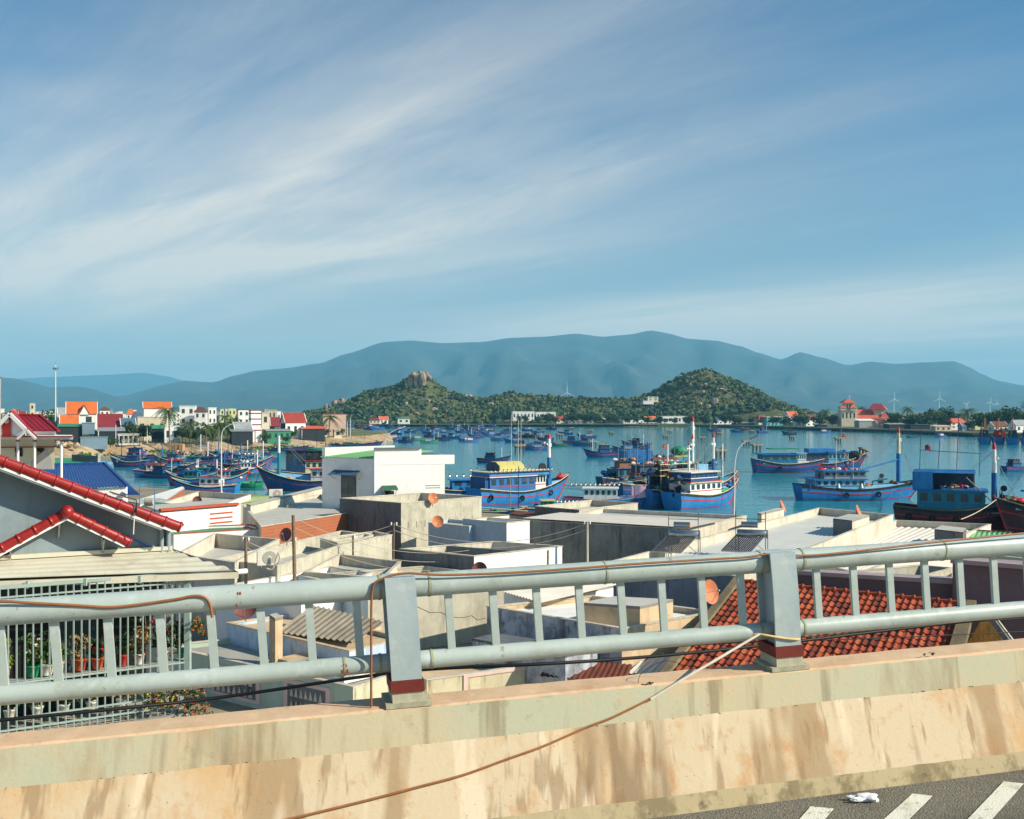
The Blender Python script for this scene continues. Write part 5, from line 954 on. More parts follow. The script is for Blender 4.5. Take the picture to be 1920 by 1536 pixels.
def fhouse(name, label, x0, x1, yt, d, kind='flat', wall=None, roof=None, zb=3.0, ang=24, dep=.8, eave=.62, win=(2, 3), group=None, cat='house', ridge='u', over=.35, base=None):
    """a house d metres off filling the photograph from x0 to x1, its top at the row yt"""
    S = (x1-x0)/FPX*d; a = R(ang); u = Vector((math.cos(a), math.sin(a), 0)); v = Vector((-math.sin(a), math.cos(a), 0)); W = S/(math.cos(a) + dep*math.sin(a)); D_ = W*dep
    zt = CAMZ - (yt-CY)/FPX*d; o = Vector(((x0-CX)/FPX*d, d, 0)) + Vector((D_*math.sin(a), 0, 0)); H = zt - zb
    root = thing(name, label, cat, (o.x, o.y, zb), group=group)
    def p(s, t, z): return o + u*s + v*t + Vector((0, 0, z))
    he = zb + H*(eave if kind != 'flat' else 1.0); wl0 = wall or F_W
    q = MB(); c4 = [p(0, 0, 0), p(W, 0, 0), p(W, D_, 0), p(0, D_, 0)]; q.prism([(c.x, c.y) for c in c4], zb - 1.2, he)
    if kind == 'gable':
        if ridge == 'u': q.add([p(0, 0, he), p(0, D_, he), p(0, D_/2, zt - .05)], [(0, 1, 2)]); q.add([p(W, 0, he), p(W, D_, he), p(W, D_/2, zt - .05)], [(0, 1, 2)])
        else: q.add([p(0, 0, he), p(W, 0, he), p(W/2, 0, zt - .05)], [(0, 1, 2)])
    q.build('wall', wl0, root)
    if kind == 'flat':
        MB().prism([(c.x, c.y) for c in (p(-.15, -.15, 0), p(W+.15, -.15, 0), p(W+.15, D_+.15, 0), p(-.15, D_+.15, 0))], zt, zt + .25).build('roof_slab', roof or wl0, root)
    else:
        e = over; dz = e*(zt-he)/(D_/2 if ridge == 'u' else W/2); th = (0, 0, .16)
        if kind == 'gable' and ridge == 'u': ss = ([p(-e, -e, he-dz), p(W+e, -e, he-dz), p(W+e, D_/2, zt), p(-e, D_/2, zt)], [p(W+e, D_+e, he-dz), p(-e, D_+e, he-dz), p(-e, D_/2, zt), p(W+e, D_/2, zt)])
        elif kind == 'gable': ss = ([p(-e, -e, he-dz), p(-e, D_+e, he-dz), p(W/2, D_+e, zt), p(W/2, -e, zt)], [p(W+e, D_+e, he-dz), p(W+e, -e, he-dz), p(W/2, -e, zt), p(W/2, D_+e, zt)])
        elif kind == 'hip':
            h_ = min(W, D_)*.4; r0, r1 = p(h_, D_/2, zt), p(W-h_, D_/2, zt); A, B_, C_, E_ = p(-e, -e, he-dz*.6), p(W+e, -e, he-dz*.6), p(W+e, D_+e, he-dz*.6), p(-e, D_+e, he-dz*.6); ss = ([A, B_, r1, r0], [C_, E_, r0, r1], [E_, A, r0], [B_, C_, r1])
        else: ss = ([p(-e, -e, he), p(W+e, -e, he), p(W+e, D_+e, zt), p(-e, D_+e, zt)],)
        for s_ in ss: MB().solid(s_, th).build('roof_slope', roof or R_O, root)
        if kind == 'gable' and ridge == 'u':
            for s_ in (-e, W+e): MB().bar(p(s_, -e, he-dz+.05), p(s_, D_/2, zt+.1), .18, .28).build('barge_board', F_W, root)
        if kind == 'gable' and ridge == 'v':
            for s_ in (-e, W+e): MB().bar(p(s_, -e-.05, he-dz+.05), p(W/2, -e-.05, zt+.1), .18, .28).build('barge_board', F_W, root)
    nr, nc = win; st = max(1, nr)
    if nr and nc:
        for r in range(nr):
            for c in range(nc):
                zc = zb + (he-zb)*(r+.32)/st; hh = (he-zb)/st*.42; s0 = W*(c+.28)/nc; ww = W/nc*.4
                wn_ = MB().solid([p(s0, -.04, zc), p(s0+ww, -.04, zc), p(s0+ww, -.04, zc+hh), p(s0, -.04, zc+hh)], v*.1).build('window', C_GL, root)
                MB().bar(p(s0-.1, -.1, zc-.06), p(s0+ww+.1, -.1, zc-.06), .12, .1).build('sill', wl0, wn_)
        t0 = D_*.4; zc = zb + (he-zb)*(st-1+.3)/st
        MB().solid([p(-.04, t0, zc), p(-.04, t0 + D_*.18, zc), p(-.04, t0 + D_*.18, zc + 1.2), p(-.04, t0, zc + 1.2)], u*.1).build('window', C_GL, root)
    root['_ax'] = (W, D_, he, zt); return root, p, W, D_, he, zt
h, p, W, D_, he, zt = fhouse('orange_roof_house', 'largest white house with bright orange gable roof on the left shore', 113, 172, 754, 345, 'gable', F_W, R_O, eave=.72, win=(2, 2), dep=.6)
MB().add([p(W*.42, -.6, he-.6), p(W*.74, -.6, he-.6), p(W*.58, -.6, he+2.4)], [(0, 1, 2)]).build('dormer_face', F_W, h); MB().solid([p(W*.38, -.8, he-.5), p(W*.58, -.8, he+2.7), p(W*.58, D_*.4, he+2.7), p(W*.38, D_*.2, he-.5)], (0, 0, .15)).build('dormer_slope', R_O, h); MB().solid([p(W*.78, -.8, he-.5), p(W*.58, -.8, he+2.7), p(W*.58, D_*.4, he+2.7), p(W*.78, D_*.2, he-.5)], (0, 0, .15)).build('dormer_slope', R_O, h)
fhouse('orange_wing_house', 'small white wing with orange gable in front of the largest orange house', 104, 141, 779, 330, 'gable', F_W, R_O, eave=.55, win=(1, 1))
fhouse('grey_gable_house', 'grey gabled house with orange edge left of the largest orange house', 102, 124, 765, 352, 'gable', F_B, R_G, win=(1, 1), ang=40)
fhouse('tan_tower_house', 'narrow tan tower house on the left skyline', 53, 64, 757, 470, 'flat', F_C, None, win=(4, 1))
fhouse('crimson_roof_house', 'white house with crimson gable roof beside the orange houses', 170, 223, 777, 330, 'gable', F_W, R_C, eave=.5, win=(1, 3))
fhouse('white_tower_house', 'white house with small square tower on the skyline', 182, 203, 764, 450, 'hip', F_W, R_N, eave=.9, win=(3, 2)); fhouse('slate_hip_house', 'grey house with slate blue hip roof behind the palm', 233, 270, 774, 372, 'hip', F_G, R_B, eave=.55, win=(1, 2)); fhouse('blue_gable_house', 'blue gabled house left of the cream building', 218, 249, 785, 332, 'gable', F_B, R_B, eave=.5, win=(1, 2), ang=35)
fhouse('orange_topped_house', 'tall blank white house with orange ridge roof next to the tall palm', 260, 314, 754, 390, 'gable', F_W, R_O, eave=.84, win=(0, 0), dep=.5); fhouse('cream_block_house', 'low cream block with two small windows below the blank white house', 245, 306, 783, 345, 'flat', F_C, None, win=(1, 3), dep=.6)
fhouse('white_cube_house', 'plain white cube house right of the tall palm', 332, 364, 762, 400, 'flat', F_W, None, win=(3, 2), ang=12); fhouse('white_wing_house', 'white wing with dark little hip roof beside the white cube', 361, 386, 764, 396, 'hip', F_W, R_N, eave=.86, win=(3, 2), ang=12); fhouse('balcony_house', 'white three storey house with balconies on the skyline', 386, 404, 765, 450, 'flat', F_W, None, win=(3, 2)); fhouse('lime_house', 'pale lime house on the skyline behind the trees', 424, 441, 767, 500, 'flat', F_L, None, win=(3, 2)); fhouse('red_railed_house', 'white house with dark red railing on the skyline', 440, 466, 769, 470, 'flat', F_W, R_C, win=(3, 2))
h, p, W, D_, he, zt = fhouse('banded_tower_house', 'white tower house ringed by dark red bands', 463, 487, 770, 352, 'flat', F_W, R_C, win=(0, 0), dep=.8, ang=30)
for k in range(4): z = 3 + (zt-3)*(.32 + .19*k); MB().prism([(c.x, c.y) for c in (p(-.12, -.12, 0), p(W+.12, -.12, 0), p(W+.12, D_+.12, 0), p(-.12, D_+.12, 0))], z, z + .35).build('red_band', R_C, h)
fhouse('cream_side_house', 'cream house with one tall window beside the banded tower', 486, 504, 775, 358, 'flat', F_C, None, win=(2, 1))
h, p, W, D_, he, zt = fhouse('red_porch_house', 'white house with red roof and dark open porch by the embankment', 520, 569, 775, 372, 'gable', F_W, R_R, eave=.66, win=(1, 3), ang=30)
MB().solid([p(-.06, D_*.1, 3.4), p(-.06, D_*.9, 3.4), p(-.06, D_*.9, he-.6), p(-.06, D_*.1, he-.6)], (.1, 0, 0)).build('porch_opening', F_D, h); fhouse('pink_block_house', 'pink blank walled block behind the leaning palm', 601, 647, 777, 410, 'flat', F_P, R_R, win=(0, 0), dep=.5, ang=14); fhouse('red_eave_house', 'long low house with dark red eave left of the red porch house', 503, 524, 783, 400, 'gable', F_B, R_C, win=(1, 2))
fhouse('grey_gable_shed', 'grey corrugated gable shed by the embankment road', 428, 468, 792, 346, 'gable', F_B, R_G, eave=.55, win=(0, 0), cat='shed', ang=35); fhouse('grey_lean_shed', 'grey lean-to shed with posts left of the banded tower', 422, 470, 806, 340, 'lean', F_D, R_G, eave=.85, win=(0, 0), cat='shed'); fhouse('green_shop_shed', 'green fronted shed on the embankment road', 487, 541, 806, 352, 'lean', F_GN, R_G, eave=.86, win=(1, 4), cat='shed'); fhouse('dark_open_shed', 'dark open work shed with terracotta edge by the leaning palm', 553, 606, 800, 372, 'lean', F_D, R_T, eave=.8, win=(0, 0), cat='shed'); fhouse('white_hut', 'small white hut on the embankment beside the leaning palm', 622, 640, 806, 390, 'flat', F_C, None, win=(1, 1), cat='hut'); fhouse('green_awning_shed', 'dark open shed with green awning below the orange wing', 96, 148, 796, 322, 'lean', F_D, F_GN, eave=.88, win=(0, 0), cat='shed'); fhouse('blue_grey_shed', 'blue grey blank shed right of the green awning', 147, 174, 794, 324, 'flat', F_B, None, win=(0, 0), cat='shed'); fhouse('dark_low_shed', 'dark low shed among bushes under the crimson roof', 172, 226, 803, 318, 'lean', F_D, R_G, eave=.8, win=(0, 0), cat='shed'); fhouse('teal_awning_shed', 'dark shop with teal awning left of the tall palm', 278, 306, 798, 330, 'lean', F_D, F_GN, eave=.8, win=(0, 0), cat='shed'); fhouse('white_shop', 'small white shop wall at the foot of the tall palm', 300, 332, 800, 326, 'flat', F_W, None, win=(1, 2), cat='shop')
fhouse('navy_water_box', 'dark grey concrete box on the embankment edge', 144, 194, 821, 300, 'flat', F_B, None, win=(0, 0), cat='tank', dep=.35)
cg = thing('colonnade_shelter', 'roofless white column shelter standing on the embankment', 'shelter', P(240, 838, d=312)); cm = C_L
a0, a1 = P(223, 834, d=313), P(258, 833, d=318); zc = CAMZ - (817-CY)/FPX*314
for r_o in (0, 3.0):
    for k in range(5): b_ = a0.lerp(a1, k/4) + Vector((0, r_o, 0)); MB().box(b_.x-.16, b_.x+.16, b_.y-.16, b_.y+.16, 3, zc).build('column', cm, cg)
    MB().bar(Vector((a0.x-.4, a0.y+r_o, zc+.2)), Vector((a1.x+.4, a1.y+r_o, zc+.2)), .4, .4).build('beam', cm, cg)
MB().solid([Vector((a0.x-.5, a0.y-.5, zc+.42)), Vector((a1.x+.5, a1.y-.5, zc+.42)), Vector((a1.x+.5, a1.y+3.4, zc+.42)), Vector((a0.x-.5, a0.y+3.4, zc+.42))], (0, 0, .25)).build('roof_slab', F_G, cg); MB().bar(Vector((a0.x, a0.y-.6, 2.9)), Vector((a1.x+1.2, a1.y-.6, 2.9)), 1.2, .6).build('plinth', cm, cg)
ORDW = ('first', 'second', 'third', 'fourth', 'fifth', 'sixth', 'seventh', 'eighth', 'ninth', 'tenth', 'eleventh', 'twelfth', 'thirteenth')
LM_T = ((-99, 'the left picture edge'), (58, 'the tan tower'), (104, 'the light mast'), (143, 'the largest orange house'), (196, 'the crimson roofed house'), (250, 'the slate hip roof'), (287, 'the blank white house'), (318, 'the tallest palm'), (348, 'the white cube house'), (395, 'the balcony house'), (432, 'the lime house'), (475, 'the banded tower'), (545, 'the red porch house'))
LM_F = ((0, 'the left hill foot'), (700, 'the dark red cabin'), (756, 'the green roofed cabin'), (812, 'the granite crag'), (955, 'the long white building'), (1050, 'the red roofed pier house'), (1146, 'the pale canopy roof'), (1187, 'the white boat yard'), (1220, 'the orange shore house'), (1318, 'the conical hilltop'), (1359, 'the dark eaved house'), (1452, 'the turquoise block'), (1487, 'the terracotta gable'), (1520, 'the maroon roof'), (1592, 'the bell tower'), (1654, 'the brown gabled house'), (1725, 'the navy sheds'), (1797, 'the orange villa'), (1836, 'the lime roofed house'), (1877, 'the slate brown roof'))
LMC = {}
def beside(kind, px, lms, rel='right of'):
    nm = [n for x, n in lms if x <= px][-1]; k = LMC.get((kind, nm), 0); LMC[(kind, nm)] = k + 1; return '%s, %s one %s %s' % (kind, ORDW[k], rel, nm)
# hazy row of roofs farther back
tr2 = random.Random(21); fl_ = []
for k in range(96):
    x = -20 + 585*(k+tr2.random()*.8)/96; fl_.append((x, tr2.uniform(8, 20), tr2.uniform(767, 781), tr2.uniform(480, 900)))
for i, (x, w_, yt, d) in enumerate(sorted(fl_)):
    kd = tr2.choice(('flat', 'flat', 'flat', 'gable', 'hip')); wm_ = tr2.choice((F_W, F_W, F_W, F_W, F_C, F_G, F_L, F_P, F_B)); rf = tr2.choice((R_R, R_T, R_G, R_C, R_B, R_O))
    wn_ = {F_W: 'white', F_C: 'cream', F_G: 'grey', F_L: 'lime', F_P: 'pink', F_B: 'blue grey'}[wm_]
    fhouse('distant_house', beside('hazy %s town house' % wn_, x, LM_T), x, x + w_, yt, d, kd, wm_, rf if kd != 'flat' else None, eave=.7, win=(2, 2) if w_ > 13 else (1, 1), group='hazy houses of the far left town', ang=tr2.uniform(10, 35))
# ---- trees: prototypes, then copies
PM = [mat('palm_frond', (86, 108, 48), .6, .3, 2, translucent=.2), mat('palm_trunk', (130, 112, 88), .9, .2, 2)]; TM = [mat('tree_leaf_dark', (44, 72, 34), .7, .35, .6, translucent=.15), mat('tree_leaf_mid', (70, 96, 44), .7, .35, .6, translucent=.15), mat('tree_trunk', (96, 80, 62), .9, .2, 2)]
def mk_palm(seed, h):
    rr = random.Random(seed); root = thing('palm_tree', 'palm', 'palm tree', (0, 0, 0), local=True); bend = rr.uniform(-.06, .06)*h
    MB().tube([(bend*f*f, 0, h*f) for f in (0, .25, .5, .75, 1)], [.24, .19, .17, .15, .14], 7).build('trunk', PM[1], root)
    q = MB(); top = Vector((bend, 0, h))
    for k in range(30):
        a = 2*math.pi*k/30*3.7 + rr.uniform(-.2, .2); el = rr.uniform(-.5, 1.1); ln = rr.uniform(3.0, 4.3); dv = Vector((math.cos(a), math.sin(a), 0)); prev = None; pts = []
        for s_ in range(6):
            f = s_/5; pts.append(top + dv*(ln*f*math.cos(el*(1-f*.6))) + Vector((0, 0, ln*(math.sin(el)*f - .75*f*f))))
        sd_ = dv.cross(Vector((0, 0, 1)))
        for i in range(5):
            a_, b_ = pts[i], pts[i+1]
            for sg in (-1, 1):
                for m in range(2):
                    c = a_.lerp(b_, m/2); wd = .95*math.sin(math.pi*(.15 + .8*(i+m/2)/5)); tp_ = c + sd_*sg*wd + (b_-a_)*.6 - Vector((0, 0, wd*.55)); q.add([c, c.lerp(tp_, .5) + (b_-a_)*.16, tp_, a_.lerp(b_, m/2 + .42)], [(0, 1, 2, 3)])
    q.build('crown', PM[0], root); return root
def mk_tree(seed, h, w_, lm):
    rr = random.Random(seed); root = thing('broadleaf_tree', 'tree', 'tree', (0, 0, 0), local=True); q = MB(); q.tube([(0, 0, 0), (.05, 0, h*.4), (0, .1, h*.6)], [.22, .16, .1], 6)
    cl_ = [Vector((rr.gauss(0, .4)*w_/2, rr.gauss(0, .4)*w_/2, h*rr.uniform(.42, .88))) for _ in range(13)]
    for c in cl_[:6]: q.tube([(0, 0, h*.38), tuple(c)], [.1, .04], 4)
    q.build('trunk', TM[2], root); q = MB()
    for i, c in enumerate(cl_): q.cur = i % 2; leafclump(q, c, w_*rr.uniform(.2, .3), 70, rr, .22*w_/4, .75)
    q.build('crown', [lm, TM[1]], root); return root
PALM = [mk_palm(1, 8.5), mk_palm(2, 6.5), mk_palm(3, 5.0)]; TREE = [mk_tree(4, 5, 5, TM[0]), mk_tree(5, 6, 7, TM[0]), mk_tree(6, 3.5, 5, TM[1]), mk_tree(8, 7, 6, TM[0])]
used = set()
def plant(proto, label, px, d, zb, scl, rz, group):
    o = proto if proto.name not in used else copy_tree(proto); used.add(proto.name); o.location = G(px, zb, d); o.rotation_euler = (0, 0, rz); o.scale = (scl, scl, scl); o['label'] = label; o['group'] = group; return o
for i, (k, lb, px, d, s_) in enumerate(((0, 'tallest coconut palm in front of the blank white house', 318, 316, 1.25), (1, 'bushy coconut palm right of the tallest palm', 356, 320, 1.0), (2, 'slim coconut palm in front of the hedge, third from the tallest', 386, 320, 1.1), (2, 'dark coconut palm at the end of the hedge', 411, 325, 1.15), (1, 'hazy coconut palm beside the lime house', 421, 430, 1.2), (1, 'leaning coconut palm before the pink block', 617, 385, 1.22), (2, 'low young palm on the embankment road by the green shed', 535, 360, .55), (2, 'small hazy palm behind the crimson pavilion roof', 21, 520, 1.6), (1, 'small hazy palm left of the tall light mast', 45, 540, 1.2))): plant(PALM[k], lb, px, d, 3, s_, i*1.3, 'palms on the left shore')
for i, (k, lb, px, d, s_) in enumerate(((0, 'round dark tree beside the teal awning shop', 268, 322, 1.2), (1, 'dark spreading tree left of the column shelter', 222, 330, .8), (3, 'dark tree in the hedge at the tallest palm', 342, 328, .8), (1, 'broad dark tree in the hedge below the bushy palm', 368, 326, .8), (0, 'dense hedge tree right of the bushy palm', 398, 330, 1.0), (3, 'round dark tree on the skyline by the lime house', 437, 455, 1.0), (1, 'tree mass behind the crimson pavilion roof', 30, 420, 1.2), (3, 'dark tree at the foot of the tall light mast', 97, 420, 1.5), (1, 'wide dark tree right of the light mast', 88, 400, 1.1), (2, 'shrub on the embankment left of the bow of the first boat', 207, 305, .7), (2, 'low green bush by the dark low shed', 165, 312, .8), (0, 'garden tree between the crimson roof and the sheds', 205, 322, .7), (2, 'bush on the sand below the green shed', 536, 349, .6), (0, 'dark garden tree behind the red porch house', 508, 385, .9), (2, 'young tree left of the dark open shed', 545, 366, .8), (2, 'bush under the leaning palm', 606, 386, .7), (3, 'tree behind the banded tower', 452, 380, .8))): plant(TREE[k], lb, px, d, 3 if 'sand' not in lb and 'embankment' not in lb else 2.2, s_, i*1.9, 'trees on the left shore')
gt_r = random.Random(41)
for k in range(34):
    px = 100 + 545*(k + gt_r.random()*.8)/34; d_ = gt_r.uniform(328, 470) + (60 if px > 500 else 0); plant(TREE[gt_r.choice((0, 1, 2, 3))], beside('dark garden tree', px, LM_T), px, d_, 3, gt_r.uniform(.6, 1.05), gt_r.uniform(0, 6), 'garden trees of the left town')
# far shore trees
fr = random.Random(33); wl_d = lambda px: 14*FPX/(interp([(560, 796), (800, 797), (1120, 800), (1430, 804), (1550, 808), (1660, 811), (1750, 815), (1830, 819), (1960, 822)], px) - CY); lst = []
for k in range(44): lst.append((1545 + 400*(k + fr.random()*.8)/44, fr.uniform(20, 95), fr.choice((0, 1, 3, 3, 1, 'p', 'p'))))
for k in range(40): lst.append((840 + 700*(k + fr.random()*.8)/40, fr.uniform(8, 26), fr.choice((0, 1, 1, 3))))
for k in range(14): lst.append((575 + 260*(k + fr.random()*.8)/14, fr.uniform(6, 20), fr.choice((0, 1, 1, 3))))
lst = sorted((px, dd + 105 if 1566 < px < 1672 else dd, k) for px, dd, k in lst)
for i, (px, dd, k) in enumerate(lst):
    s_ = fr.uniform(.9, 1.5)
    if k == 'p': plant(PALM[fr.choice((0, 1))], beside('distant coconut palm', px, LM_F), px, wl_d(px) + dd, 2, s_*1.2, fr.uniform(0, 6), 'trees along the far shore')
    else: plant(TREE[k], beside('distant round tree', px, LM_F), px, wl_d(px) + dd, 2, s_*(1.3 if dd > 30 else 1.0), fr.uniform(0, 6), 'trees along the far shore')
# far shore houses
FS = (('long_white_school', 'long white building with wide windows on the hill foot, left half', 958, 1002, 772, 868, 'flat', F_W, None, 5, (1, 6), 8), ('long_white_school', 'long white building on the hill foot, right half', 1003, 1042, 773, 872, 'flat', F_W, None, 5, (1, 5), 8), ('red_shore_house', 'small house with arched red roof at the pier', 1040, 1062, 781, 846, 'gable', F_C, R_R, 2, (1, 2), 20), ('pier_warehouse', 'long grey pier warehouse right of the red roof', 1062, 1112, 789, 842, 'lean', F_G, R_G, 2, (1, 6), 8), ('white_pier_house', 'white roofed pier house below the dark trees', 1084, 1100, 784, 850, 'flat', F_W, R_T, 2, (2, 2), 20), ('pale_canopy_house', 'pale canopy roof on the shore beside a slim mast', 1132, 1160, 785, 845, 'lean', F_D, F_W, 2, (0, 0), 12), ('white_factory', 'wide white walled boat yard building on the shore', 1166, 1208, 788, 832, 'flat', F_W, F_G, 2, (1, 5), 8), ('orange_shore_house', 'house with orange gable roof among the shore trees', 1207, 1232, 781, 848, 'gable', F_W, R_O, 3, (1, 2), 25), ('grey_shore_house', 'long pale grey sheds beside the orange shore house', 1200, 1234, 793, 828, 'flat', F_G, F_W, 2, (1, 4), 8), ('dark_roof_house', 'low brown roofed house at the shingle beach', 1231, 1252, 794, 824, 'gable', F_C, R_G, 2, (1, 2), 25), ('villa_on_hill', 'pale villa with round turret halfway up the saddle', 1213, 1235, 744, 905, 'flat', F_C, F_T, 22, (2, 2), 10), ('white_hill_wall', 'white terrace below the villa on the saddle', 1205, 1226, 752, 900, 'flat', F_W, None, 20, (0, 0), 8), ('brown_hill_house', 'brown roofed house low on the conical hill', 1272, 1291, 767, 880, 'gable', F_C, R_N, 10, (1, 1), 25), ('white_eave_house', 'white eaved house in trees under the conical hill', 1238, 1290, 781, 840, 'flat', F_W, None, 2, (1, 5), 8), ('dark_eave_house', 'house with dark flat roof on the shore below the hill', 1344, 1374, 783, 800, 'flat', F_W, R_N, 2, (2, 3), 15), ('white_beach_house', 'small white house at the beach right of the dark eave', 1336, 1348, 789, 790, 'gable', F_W, R_G, 2, (1, 1), 25), ('pale_beach_shed', 'pale shed roofs at the water right of the white beach house', 1376, 1418, 793, 770, 'lean', F_D, F_G, 2, (0, 0), 10), ('red_tile_house', 'house with red hip roof left of the turquoise block', 1418, 1444, 779, 765, 'hip', F_C, R_R, 3, (2, 2), 20), ('turquoise_house', 'turquoise and white three storey block on the shore', 1434, 1470, 782, 742, 'flat', F_T, F_W, 2, (3, 4), 12), ('red_gable_house', 'house with terracotta gable roof on rising ground', 1474, 1500, 772, 760, 'gable', F_W, R_T, 4, (2, 2), 28), ('balcony_shore_house', 'white house with deep balconies right of the turquoise block', 1490, 1520, 784, 715, 'flat', F_W, R_N, 2, (2, 3), 15), ('maroon_shore_house', 'house with maroon roof and white gable on the shore', 1506, 1534, 778, 708, 'gable', F_W, R_N, 2, (2, 2), 25), ('lime_shore_house', 'pale lime low house left of the balcony house', 1470, 1490, 792, 722, 'flat', F_L, None, 2, (1, 3), 12), ('grey_stilt_house', 'dark waterside stilt house left of the church', 1530, 1552, 795, 670, 'lean', F_D, F_G, 2, (0, 0), 10), ('white_roof_shed', 'white sheet roofed shed in front of the church nave', 1608, 1644, 786, 650, 'lean', F_G, F_W, 2, (0, 0), 10), ('brown_gable_house', 'brown gabled house right of the church', 1640, 1668, 788, 632, 'gable', F_P, R_N, 2, (1, 2), 25), ('grey_shore_shed', 'grey waterside sheds right of the church', 1664, 1704, 794, 618, 'lean', F_D, R_G, 2, (0, 0), 8), ('navy_shore_shed', 'dark blue waterside sheds in the treeline shade', 1704, 1746, 795, 592, 'lean', F_D, R_B, 2, (0, 0), 8), ('orange_villa', 'white villa with orange hip roof and open upper porch', 1778, 1818, 785, 568, 'hip', F_W, R_T, 3, (2, 3), 15), ('white_gable_house', 'small white gabled house left of the orange villa', 1762, 1778, 787, 570, 'gable', F_W, R_R, 3, (1, 1), 30), ('pink_low_house', 'low pink sheet roofed house at the water before the orange villa', 1752, 1786, 798, 550, 'lean', F_C, F_P, 2, (1, 3), 8), ('blue_gable_shore_house', 'blue fronted gabled house right of the orange villa', 1800, 1822, 793, 552, 'gable', F_B, R_B, 2, (1, 2), 28), ('slate_roof_house', 'long house with slate brown roof behind the row of trawlers', 1858, 1896, 791, 520, 'gable', F_C, R_N, 2, (1, 3), 20), ('right_edge_house', 'pale house with green eave at the right edge of the shore', 1898, 1934, 788, 515, 'gable', F_W, R_G, 2, (1, 2), 25), ('lime_roof_house', 'pale lime roofed house in the trees above the trawlers', 1826, 1846, 787, 580, 'flat', F_L, None, 3, (1, 2), 15), ('red_cabin', 'dark red roofed cabin under the left hill', 690, 712, 784, 840, 'hip', F_C, R_C, 2, (1, 3), 15), ('tan_cabin', 'tan roofed shore house right of the dark red cabin', 708, 727, 781, 846, 'gable', F_W, R_T, 2, (1, 2), 25), ('green_cabin', 'white shore house with green roof under the left hill', 744, 768, 783, 838, 'lean', F_W, F_GN, 2, (1, 2), 10), ('far_left_pier_shed', 'low dark pier shed below the long white building', 945, 962, 790, 842, 'lean', F_D, R_C, 2, (0, 0), 10))
for nm, lb, x0, x1, yt, d, kd, wl0, rf, zb, wn_, an in FS: fhouse(nm, lb, x0, x1, yt, d, kd, wl0, rf, zb=zb, ang=an, dep=.55, eave=.8 if kd == 'lean' else .6, win=wn_, group='houses along the far shore')
# dark quay and stilts along the far shore
for i, (x0, x1) in enumerate(((960, 1120), (1120, 1235), (1420, 1560), (1560, 1720), (1720, 1830))):
    a, b_ = P(x0, 0, d=wl_d(x0) - 3), P(x1, 0, d=wl_d(x1) - 3); root = thing('waterside_quay', 'dark stone quay on piles along the far shore, %s stretch' % ords[i], 'quay', (a.x, a.y, 0), group='quays of the far shore'); MB().bar(Vector((a.x, a.y, 1.3)), Vector((b_.x, b_.y, 1.3)), 4, .9).build('quay_deck', F_D, root)
    for k in range(9): c = Vector((a.x, a.y, 0)).lerp(Vector((b_.x, b_.y, 0)), (k+.5)/9); MB().bar(Vector((c.x, c.y - 1.5, -.6)), Vector((c.x, c.y - 1.5, 1)), .5).build('pile', F_D, root)
# church
CH = thing('church', 'large church with terracotta roofs and square bell tower', 'church', P(1600, 800, d=690)); DC = 690.0
def K(px, py, dd=0.0): return P(px, py, d=DC + dd)
def kbox(name, x0, x1, y0, y1, dd, dep, m): a, b_ = K(x0, y0, dd), K(x1, y1, dd); return MB().box(a.x, b_.x, a.y, a.y + dep, b_.z, a.z).build(name, m, CH)
def kpyr(name, x0, x1, y0, y1, dd, dep, m):
    a, b_ = K(x0, y1, dd), K(x1, y1, dd); t_ = K((x0+x1)/2, y0, dd); return MB().add([a, b_, b_ + Vector((0, dep, 0)), a + Vector((0, dep, 0)), t_ + Vector((0, dep/2, 0))], [(0, 1, 4), (1, 2, 4), (2, 3, 4), (3, 0, 4), (3, 2, 1, 0)]).build(name, m, CH)
kbox('tower_base', 1578, 1607, 768, 803, 0, 9, F_C); kbox('nave_wall', 1606, 1664, 783, 803, 3, 12, F_C); kbox('belfry', 1585, 1602, 755, 768, 1, 6, F_C); kpyr('belfry_roof', 1580, 1606, 747, 755.5, 0, 9, R_T); kbox('belfry_upper', 1588, 1599, 752, 757, 2, 4, F_C)
kpyr('turret_roof', 1574, 1588, 759, 765, -1, 5, R_T); kpyr('turret_roof', 1593, 1609, 758, 765, -1.5, 5, R_T); kbox('turret', 1576, 1586, 764, 770, -.6, 4, F_C); kbox('turret', 1595, 1607, 764, 770, -1, 4, F_C)
for x in (1581, 1588, 1595, 1602): kbox('tower_window', x-1.2, x+1.2, 774, 784, -.1, .2, F_D)
for x in (1588.5, 1593.5, 1598.5): kbox('belfry_arch', x-1.4, x+1.4, 758, 766, .9, .2, F_D)
MB().solid([K(1605, 768, 9), K(1640, 768, 9), K(1668, 784.5, 1), K(1606, 784.5, 1)], (0, 0, -.3)).build('nave_roof', R_T, CH); kbox('lantern', 1640, 1658, 767, 778, 4, 8, F_C); MB().solid([K(1637, 756.5, 8), K(1652, 756.5, 8), K(1662, 767.5, 2), K(1627, 767.5, 2)], (0, 0, -.3)).build('lantern_roof', R_C, CH); MB().solid([K(1652, 757, 8), K(1665, 767.5, 8), K(1662, 767.5, 2)], (0, 0, -.2)).build('lantern_gable', R_T, CH)
MB().solid([K(1658, 771, 3), K(1668, 784, 3), K(1650, 784, 1)], (0, .4, 0)).build('side_gable', R_R, CH)
MB().bar(K(1593, 748, 4), K(1593, 740.5, 4), .22).bar(K(1591, 743, 4), K(1595, 743, 4), .22).build('cross', F_W, CH)
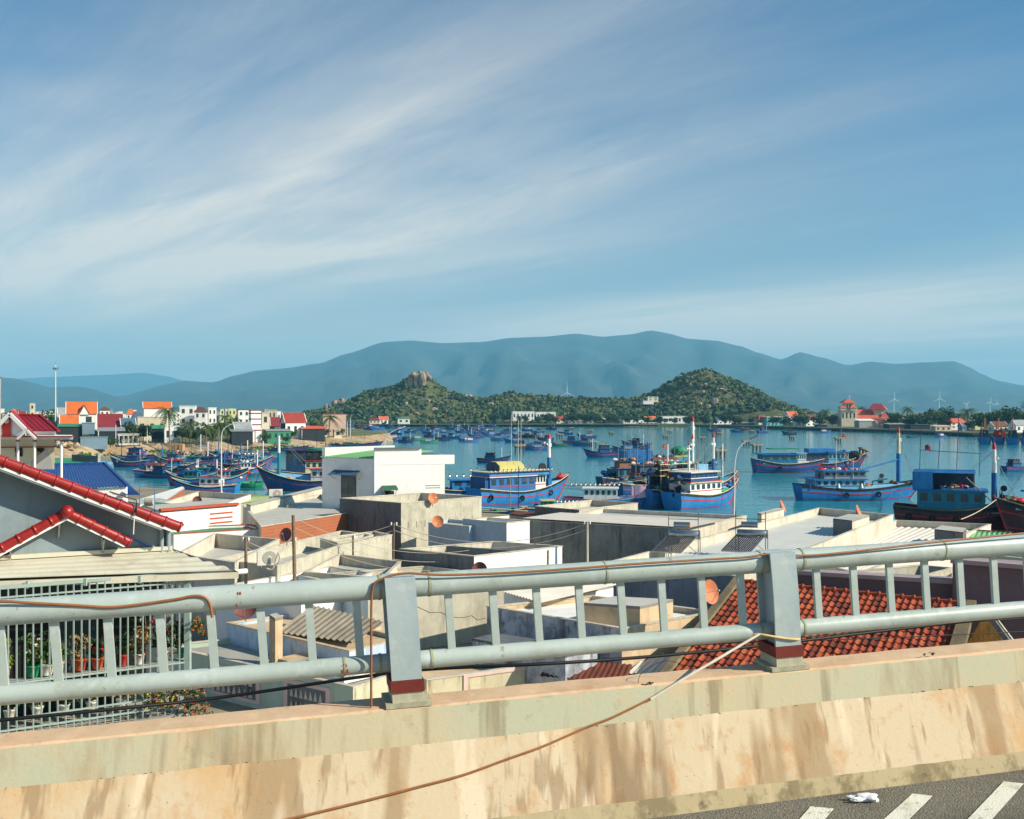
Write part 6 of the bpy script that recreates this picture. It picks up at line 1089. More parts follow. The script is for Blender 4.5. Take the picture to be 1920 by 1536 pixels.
# wind turbines
M_TURB = mat('turbine_white', (240, 240, 238), .5, .02)
tb_r = random.Random(9)
for i, (px, yt, d, vis_) in enumerate(((933, 731, 7600, .3), (1024, 736, 8000, .2), (1063, 716, 6200, 0), (1140, 730, 8200, .4), (1166, 724, 6800, .8), (1454, 732, 6600, .1), (1495, 748, 8200, .3), (1503, 752, 8300, .9), (1522, 742, 7200, 0), (1548, 750, 8400, .5), (1616, 746, 8200, .6), (1676, 735, 5200, .02), (1718, 744, 7000, .7), (1732, 752, 8300, .2), (1761, 733, 5600, 0), (1773, 752, 7000, .15), (1803, 754, 8200, .4), (1812, 750, 5800, .75), (1822, 756, 8400, .1), (1856, 744, 5800, .2), (1868, 748, 6300, .0), (1885, 756, 8300, .5), (1896, 755, 7600, .3))):
    b_ = G(px, 2, d); tipz = CAMZ - (yt-CY)/FPX*d; hub = 2 + (tipz-2)*.64; bl_ = tipz - hub; root = thing('wind_turbine', beside('slim white wind turbine', px, LM_F, 'standing right of'), 'wind turbine', b_, group='wind turbines on the plain')
    MB().tube([b_, (b_.x, b_.y, hub)], [2.6, 1.7], 8).build('tower', M_TURB, root); MB().box(b_.x-2.2, b_.x+2.2, b_.y-6, b_.y+4, hub-2, hub+2).build('nacelle', M_TURB, root)
    for k in range(3):
        a = vis_ + 2*math.pi*k/3; dv = Vector((math.sin(a), 0, math.cos(a))); h_ = Vector((b_.x, b_.y - 7, hub)); MB().tube([h_, h_ + dv*bl_*.2, h_ + dv*bl_], [1.4, 2.2, .5], 5).build('blade', M_TURB, root)
# pier stumps in the bay
M_ST = mat('pier_concrete', (176, 150, 116), .9, .2, .4, streak=.5, dirtc=(70, 60, 50)); M_ST2 = mat('pier_pile', (92, 84, 76), .9, .2, .4)
for i, (px, yw, wpx, tilt) in enumerate(((919, 810, 9, 0), (974, 848, 24, 0), (1010, 820, 11, 0), (1049, 822, 15, .1), (1071, 807, 9, 0), (1106, 812, 10, 0), (1111, 838, 18, .06), (1146, 816, 10, 0), (1247, 823, 12, 0), (1255, 813, 9, 0), (1315, 828, 15, 0), (1347, 817, 11, .1), (1350, 858, 25, 0), (1399, 836, 16, 0), (1409, 813, 10, 0), (1418, 846, 22, .04), (1484, 825, 11, .12), (1571, 830, 15, 0), (1617, 853, 20, .35))):
    b_ = P(px, yw, z=0); w_ = max(3.0, wpx/FPX*b_.y); hh = w_*.62; root = thing('pier_stump', beside('ruined concrete pier stump', px, LM_F, 'in the water right of'), 'pier stump', b_, .25, local=True, group='ruined pier stumps in the bay')
    T_ = Matrix.Rotation(tilt, 4, 'Y'); cap = [T_ @ Vector(v) for v in ((-w_/2, -1.1, hh*.98), (w_/2, -1.1, hh*.98), (w_/2, 1.1, hh*.98), (-w_/2, 1.1, hh*.98), (-w_*.42, -1, hh*.72), (w_*.42, -1, hh*.72), (w_*.42, 1, hh*.72), (-w_*.42, 1, hh*.72))]
    MB().add(cap, [(0, 1, 2, 3), (7, 6, 5, 4), (4, 5, 1, 0), (5, 6, 2, 1), (6, 7, 3, 2), (7, 4, 0, 3)]).build('pile_cap', M_ST, root, bevel=.08)
    for k in range(3): x = w_*(-.33 + .33*k); zt_ = (T_ @ Vector((x, 0, hh*.75))).z; MB().tube([(x, -.3, -.8), (x, -.3, zt_)], .3, 8).build('pile', M_ST2, root)
    MB().blob((w_*.05, 0, hh*1.02 - tilt*w_*.05), (.3, .3, .3), i, 1, .3).build('broken_block', M_ST2, root)
# lamps and masts
M_POLE = mat('lamp_pole', (206, 212, 212), .45, .05)
def lamp(label, px, d, pts, zb=1.8, r=.09):
    b_ = G(px, zb, d); root = thing('street_lamp', label, 'street lamp', b_, group='street lamps on the quay'); path = smooth_path([P(x, y, d=d + dd) for x, y, dd in pts], 5)
    MB().tube([b_, P(pts[0][0], pts[0][1] + 40, d=d)] + path, [r*1.3, r*1.1] + [r*.75]*len(path), 10).build('pole', M_POLE, root); a, c = path[-1], path[-1] + (path[-1]-path[-2]).normalized()*.95; MB().bar(a, c, .3, .12).build('lamp_head', C_D if px > 1000 else M_POLE, root); MB().tube([b_, b_ + Vector((0, 0, .35))], .2, 10).build('base_flange', M_POLE, root)
lamp('tall curved street lamp crossing the blue boats at the right', 1375, 104, ((1377, 880, 0), (1379, 860, 0), (1384, 842, 0), (1394, 831, 0), (1406, 824, 0))); lamp('curved street lamp in front of the left boat cluster', 415, 142, ((415, 830, 0), (416, 812, 0), (421, 803, 0), (430, 797, 0), (442, 794, 0))); lamp('curved street lamp rising behind the white house', 721, 140, ((721, 842, 0), (722, 826, 0), (728, 815, 0), (738, 808, 0), (748, 804, 0)))
for i, (px, d, yt, lb) in enumerate(((217, 312, 797, 'pale utility pole at the column shelter'), (410, 328, 797, 'pale utility pole at the end of the hedge'), (490, 352, 800, 'pale utility pole before the green shed'), (566, 372, 802, 'pale utility pole before the dark open shed'), (657, 400, 783, 'pale utility pole near the tip of the left shore'), (651, 402, 790, 'thin utility pole near the tip of the left shore'), (276, 318, 800, 'thin dark utility pole by the teal awning shop'))):
    b_ = G(px, 3, d); root = thing('shore_pole', lb, 'utility pole', b_, group='poles along the embankment road'); zt_ = CAMZ - (yt-CY)/FPX*d; MB().tube([b_, (b_.x, b_.y, zt_)], [.16, .12], 6).build('pole', M_POLE, root); MB().bar((b_.x-.5, b_.y, zt_-.4), (b_.x+.5, b_.y, zt_-.4), .1).build('cross_arm', C_D, root)
b_ = G(104, 3, 395); zt_ = CAMZ - (684-CY)/FPX*395; root = thing('light_mast', 'very tall floodlight mast rising above the left shore', 'mast', b_); MB().tube([b_, (b_.x, b_.y, zt_)], [.38, .2], 10).build('mast', M_POLE, root); MB().tube([(b_.x, b_.y, zt_-1.9), (b_.x, b_.y, zt_-1.5)], 1.0, 12).build('lamp_ring', C_D, root)
for k in range(6): a = k*1.05; MB().box(b_.x + math.cos(a)*1.0 - .2, b_.x + math.cos(a)*1.0 + .2, b_.y + math.sin(a)*1.0 - .2, b_.y + math.sin(a)*1.0 + .2, zt_-1.5, zt_-1.1).build('floodlight', C_MT, root)
MB().tube([(b_.x, b_.y, zt_), (b_.x, b_.y, zt_ + 1.0)], .06, 5).build('lightning_rod', C_D, root)
# embankment fence, shed tarpaulin, rubble, grass tufts on the bank
fe = thing('embankment_fence', 'low post and rail fence along the embankment top', 'fence', hi[3])
for i in range(2, 9):
    for j in range(4): c = hi[i].lerp(hi[i+1], j/4); MB().box(c.x-.08, c.x+.08, c.y+1.4, c.y+1.56, 3, 4.2).build('fence_post', C_D, fe)
    a, c = hi[i] + Vector((0, 1.5, 1.0)), hi[i+1] + Vector((0, 1.5, 1.0)); MB().bar(a, c, .06).bar(a - Vector((0, 0, .5)), c - Vector((0, 0, .5)), .06).build('fence_rail', C_D, fe)
gr_ = random.Random(17); q = MB()
def tuft(cx_, cy_, n, sp):
    c = P(cx_, cy_, z=.9)
    for _ in range(n): a = c + Vector((gr_.gauss(0, sp), gr_.gauss(0, sp*.6), gr_.uniform(-.2, .3))); leafclump(q, a, .8, 6, gr_, .35, .4)
for x, y, n, s_ in ((295, 846, 40, 2.6), (310, 848, 30, 2), (500, 840, 70, 4), (520, 838, 40, 2.5), (545, 839, 30, 3), (445, 838, 40, 2.5), (640, 831, 60, 5), (655, 828, 30, 2), (205, 845, 30, 1.5), (160, 852, 30, 4), (610, 833, 30, 4), (680, 829, 24, 4)): tuft(x, y, n, s_)
tag(q.build('bank_grass', [mat('bank_grass', (92, 116, 50), .8, .3, 1)], kind='stuff'), 'patches of green grass on the embankment slope', kind='stuff')
rb_ = thing('rubble_heap', 'heap of pale rubble at the left end of the embankment', 'rubble', P(125, 838, d=292))
for k in range(26): MB().blob(P(105 + gr_.random()*42, 839 - abs(gr_.gauss(0, 4)), d=290 + gr_.uniform(-2, 4)), gr_.uniform(.4, 1.1), k, 1, .35).build('rubble_stone', M_BANK, rb_)
tp = thing('white_tarpaulin', 'sloping white tarpaulin beside the leaning palm', 'tarpaulin', P(606, 822, d=384)); MB().solid([P(596, 811, d=384), P(603, 810, d=386), P(613, 818, d=383), P(606, 821, d=381)], (0, 0, -.1)).build('sheet', F_W, tp); MB().tube([P(597, 811, d=384), P(597, 823, d=384)], .08, 5).build('prop', C_D, tp)
sw = thing('sluice_gate', 'orange brown broken sluice piers in the embankment', 'sluice', P(330, 840, d=312))
for px in (322, 331, 341): a = P(px, 847, d=312); MB().box(a.x-.6, a.x+.6, a.y-1.2, a.y+1.2, .0, 2.9).build('pier', mat('sandy_pier', (196, 146, 96), .9, .2, .5, dirt=.4), sw)
MB().bar(P(318, 834, d=312.5), P(344, 834, d=312.5), 2, .5).build('top_slab', MATS['sandy_pier'], sw)
# ------------------------------------------------------------------ fishing boats
def paint(n, rgb, **k):
    """sun faded boat paint with scuffs, grime runs and a little rust"""
    fd = tuple(int(a*.72 + 190*.28) for a in rgb); dk = tuple(int(a*.55) for a in rgb)
    return stain(n, rgb, [(fd, .9, (1, 1, .5), .46, .66, .55, 7), (dk, 2.2, (1, 1, .22), .54, .68, .6, 6), (fd, 7, V1, .6, .7, .5, 4), ((92, 66, 48), 5, (1, 1, .14), .63, .70, .6, 5), ((44, 40, 38), 12, V1, .68, .74, .5, 3)], .55, 0)
BT = {'blue': paint('boat_blue', (22, 102, 166)), 'bright': paint('boat_bright_blue', (34, 124, 188)), 'deep': paint('boat_deep_blue', (18, 74, 132)), 'navy': paint('boat_navy', (28, 60, 92)), 'teal': paint('boat_teal', (30, 120, 140)), 'green': paint('boat_green', (28, 136, 92)), 'maroon': paint('boat_maroon', (92, 24, 26)), 'red': paint('boat_red', (190, 32, 36)), 'white': paint('boat_white', (232, 230, 224), streak=.15), 'black': paint('boat_black', (26, 26, 28)), 'cream': paint('boat_cream', (222, 206, 166)), 'wood': paint('boat_wood', (128, 96, 66)), 'yellow': paint('boat_yellow', (200, 190, 112)), 'grey': paint('boat_grey', (140, 142, 138)), 'sky': paint('boat_sky', (120, 176, 206)), 'purple': paint('boat_purple', (112, 104, 160)), 'pink': paint('boat_pink', (222, 168, 186)), 'orange': paint('boat_orange', (226, 128, 44)), 'net': mat('dark_net', (34, 44, 44), .95, .3, 3), 'glass': C_GL}
BT['bulb'] = mat('lamp_bulb', (236, 234, 214), .2, .03, spec=.7); BT['rubber'] = mat('tyre_rubber', (24, 24, 24), .9, .1)
def hull_fn(L, B, F, bow=1.0, stern=.25, rake=.9):
    def hb(s): return B/2*(.80 + .20*min(1, s/.4)) if s < .5 else B/2*max(0.0, (1 - ((s-.5)/.5)**2.3))
    def sh(s): return F*(1 + stern*max(0, (.45-s)/.45)**1.6 + bow*max(0, (s-.4)/.6)**2.0)
    def pt(s, f, side, out=0.0):
        z = -.55 + (sh(s) + .55)*f; k = (.62 + .38*min(1, f/.6)**.6) if s < .7 else (.62 + .38*f**.8) - (s-.7)*.9*(1-f)
        x = -L/2 + L*s*.93 + rake*L*.08*(f)*max(0, (s-.3)/.7)**2*1.6 - (1-f)*L*.04*max(0, s-.75)*4 - (.25-.3*f)*0 - (.5*f if s < .02 else 0)
        return Vector((x, side*(max(.03, hb(s)*max(.1, k)) + out), z))
    return hb, sh, pt
def make_hull(root, L, B, F, c, bow=1.0, stern=.25, detail=True):
    hb, sh, pt = hull_fn(L, B, F, bow, stern); ns = 17 if detail else 11; S = [i/(ns-1) for i in range(ns)]; fr_ = (0, .2, .45, .7, .88, 1.0) if detail else (0, .35, .75, 1.0)
    q = MB()
    for sd in (-1, 1): q.grid([[pt(s, f, sd) for f in fr_] for s in S], True)
    q.add([pt(0, f, -1) for f in fr_] + [pt(0, f, 1) for f in fr_], [(i, i+1, len(fr_)+i+1, len(fr_)+i) for i in range(len(fr_)-1)]); hl = q.build('hull', c['hull'], root)
    def band(nm, f0, f1, out, m, par_):
        q = MB()
        for sd in (-1, 1): q.grid([[pt(s, f, sd, out) for f in (f0, f1)] for s in S], True)
        return q.build(nm, m, par_)
    band('stripe', .66, .71, .025, c.get('stripe', BT['red']), hl); band('gunwale', .87, 1.005, .05, c.get('gun', BT['black']), hl)
    if detail:
        band('boot_line', .26, .30, .02, BT['red'], hl); q = MB(); q.tube([pt(1, f, 0.0) + Vector((.06, 0, 0)) for f in (0.1, .5, .8, 1.06)], .11, 6); q.build('stem_post', c.get('stem', BT['red']), root)
        q = MB()
        for sd in (-1, 1): q.tube([pt(s, 1.0, sd, .03) for s in S], .06, 5)
        q.build('cap_rail', c.get('cap', BT['cream']), hl)
    q = MB(); dk = [pt(s, .86, 1, -.08) for s in S] + [pt(s, .86, -1, -.08) for s in S[::-1]]; q.poly(dk); q.build('deck', c.get('deck', BT['sky']), root)
    return hb, sh, pt
def cabin(root, x0, x1, wd, z0, h, m, rm=None, nwin=4, over=.3, trim=None, wins=True, rake=.0, name='cabin'):
    q = MB().add([(x0, -wd/2, z0), (x1, -wd/2, z0), (x1, wd/2, z0), (x0, wd/2, z0), (x0, -wd/2*.97, z0+h), (x1-rake, -wd/2*.97, z0+h), (x1-rake, wd/2*.97, z0+h), (x0, wd/2*.97, z0+h)], [(0, 1, 5, 4), (1, 2, 6, 5), (2, 3, 7, 6), (3, 0, 4, 7), (4, 5, 6, 7)]); cb = q.build(name, m, root)
    MB().box(x0-over, x1+over-rake, -wd/2-over, wd/2+over, z0+h, z0+h+.12).build('cabin_roof', rm or m, cb)
    if trim: MB().box(x0-.03, x1-rake+.03, -wd/2-.03, wd/2+.03, z0+h*.38, z0+h*.38+.1).build('trim_band', trim, cb); MB().box(x0-over-.02, x1+over-rake+.02, -wd/2-over-.02, wd/2+over+.02, z0+h+.121, z0+h+.2).build('roof_edge', trim, cb)
    if wins:
        for sd in (-1, 1):
            for k in range(nwin):
                a = x0 + (x1-x0)*(k+.22)/nwin; b_ = x0 + (x1-x0)*(k+.78)/nwin; MB().box(a, min(b_, x1-rake), sd*wd/2*.985 - .03, sd*wd/2*.985 + .03, z0+h*.52, z0+h*.88).build('window', BT['glass'], cb)
        for k in range(3): y = wd*(-.32 + .32*k); MB().box(x1-rake*.6-.02, x1-rake*.6+.05, y-wd*.12, y+wd*.12, z0+h*.52, z0+h*.88).build('window', BT['glass'], cb)
        MB().box(x0-.03, x0+.02, -.35, .35, z0, z0+h*.8).build('cabin_door', C_DK, cb)
    return cb
def mast(root, x, z0, h, lo, up, r=.2, cap=True, ladder=True, bowx=None, bowz=None):
    m = MB().tube([(x, 0, z0), (x, 0, z0+h*.55)], [r, r*.9], 10).build('mast', lo, root); MB().tube([(x, 0, z0+h*.55), (x, 0, z0+h*.9)], [r*.85, r*.65], 10).build('mast_top', up, m)
    if cap: MB().tube([(x, 0, z0+h*.9), (x, 0, z0+h*.96), (x, 0, z0+h)], [r*.75, r*.6, .05], 8).build('mast_cap', BT['red'], m)
    MB().box(x-.45, x+.45, -.06, .06, z0+h*.78, z0+h*.81).build('cross_arm', BT['white'], m); MB().blob((x+.4, 0, z0+h*.76), .13, 1, 1, 0).build('mast_lamp', BT['bulb'], m)
    for tx, tz in ((x - h*.9, z0 + .6), (x - h*.55, z0 + h*.28)): MB().tube([(x, 0, z0+h*.88), (tx, .4, tz)], .025, 3).build('rigging_line', BT['grey'], m)
    if ladder and bowx is not None:
        a, b_ = Vector((x + r, 0, z0+h*.72)), Vector((bowx, 0, bowz)); ld = MB()
        for sd in (-.18, .18): ld.tube([a + Vector((0, sd, 0)), b_ + Vector((0, sd, 0))], .03, 4)
        for k in range(1, 12): c = a.lerp(b_, k/12); ld.tube([c - Vector((0, .18, 0)), c + Vector((0, .18, 0))], .022, 4)
        ld.build('ladder_stay', BT['grey'], root)
    return m
def rod(root, nm, pts, r, m, n=5): return MB().tube(pts, r, n).build(nm, m, root)
def bulbs(root, x0, x1, y, z, n, both=True):
    rk = MB().bar((x0, y, z-.12), (x1, y, z-.12), .06).build('lamp_rail', BT['wood'], root)
    for k in range(n):
        x = x0 + (x1-x0)*k/(n-1)
        MB().blob((x, y-.02, z), (.16, .16, .17), 1, 1, 0).build('lamp_bulb', BT['bulb'], root); MB().tube([(x, y, z+.12), (x, y, z+.28)], .1, 6).build('lamp_cap', BT['black'], root)
def tyres(root, pt, ss, side=-1):
    for s in ss:
        c = pt(s, .62, side, .12); q = MB(); n = 14
        ring = [c + Vector((math.cos(a)*.3, 0, math.sin(a)*.36)) for a in [2*math.pi*k/n for k in range(n+1)]]; q.tube(ring, .11, 6, caps=False); q.build('tyre_fender', BT['rubber'], root)
def flag(root, base, h, m=None, w_=.9):
    rod(root, 'flag_pole', [base, base + Vector((0, 0, h))], .02, BT['wood'], 4); q = MB(); t_ = base + Vector((0, 0, h)); q.grid([[t_ + Vector((w_*i/5, .08*math.sin(i*1.7), -.1 - .6*j + .1*math.sin(i*.9))) for i in range(6)] for j in (0, 1)], True); f = q.build('flag', m or BT['red'], root)
    if m is None: MB().tube([t_ + Vector((w_*.5, -.07, -.36)), t_ + Vector((w_*.5, .12, -.36))], [.13, .13], 5).build('yellow_star', BT['yellow'], f)
def winch(root, x, z):
    rod(root, 'winch_frame', [(x, -.6, z), (x, -.6, z+1.1), (x, .6, z+1.1), (x, .6, z)], .06, BT['navy']); MB().tube([(x, -.5, z+.6), (x, .5, z+.6)], .28, 12).build('winch_drum', BT['black'], root); MB().tube([(x+.2, -.1, z+1.5), (x+.2, .1, z+1.5)], .35, 14).build('net_block', BT['black'], root); rod(root, 'net_davit', [(x-.3, 0, z), (x-.2, 0, z+1.3), (x+.2, 0, z+1.6)], .05, BT['grey'])
def clutter(root, x0, x1, w_, z, n, seed, cols=('black', 'blue', 'green', 'red', 'orange', 'white', 'grey')):
    rr = random.Random(seed)
    for k in range(n): c = (rr.uniform(x0, x1), rr.uniform(-w_/2, w_/2), z + .2); s_ = rr.uniform(.18, .5); MB().blob(c, (s_, s_*.8, s_*.7), k+seed, 1, .25).build('deck_gear', BT[rr.choice(cols)], root)
def heap(root, x0, x1, w_, z, h, n, seed):
    rr = random.Random(seed)
    for k in range(n): s_ = rr.uniform(.35, .8); MB().blob((rr.uniform(x0, x1), rr.uniform(-w_/2, w_/2), z + rr.random()**1.4*h), (s_, s_*.8, s_*.6), k + seed, 1, .35).build('net_heap', BT[rr.choice(('net', 'net', 'navy', 'black', 'teal', 'wood', 'deep'))], root)
def new_boat(label, px, yw, ang, name='fishing_boat', group='fishing boats moored in the bay'):
    return thing(name, label, 'fishing boat', P(px, yw, z=0), R(ang), group=group, local=True)
# --- 1: big blue boat with yellow hut, stern to the town
b = new_boat('bright blue trawler with yellow hut on top and red bow, stern towards the town', 978, 944, 36); L, B, F = 16.5, 5.0, 2.0
hb, sh, pt = make_hull(b, L, B, F, dict(hull=BT['bright'], gun=BT['black'], deck=BT['sky']), 1.0, .35); tyres(b, pt, (.08, .42, .78))
cabin(b, -7.2, 1.0, 4.3, 1.9, 2.3, BT['blue'], BT['white'], 6, .25, BT['red']); cabin(b, 1.0, 3.2, 3.6, 1.9, 2.5, BT['white'], BT['white'], 4, .2, BT['red'], name='wheelhouse'); cabin(b, -7.4, 3.4, 4.7, 4.35, .55, BT['bright'], BT['cream'], 0, .25, None, False, name='upper_band')
q = MB(); pr = [(-2.0, 0), (-2.0, .75), (-.9, 1.3), (.9, 1.3), (2.0, .75), (2.0, 0)]
q.grid([[Vector((x, y*.85, 5.05 + z)) for y, z in pr] for x in (-5.2, -.8)]); q.add([Vector((-5.2, y*.85, 5.05 + z)) for y, z in pr], [(0, 1, 2, 3, 4, 5)]); q.add([Vector((-.8, y*.85, 5.05 + z)) for y, z in pr], [(5, 4, 3, 2, 1, 0)]); q.build('roof_hut', BT['yellow'], b); MB().add([Vector((-5.23, y*.85, 5.05 + z)) for y, z in pr], [(0, 1, 2, 3, 4, 5)]).build('hut_end', BT['navy'], b)
bulbs(b, -7.4, 3.6, -2.65, 5.1, 16); bulbs(b, -7.4, 3.6, 2.65, 5.1, 10)
for x, hh in ((-4.6, 9), (-1.6, 8.4), (.2, 8.8), (-.3, 7.6)): rod(b, 'antenna', [(x, .4, 4.9), (x, .4, 4.9 + hh)], .03, BT['black'] if x < -2 else BT['white'])
mast(b, 5.2, 2.2, 8.2, BT['blue'], BT['white'], .32, True, True, 7.6, 4.0); winch(b, 4.0, 2.0); MB().box(3.5, 4.2, -2.0, -1.3, 1.9, 3.6).build('locker', BT['blue'], b); clutter(b, 3.4, 6.8, 2.6, 2.1, 16, 3); MB().blob((7.4, 0, 3.7), (.8, .5, .55), 3, 1, .3).build('red_bow_gear', BT['red'], b); MB().tube([(3.9, -.1, 5.2), (3.9, .1, 5.2)], .7, 16).build('net_wheel', BT['black'], b)
MB().box(-7.9, -7.3, -1.9, 1.9, 1.9, 4.2).build('stern_shelter', BT['deep'], b)
# --- 2: blue boat with white cabin and purple tarp
b = new_boat('blue boat with white two deck cabin and purple deck cover in the middle raft', 1322, 950, 40); L, B, F = 14.0, 4.6, 1.9
hb, sh, pt = make_hull(b, L, B, F, dict(hull=BT['bright'], deck=BT['sky']), .95, .3); cabin(b, -5.6, 1.3, 3.9, 1.8, 1.9, BT['white'], BT['cream'], 6, .25, BT['red']); cabin(b, -5.3, .6, 3.6, 3.85, 1.2, BT['deep'], BT['grey'], 6, .3, BT['white'], name='upper_cabin')
heap(b, -7.0, -5.7, 3.6, 1.9, 2.6, 14, 61); mast(b, 1.9, 2.0, 8.8, BT['blue'], BT['white'], .24, True, True, 6.6, 3.6); mast(b, -3.6, 4.8, 4.6, BT['white'], BT['white'], .18, True, False)
for x in (-2.0, -1.2): rod(b, 'antenna', [(x, .3, 5), (x + .3, .3, 11.5)], .05, BT['grey'])
q = MB(); q.grid([[Vector((2.4 + 2.4*i/5, y, 2.5 + .35*math.cos(y*1.2) - .05*i)) for y in (-1.5, -.8, 0, .8, 1.5)] for i in range(6)], True); q.build('deck_cover', BT['purple'], b); MB().blob((2.2, -1.4, 2.3), (1.2, .5, .4), 2, 1, .3).build('green_net', BT['green'], b); winch(b, 2.8, 2.4); clutter(b, 4.4, 6.2, 1.8, 2.6, 10, 5); MB().blob((6.5, 0, 3.6), (.35, .3, .4), 3, 1, .2).build('red_bow_gear', BT['red'], b)
# --- 3: long blue boat at the right, beam on
b = new_boat('long bright blue trawler lying beam on at the right, white and blue mast', 1612, 937, 4); L, B, F = 19.0, 5.0, 1.75
hb, sh, pt = make_hull(b, L, B, F, dict(hull=BT['bright'], deck=BT['sky'], cap=BT['black']), .85, .4); tyres(b, pt, (.36, .63)); cabin(b, -7.9, 0.0, 4.2, 1.7, 1.5, BT['sky'], BT['bright'], 7, .3, BT['blue']); cabin(b, -6.4, .2, 3.8, 3.35, 1.1, BT['grey'], BT['blue'], 6, .3, BT['blue'], name='upper_cabin'); q = MB()
for x in (-8.7, -7.6): MB().bar((x, -2.1, 1.7), (x, -2.1, 3.4), .12).build('awning_post', BT['blue'], b)
MB().box(-9.0, -7.5, -2.3, 2.3, 3.35, 3.45).build('stern_awning', BT['blue'], b); mast(b, 6.2, 2.1, 9.2, BT['blue'], BT['cream'], .36, True, True, 8.8, 3.4); rod(b, 'boom', [(6.0, -.2, 6.2), (-1.0, -.9, 4.5)], .12, BT['bright'], 8); winch(b, 3.3, 2.2); rod(b, 'crane_arm', [(1.6, -1, 1.8), (1.6, -1, 2.9), (4.0, -1, 3.3)], .13, BT['teal'], 7)
for x in (-4.6, -1.9): rod(b, 'antenna', [(x, -2.0, 1.8), (x, -2.0, 4.6 + abs(x))], .05, BT['cream'])
clutter(b, .6, 2.2, 3, 2.0, 10, 8, ('red', 'maroon', 'orange')); clutter(b, 5.2, 8.0, 2.0, 2.4, 12, 9, ('black', 'black', 'grey', 'wood')); MB().blob((9.0, 0, 3.3), (.5, .3, .4), 3, 1, .2).build('red_bow_gear', BT['red'], b); clutter(b, -6, 0, 3, 4.5, 9, 12, ('white', 'red', 'grey'))
for x in (-4.2, -.6): MB().tube([(x, -2.05, 2.0), (x, -2.05, 2.7)], [.28, .12], 8).build('white_bundle', BT['white'], b)
# --- 4, 5: pair behind it
b = new_boat('dark blue boat with pale green cabin and green canopy left of the long trawler', 1478, 886, 4); hb, sh, pt = make_hull(b, 15, 4.6, 2.0, dict(hull=BT['deep'], stripe=BT['red']), .5, .55); cabin(b, -6.4, 1.4, 4, 1.9, 2.1, BT['teal'], BT['blue'], 4, .3, BT['blue']); cabin(b, 1.4, 3.4, 3.6, 1.9, 2.3, BT['white'], BT['sky'], 4, .2, BT['sky'], name='wheelhouse'); MB().box(-4.6, 2.0, -1.6, 1.6, 5.2, 5.4).build('green_canopy', BT['green'], b)
for x in (-4.4, -1.2, 1.8): MB().bar((x, -1.5, 4.1), (x, -1.5, 5.2), .08).build('canopy_post', BT['grey'], b)
for x in (-7.0, -6.2): MB().bar((x, -1.9, 1.9), (x, -1.9, 4.2), .12).build('awning_post', BT['blue'], b)
MB().box(-7.3, -6.0, -2.2, 2.2, 4.15, 4.28).build('stern_awning', BT['blue'], b); tyres(b, pt, (.35,)); clutter(b, 3.6, 5.5, 2, 2, 6, 14)
b = new_boat('cluttered blue boat with hanging orange hose behind the long trawler', 1556, 884, 3); hb, sh, pt = make_hull(b, 15.5, 4.6, 1.9, dict(hull=BT['deep']), 1.2, .4); cabin(b, -6.2, -1.0, 3.8, 1.8, 2.2, BT['deep'], BT['navy'], 4, .3, None); cabin(b, -1.0, 3.6, 3.8, 1.8, 2.5, BT['sky'], BT['blue'], 5, .3, BT['blue'], name='wheelhouse'); MB().box(-5.4, .6, -1.6, 1.6, 4.3, 5.2).build('blue_tarp', BT['bright'], b); MB().blob((5.4, 0, 3.2), (1.5, 1.5, 1.5), 4, 2, .2).build('net_heap', BT['net'], b)
rod(b, 'orange_hose', smooth_path([Vector((2.4, -2.3, 4.2)), Vector((3.6, -2.4, 2.6)), Vector((5.2, -2.3, 2.4)), Vector((6.6, -2.2, 4.0))], 5), .12, BT['orange']); 
for x, hh in ((-2.6, 8), (2.6, 9), (-4.8, 6), (.8, 6)): rod(b, 'antenna', [(x, 0, 4.2), (x, 0, 4.2 + hh*.6)], .06, BT['grey'])
clutter(b, -5, 3, 3, 4.6, 18, 15); flag(b, Vector((2.8, 0, 5.2)), 3.2)
# --- 6, 7: dark red boats at the right edge
b = new_boat('dark maroon trawler with blue awning, flag and white letters on its bow', 1800, 992, -24); L = 13.5
hb, sh, pt = make_hull(b, L, 5.0, 2.3, dict(hull=BT['maroon'], stripe=BT['red'], gun=BT['black'], cap=BT['wood'], deck=BT['deep']), .75, .15); cabin(b, -4.6, 2.6, 4.0, 2.1, 2.4, BT['teal'], BT['blue'], 5, .3, BT['blue']); q = MB(); q.grid([[Vector((x, y, 6.6 + .35*math.cos(y*.7))) for y in (-2.1, -1, 0, 1, 2.1)] for x in (-5.0, 1.6)], True); q.build('blue_awning', BT['blue'], b); MB().box(-5.1, -4.95, -2.1, 2.1, 4.6, 6.7).build('awning_back', BT['bright'], b); MB().box(-4.9, -2.9, -2.14, -2.08, 4.6, 6.75).build('awning_side', BT['bright'], b); MB().box(-4.9, 1.5, 2.0, 2.08, 4.6, 6.7).build('awning_side', BT['navy'], b)  # navy far side added as the dark inside of the awning
for x in (-4.9, 1.5):
    for y in (-2, 2): MB().bar((x, y, 4.5), (x, y, 6.7), .07).build('awning_post', BT['grey'], b)
clutter(b, -4, 1, 3, 4.7, 14, 21, ('wood', 'red', 'black', 'grey')); mast(b, 3.6, 2.4, 7.8, BT['blue'], BT['white'], .32, True, True, 5.8, 4.0); flag(b, Vector((3.65, 0, 10.0)), 1.6, None, 1.1); flag(b, Vector((-3.8, 1, 6.6)), 3.2, BT['red'], .6)
for x, hh in ((-4.4, 6.4), (-2.4, 4.2), (-.4, 6.8), (2.0, 5.6)): rod(b, 'antenna', [(x, -.5, 6.2), (x + .25, -.5, 6.2 + hh)], .04, BT['navy'])
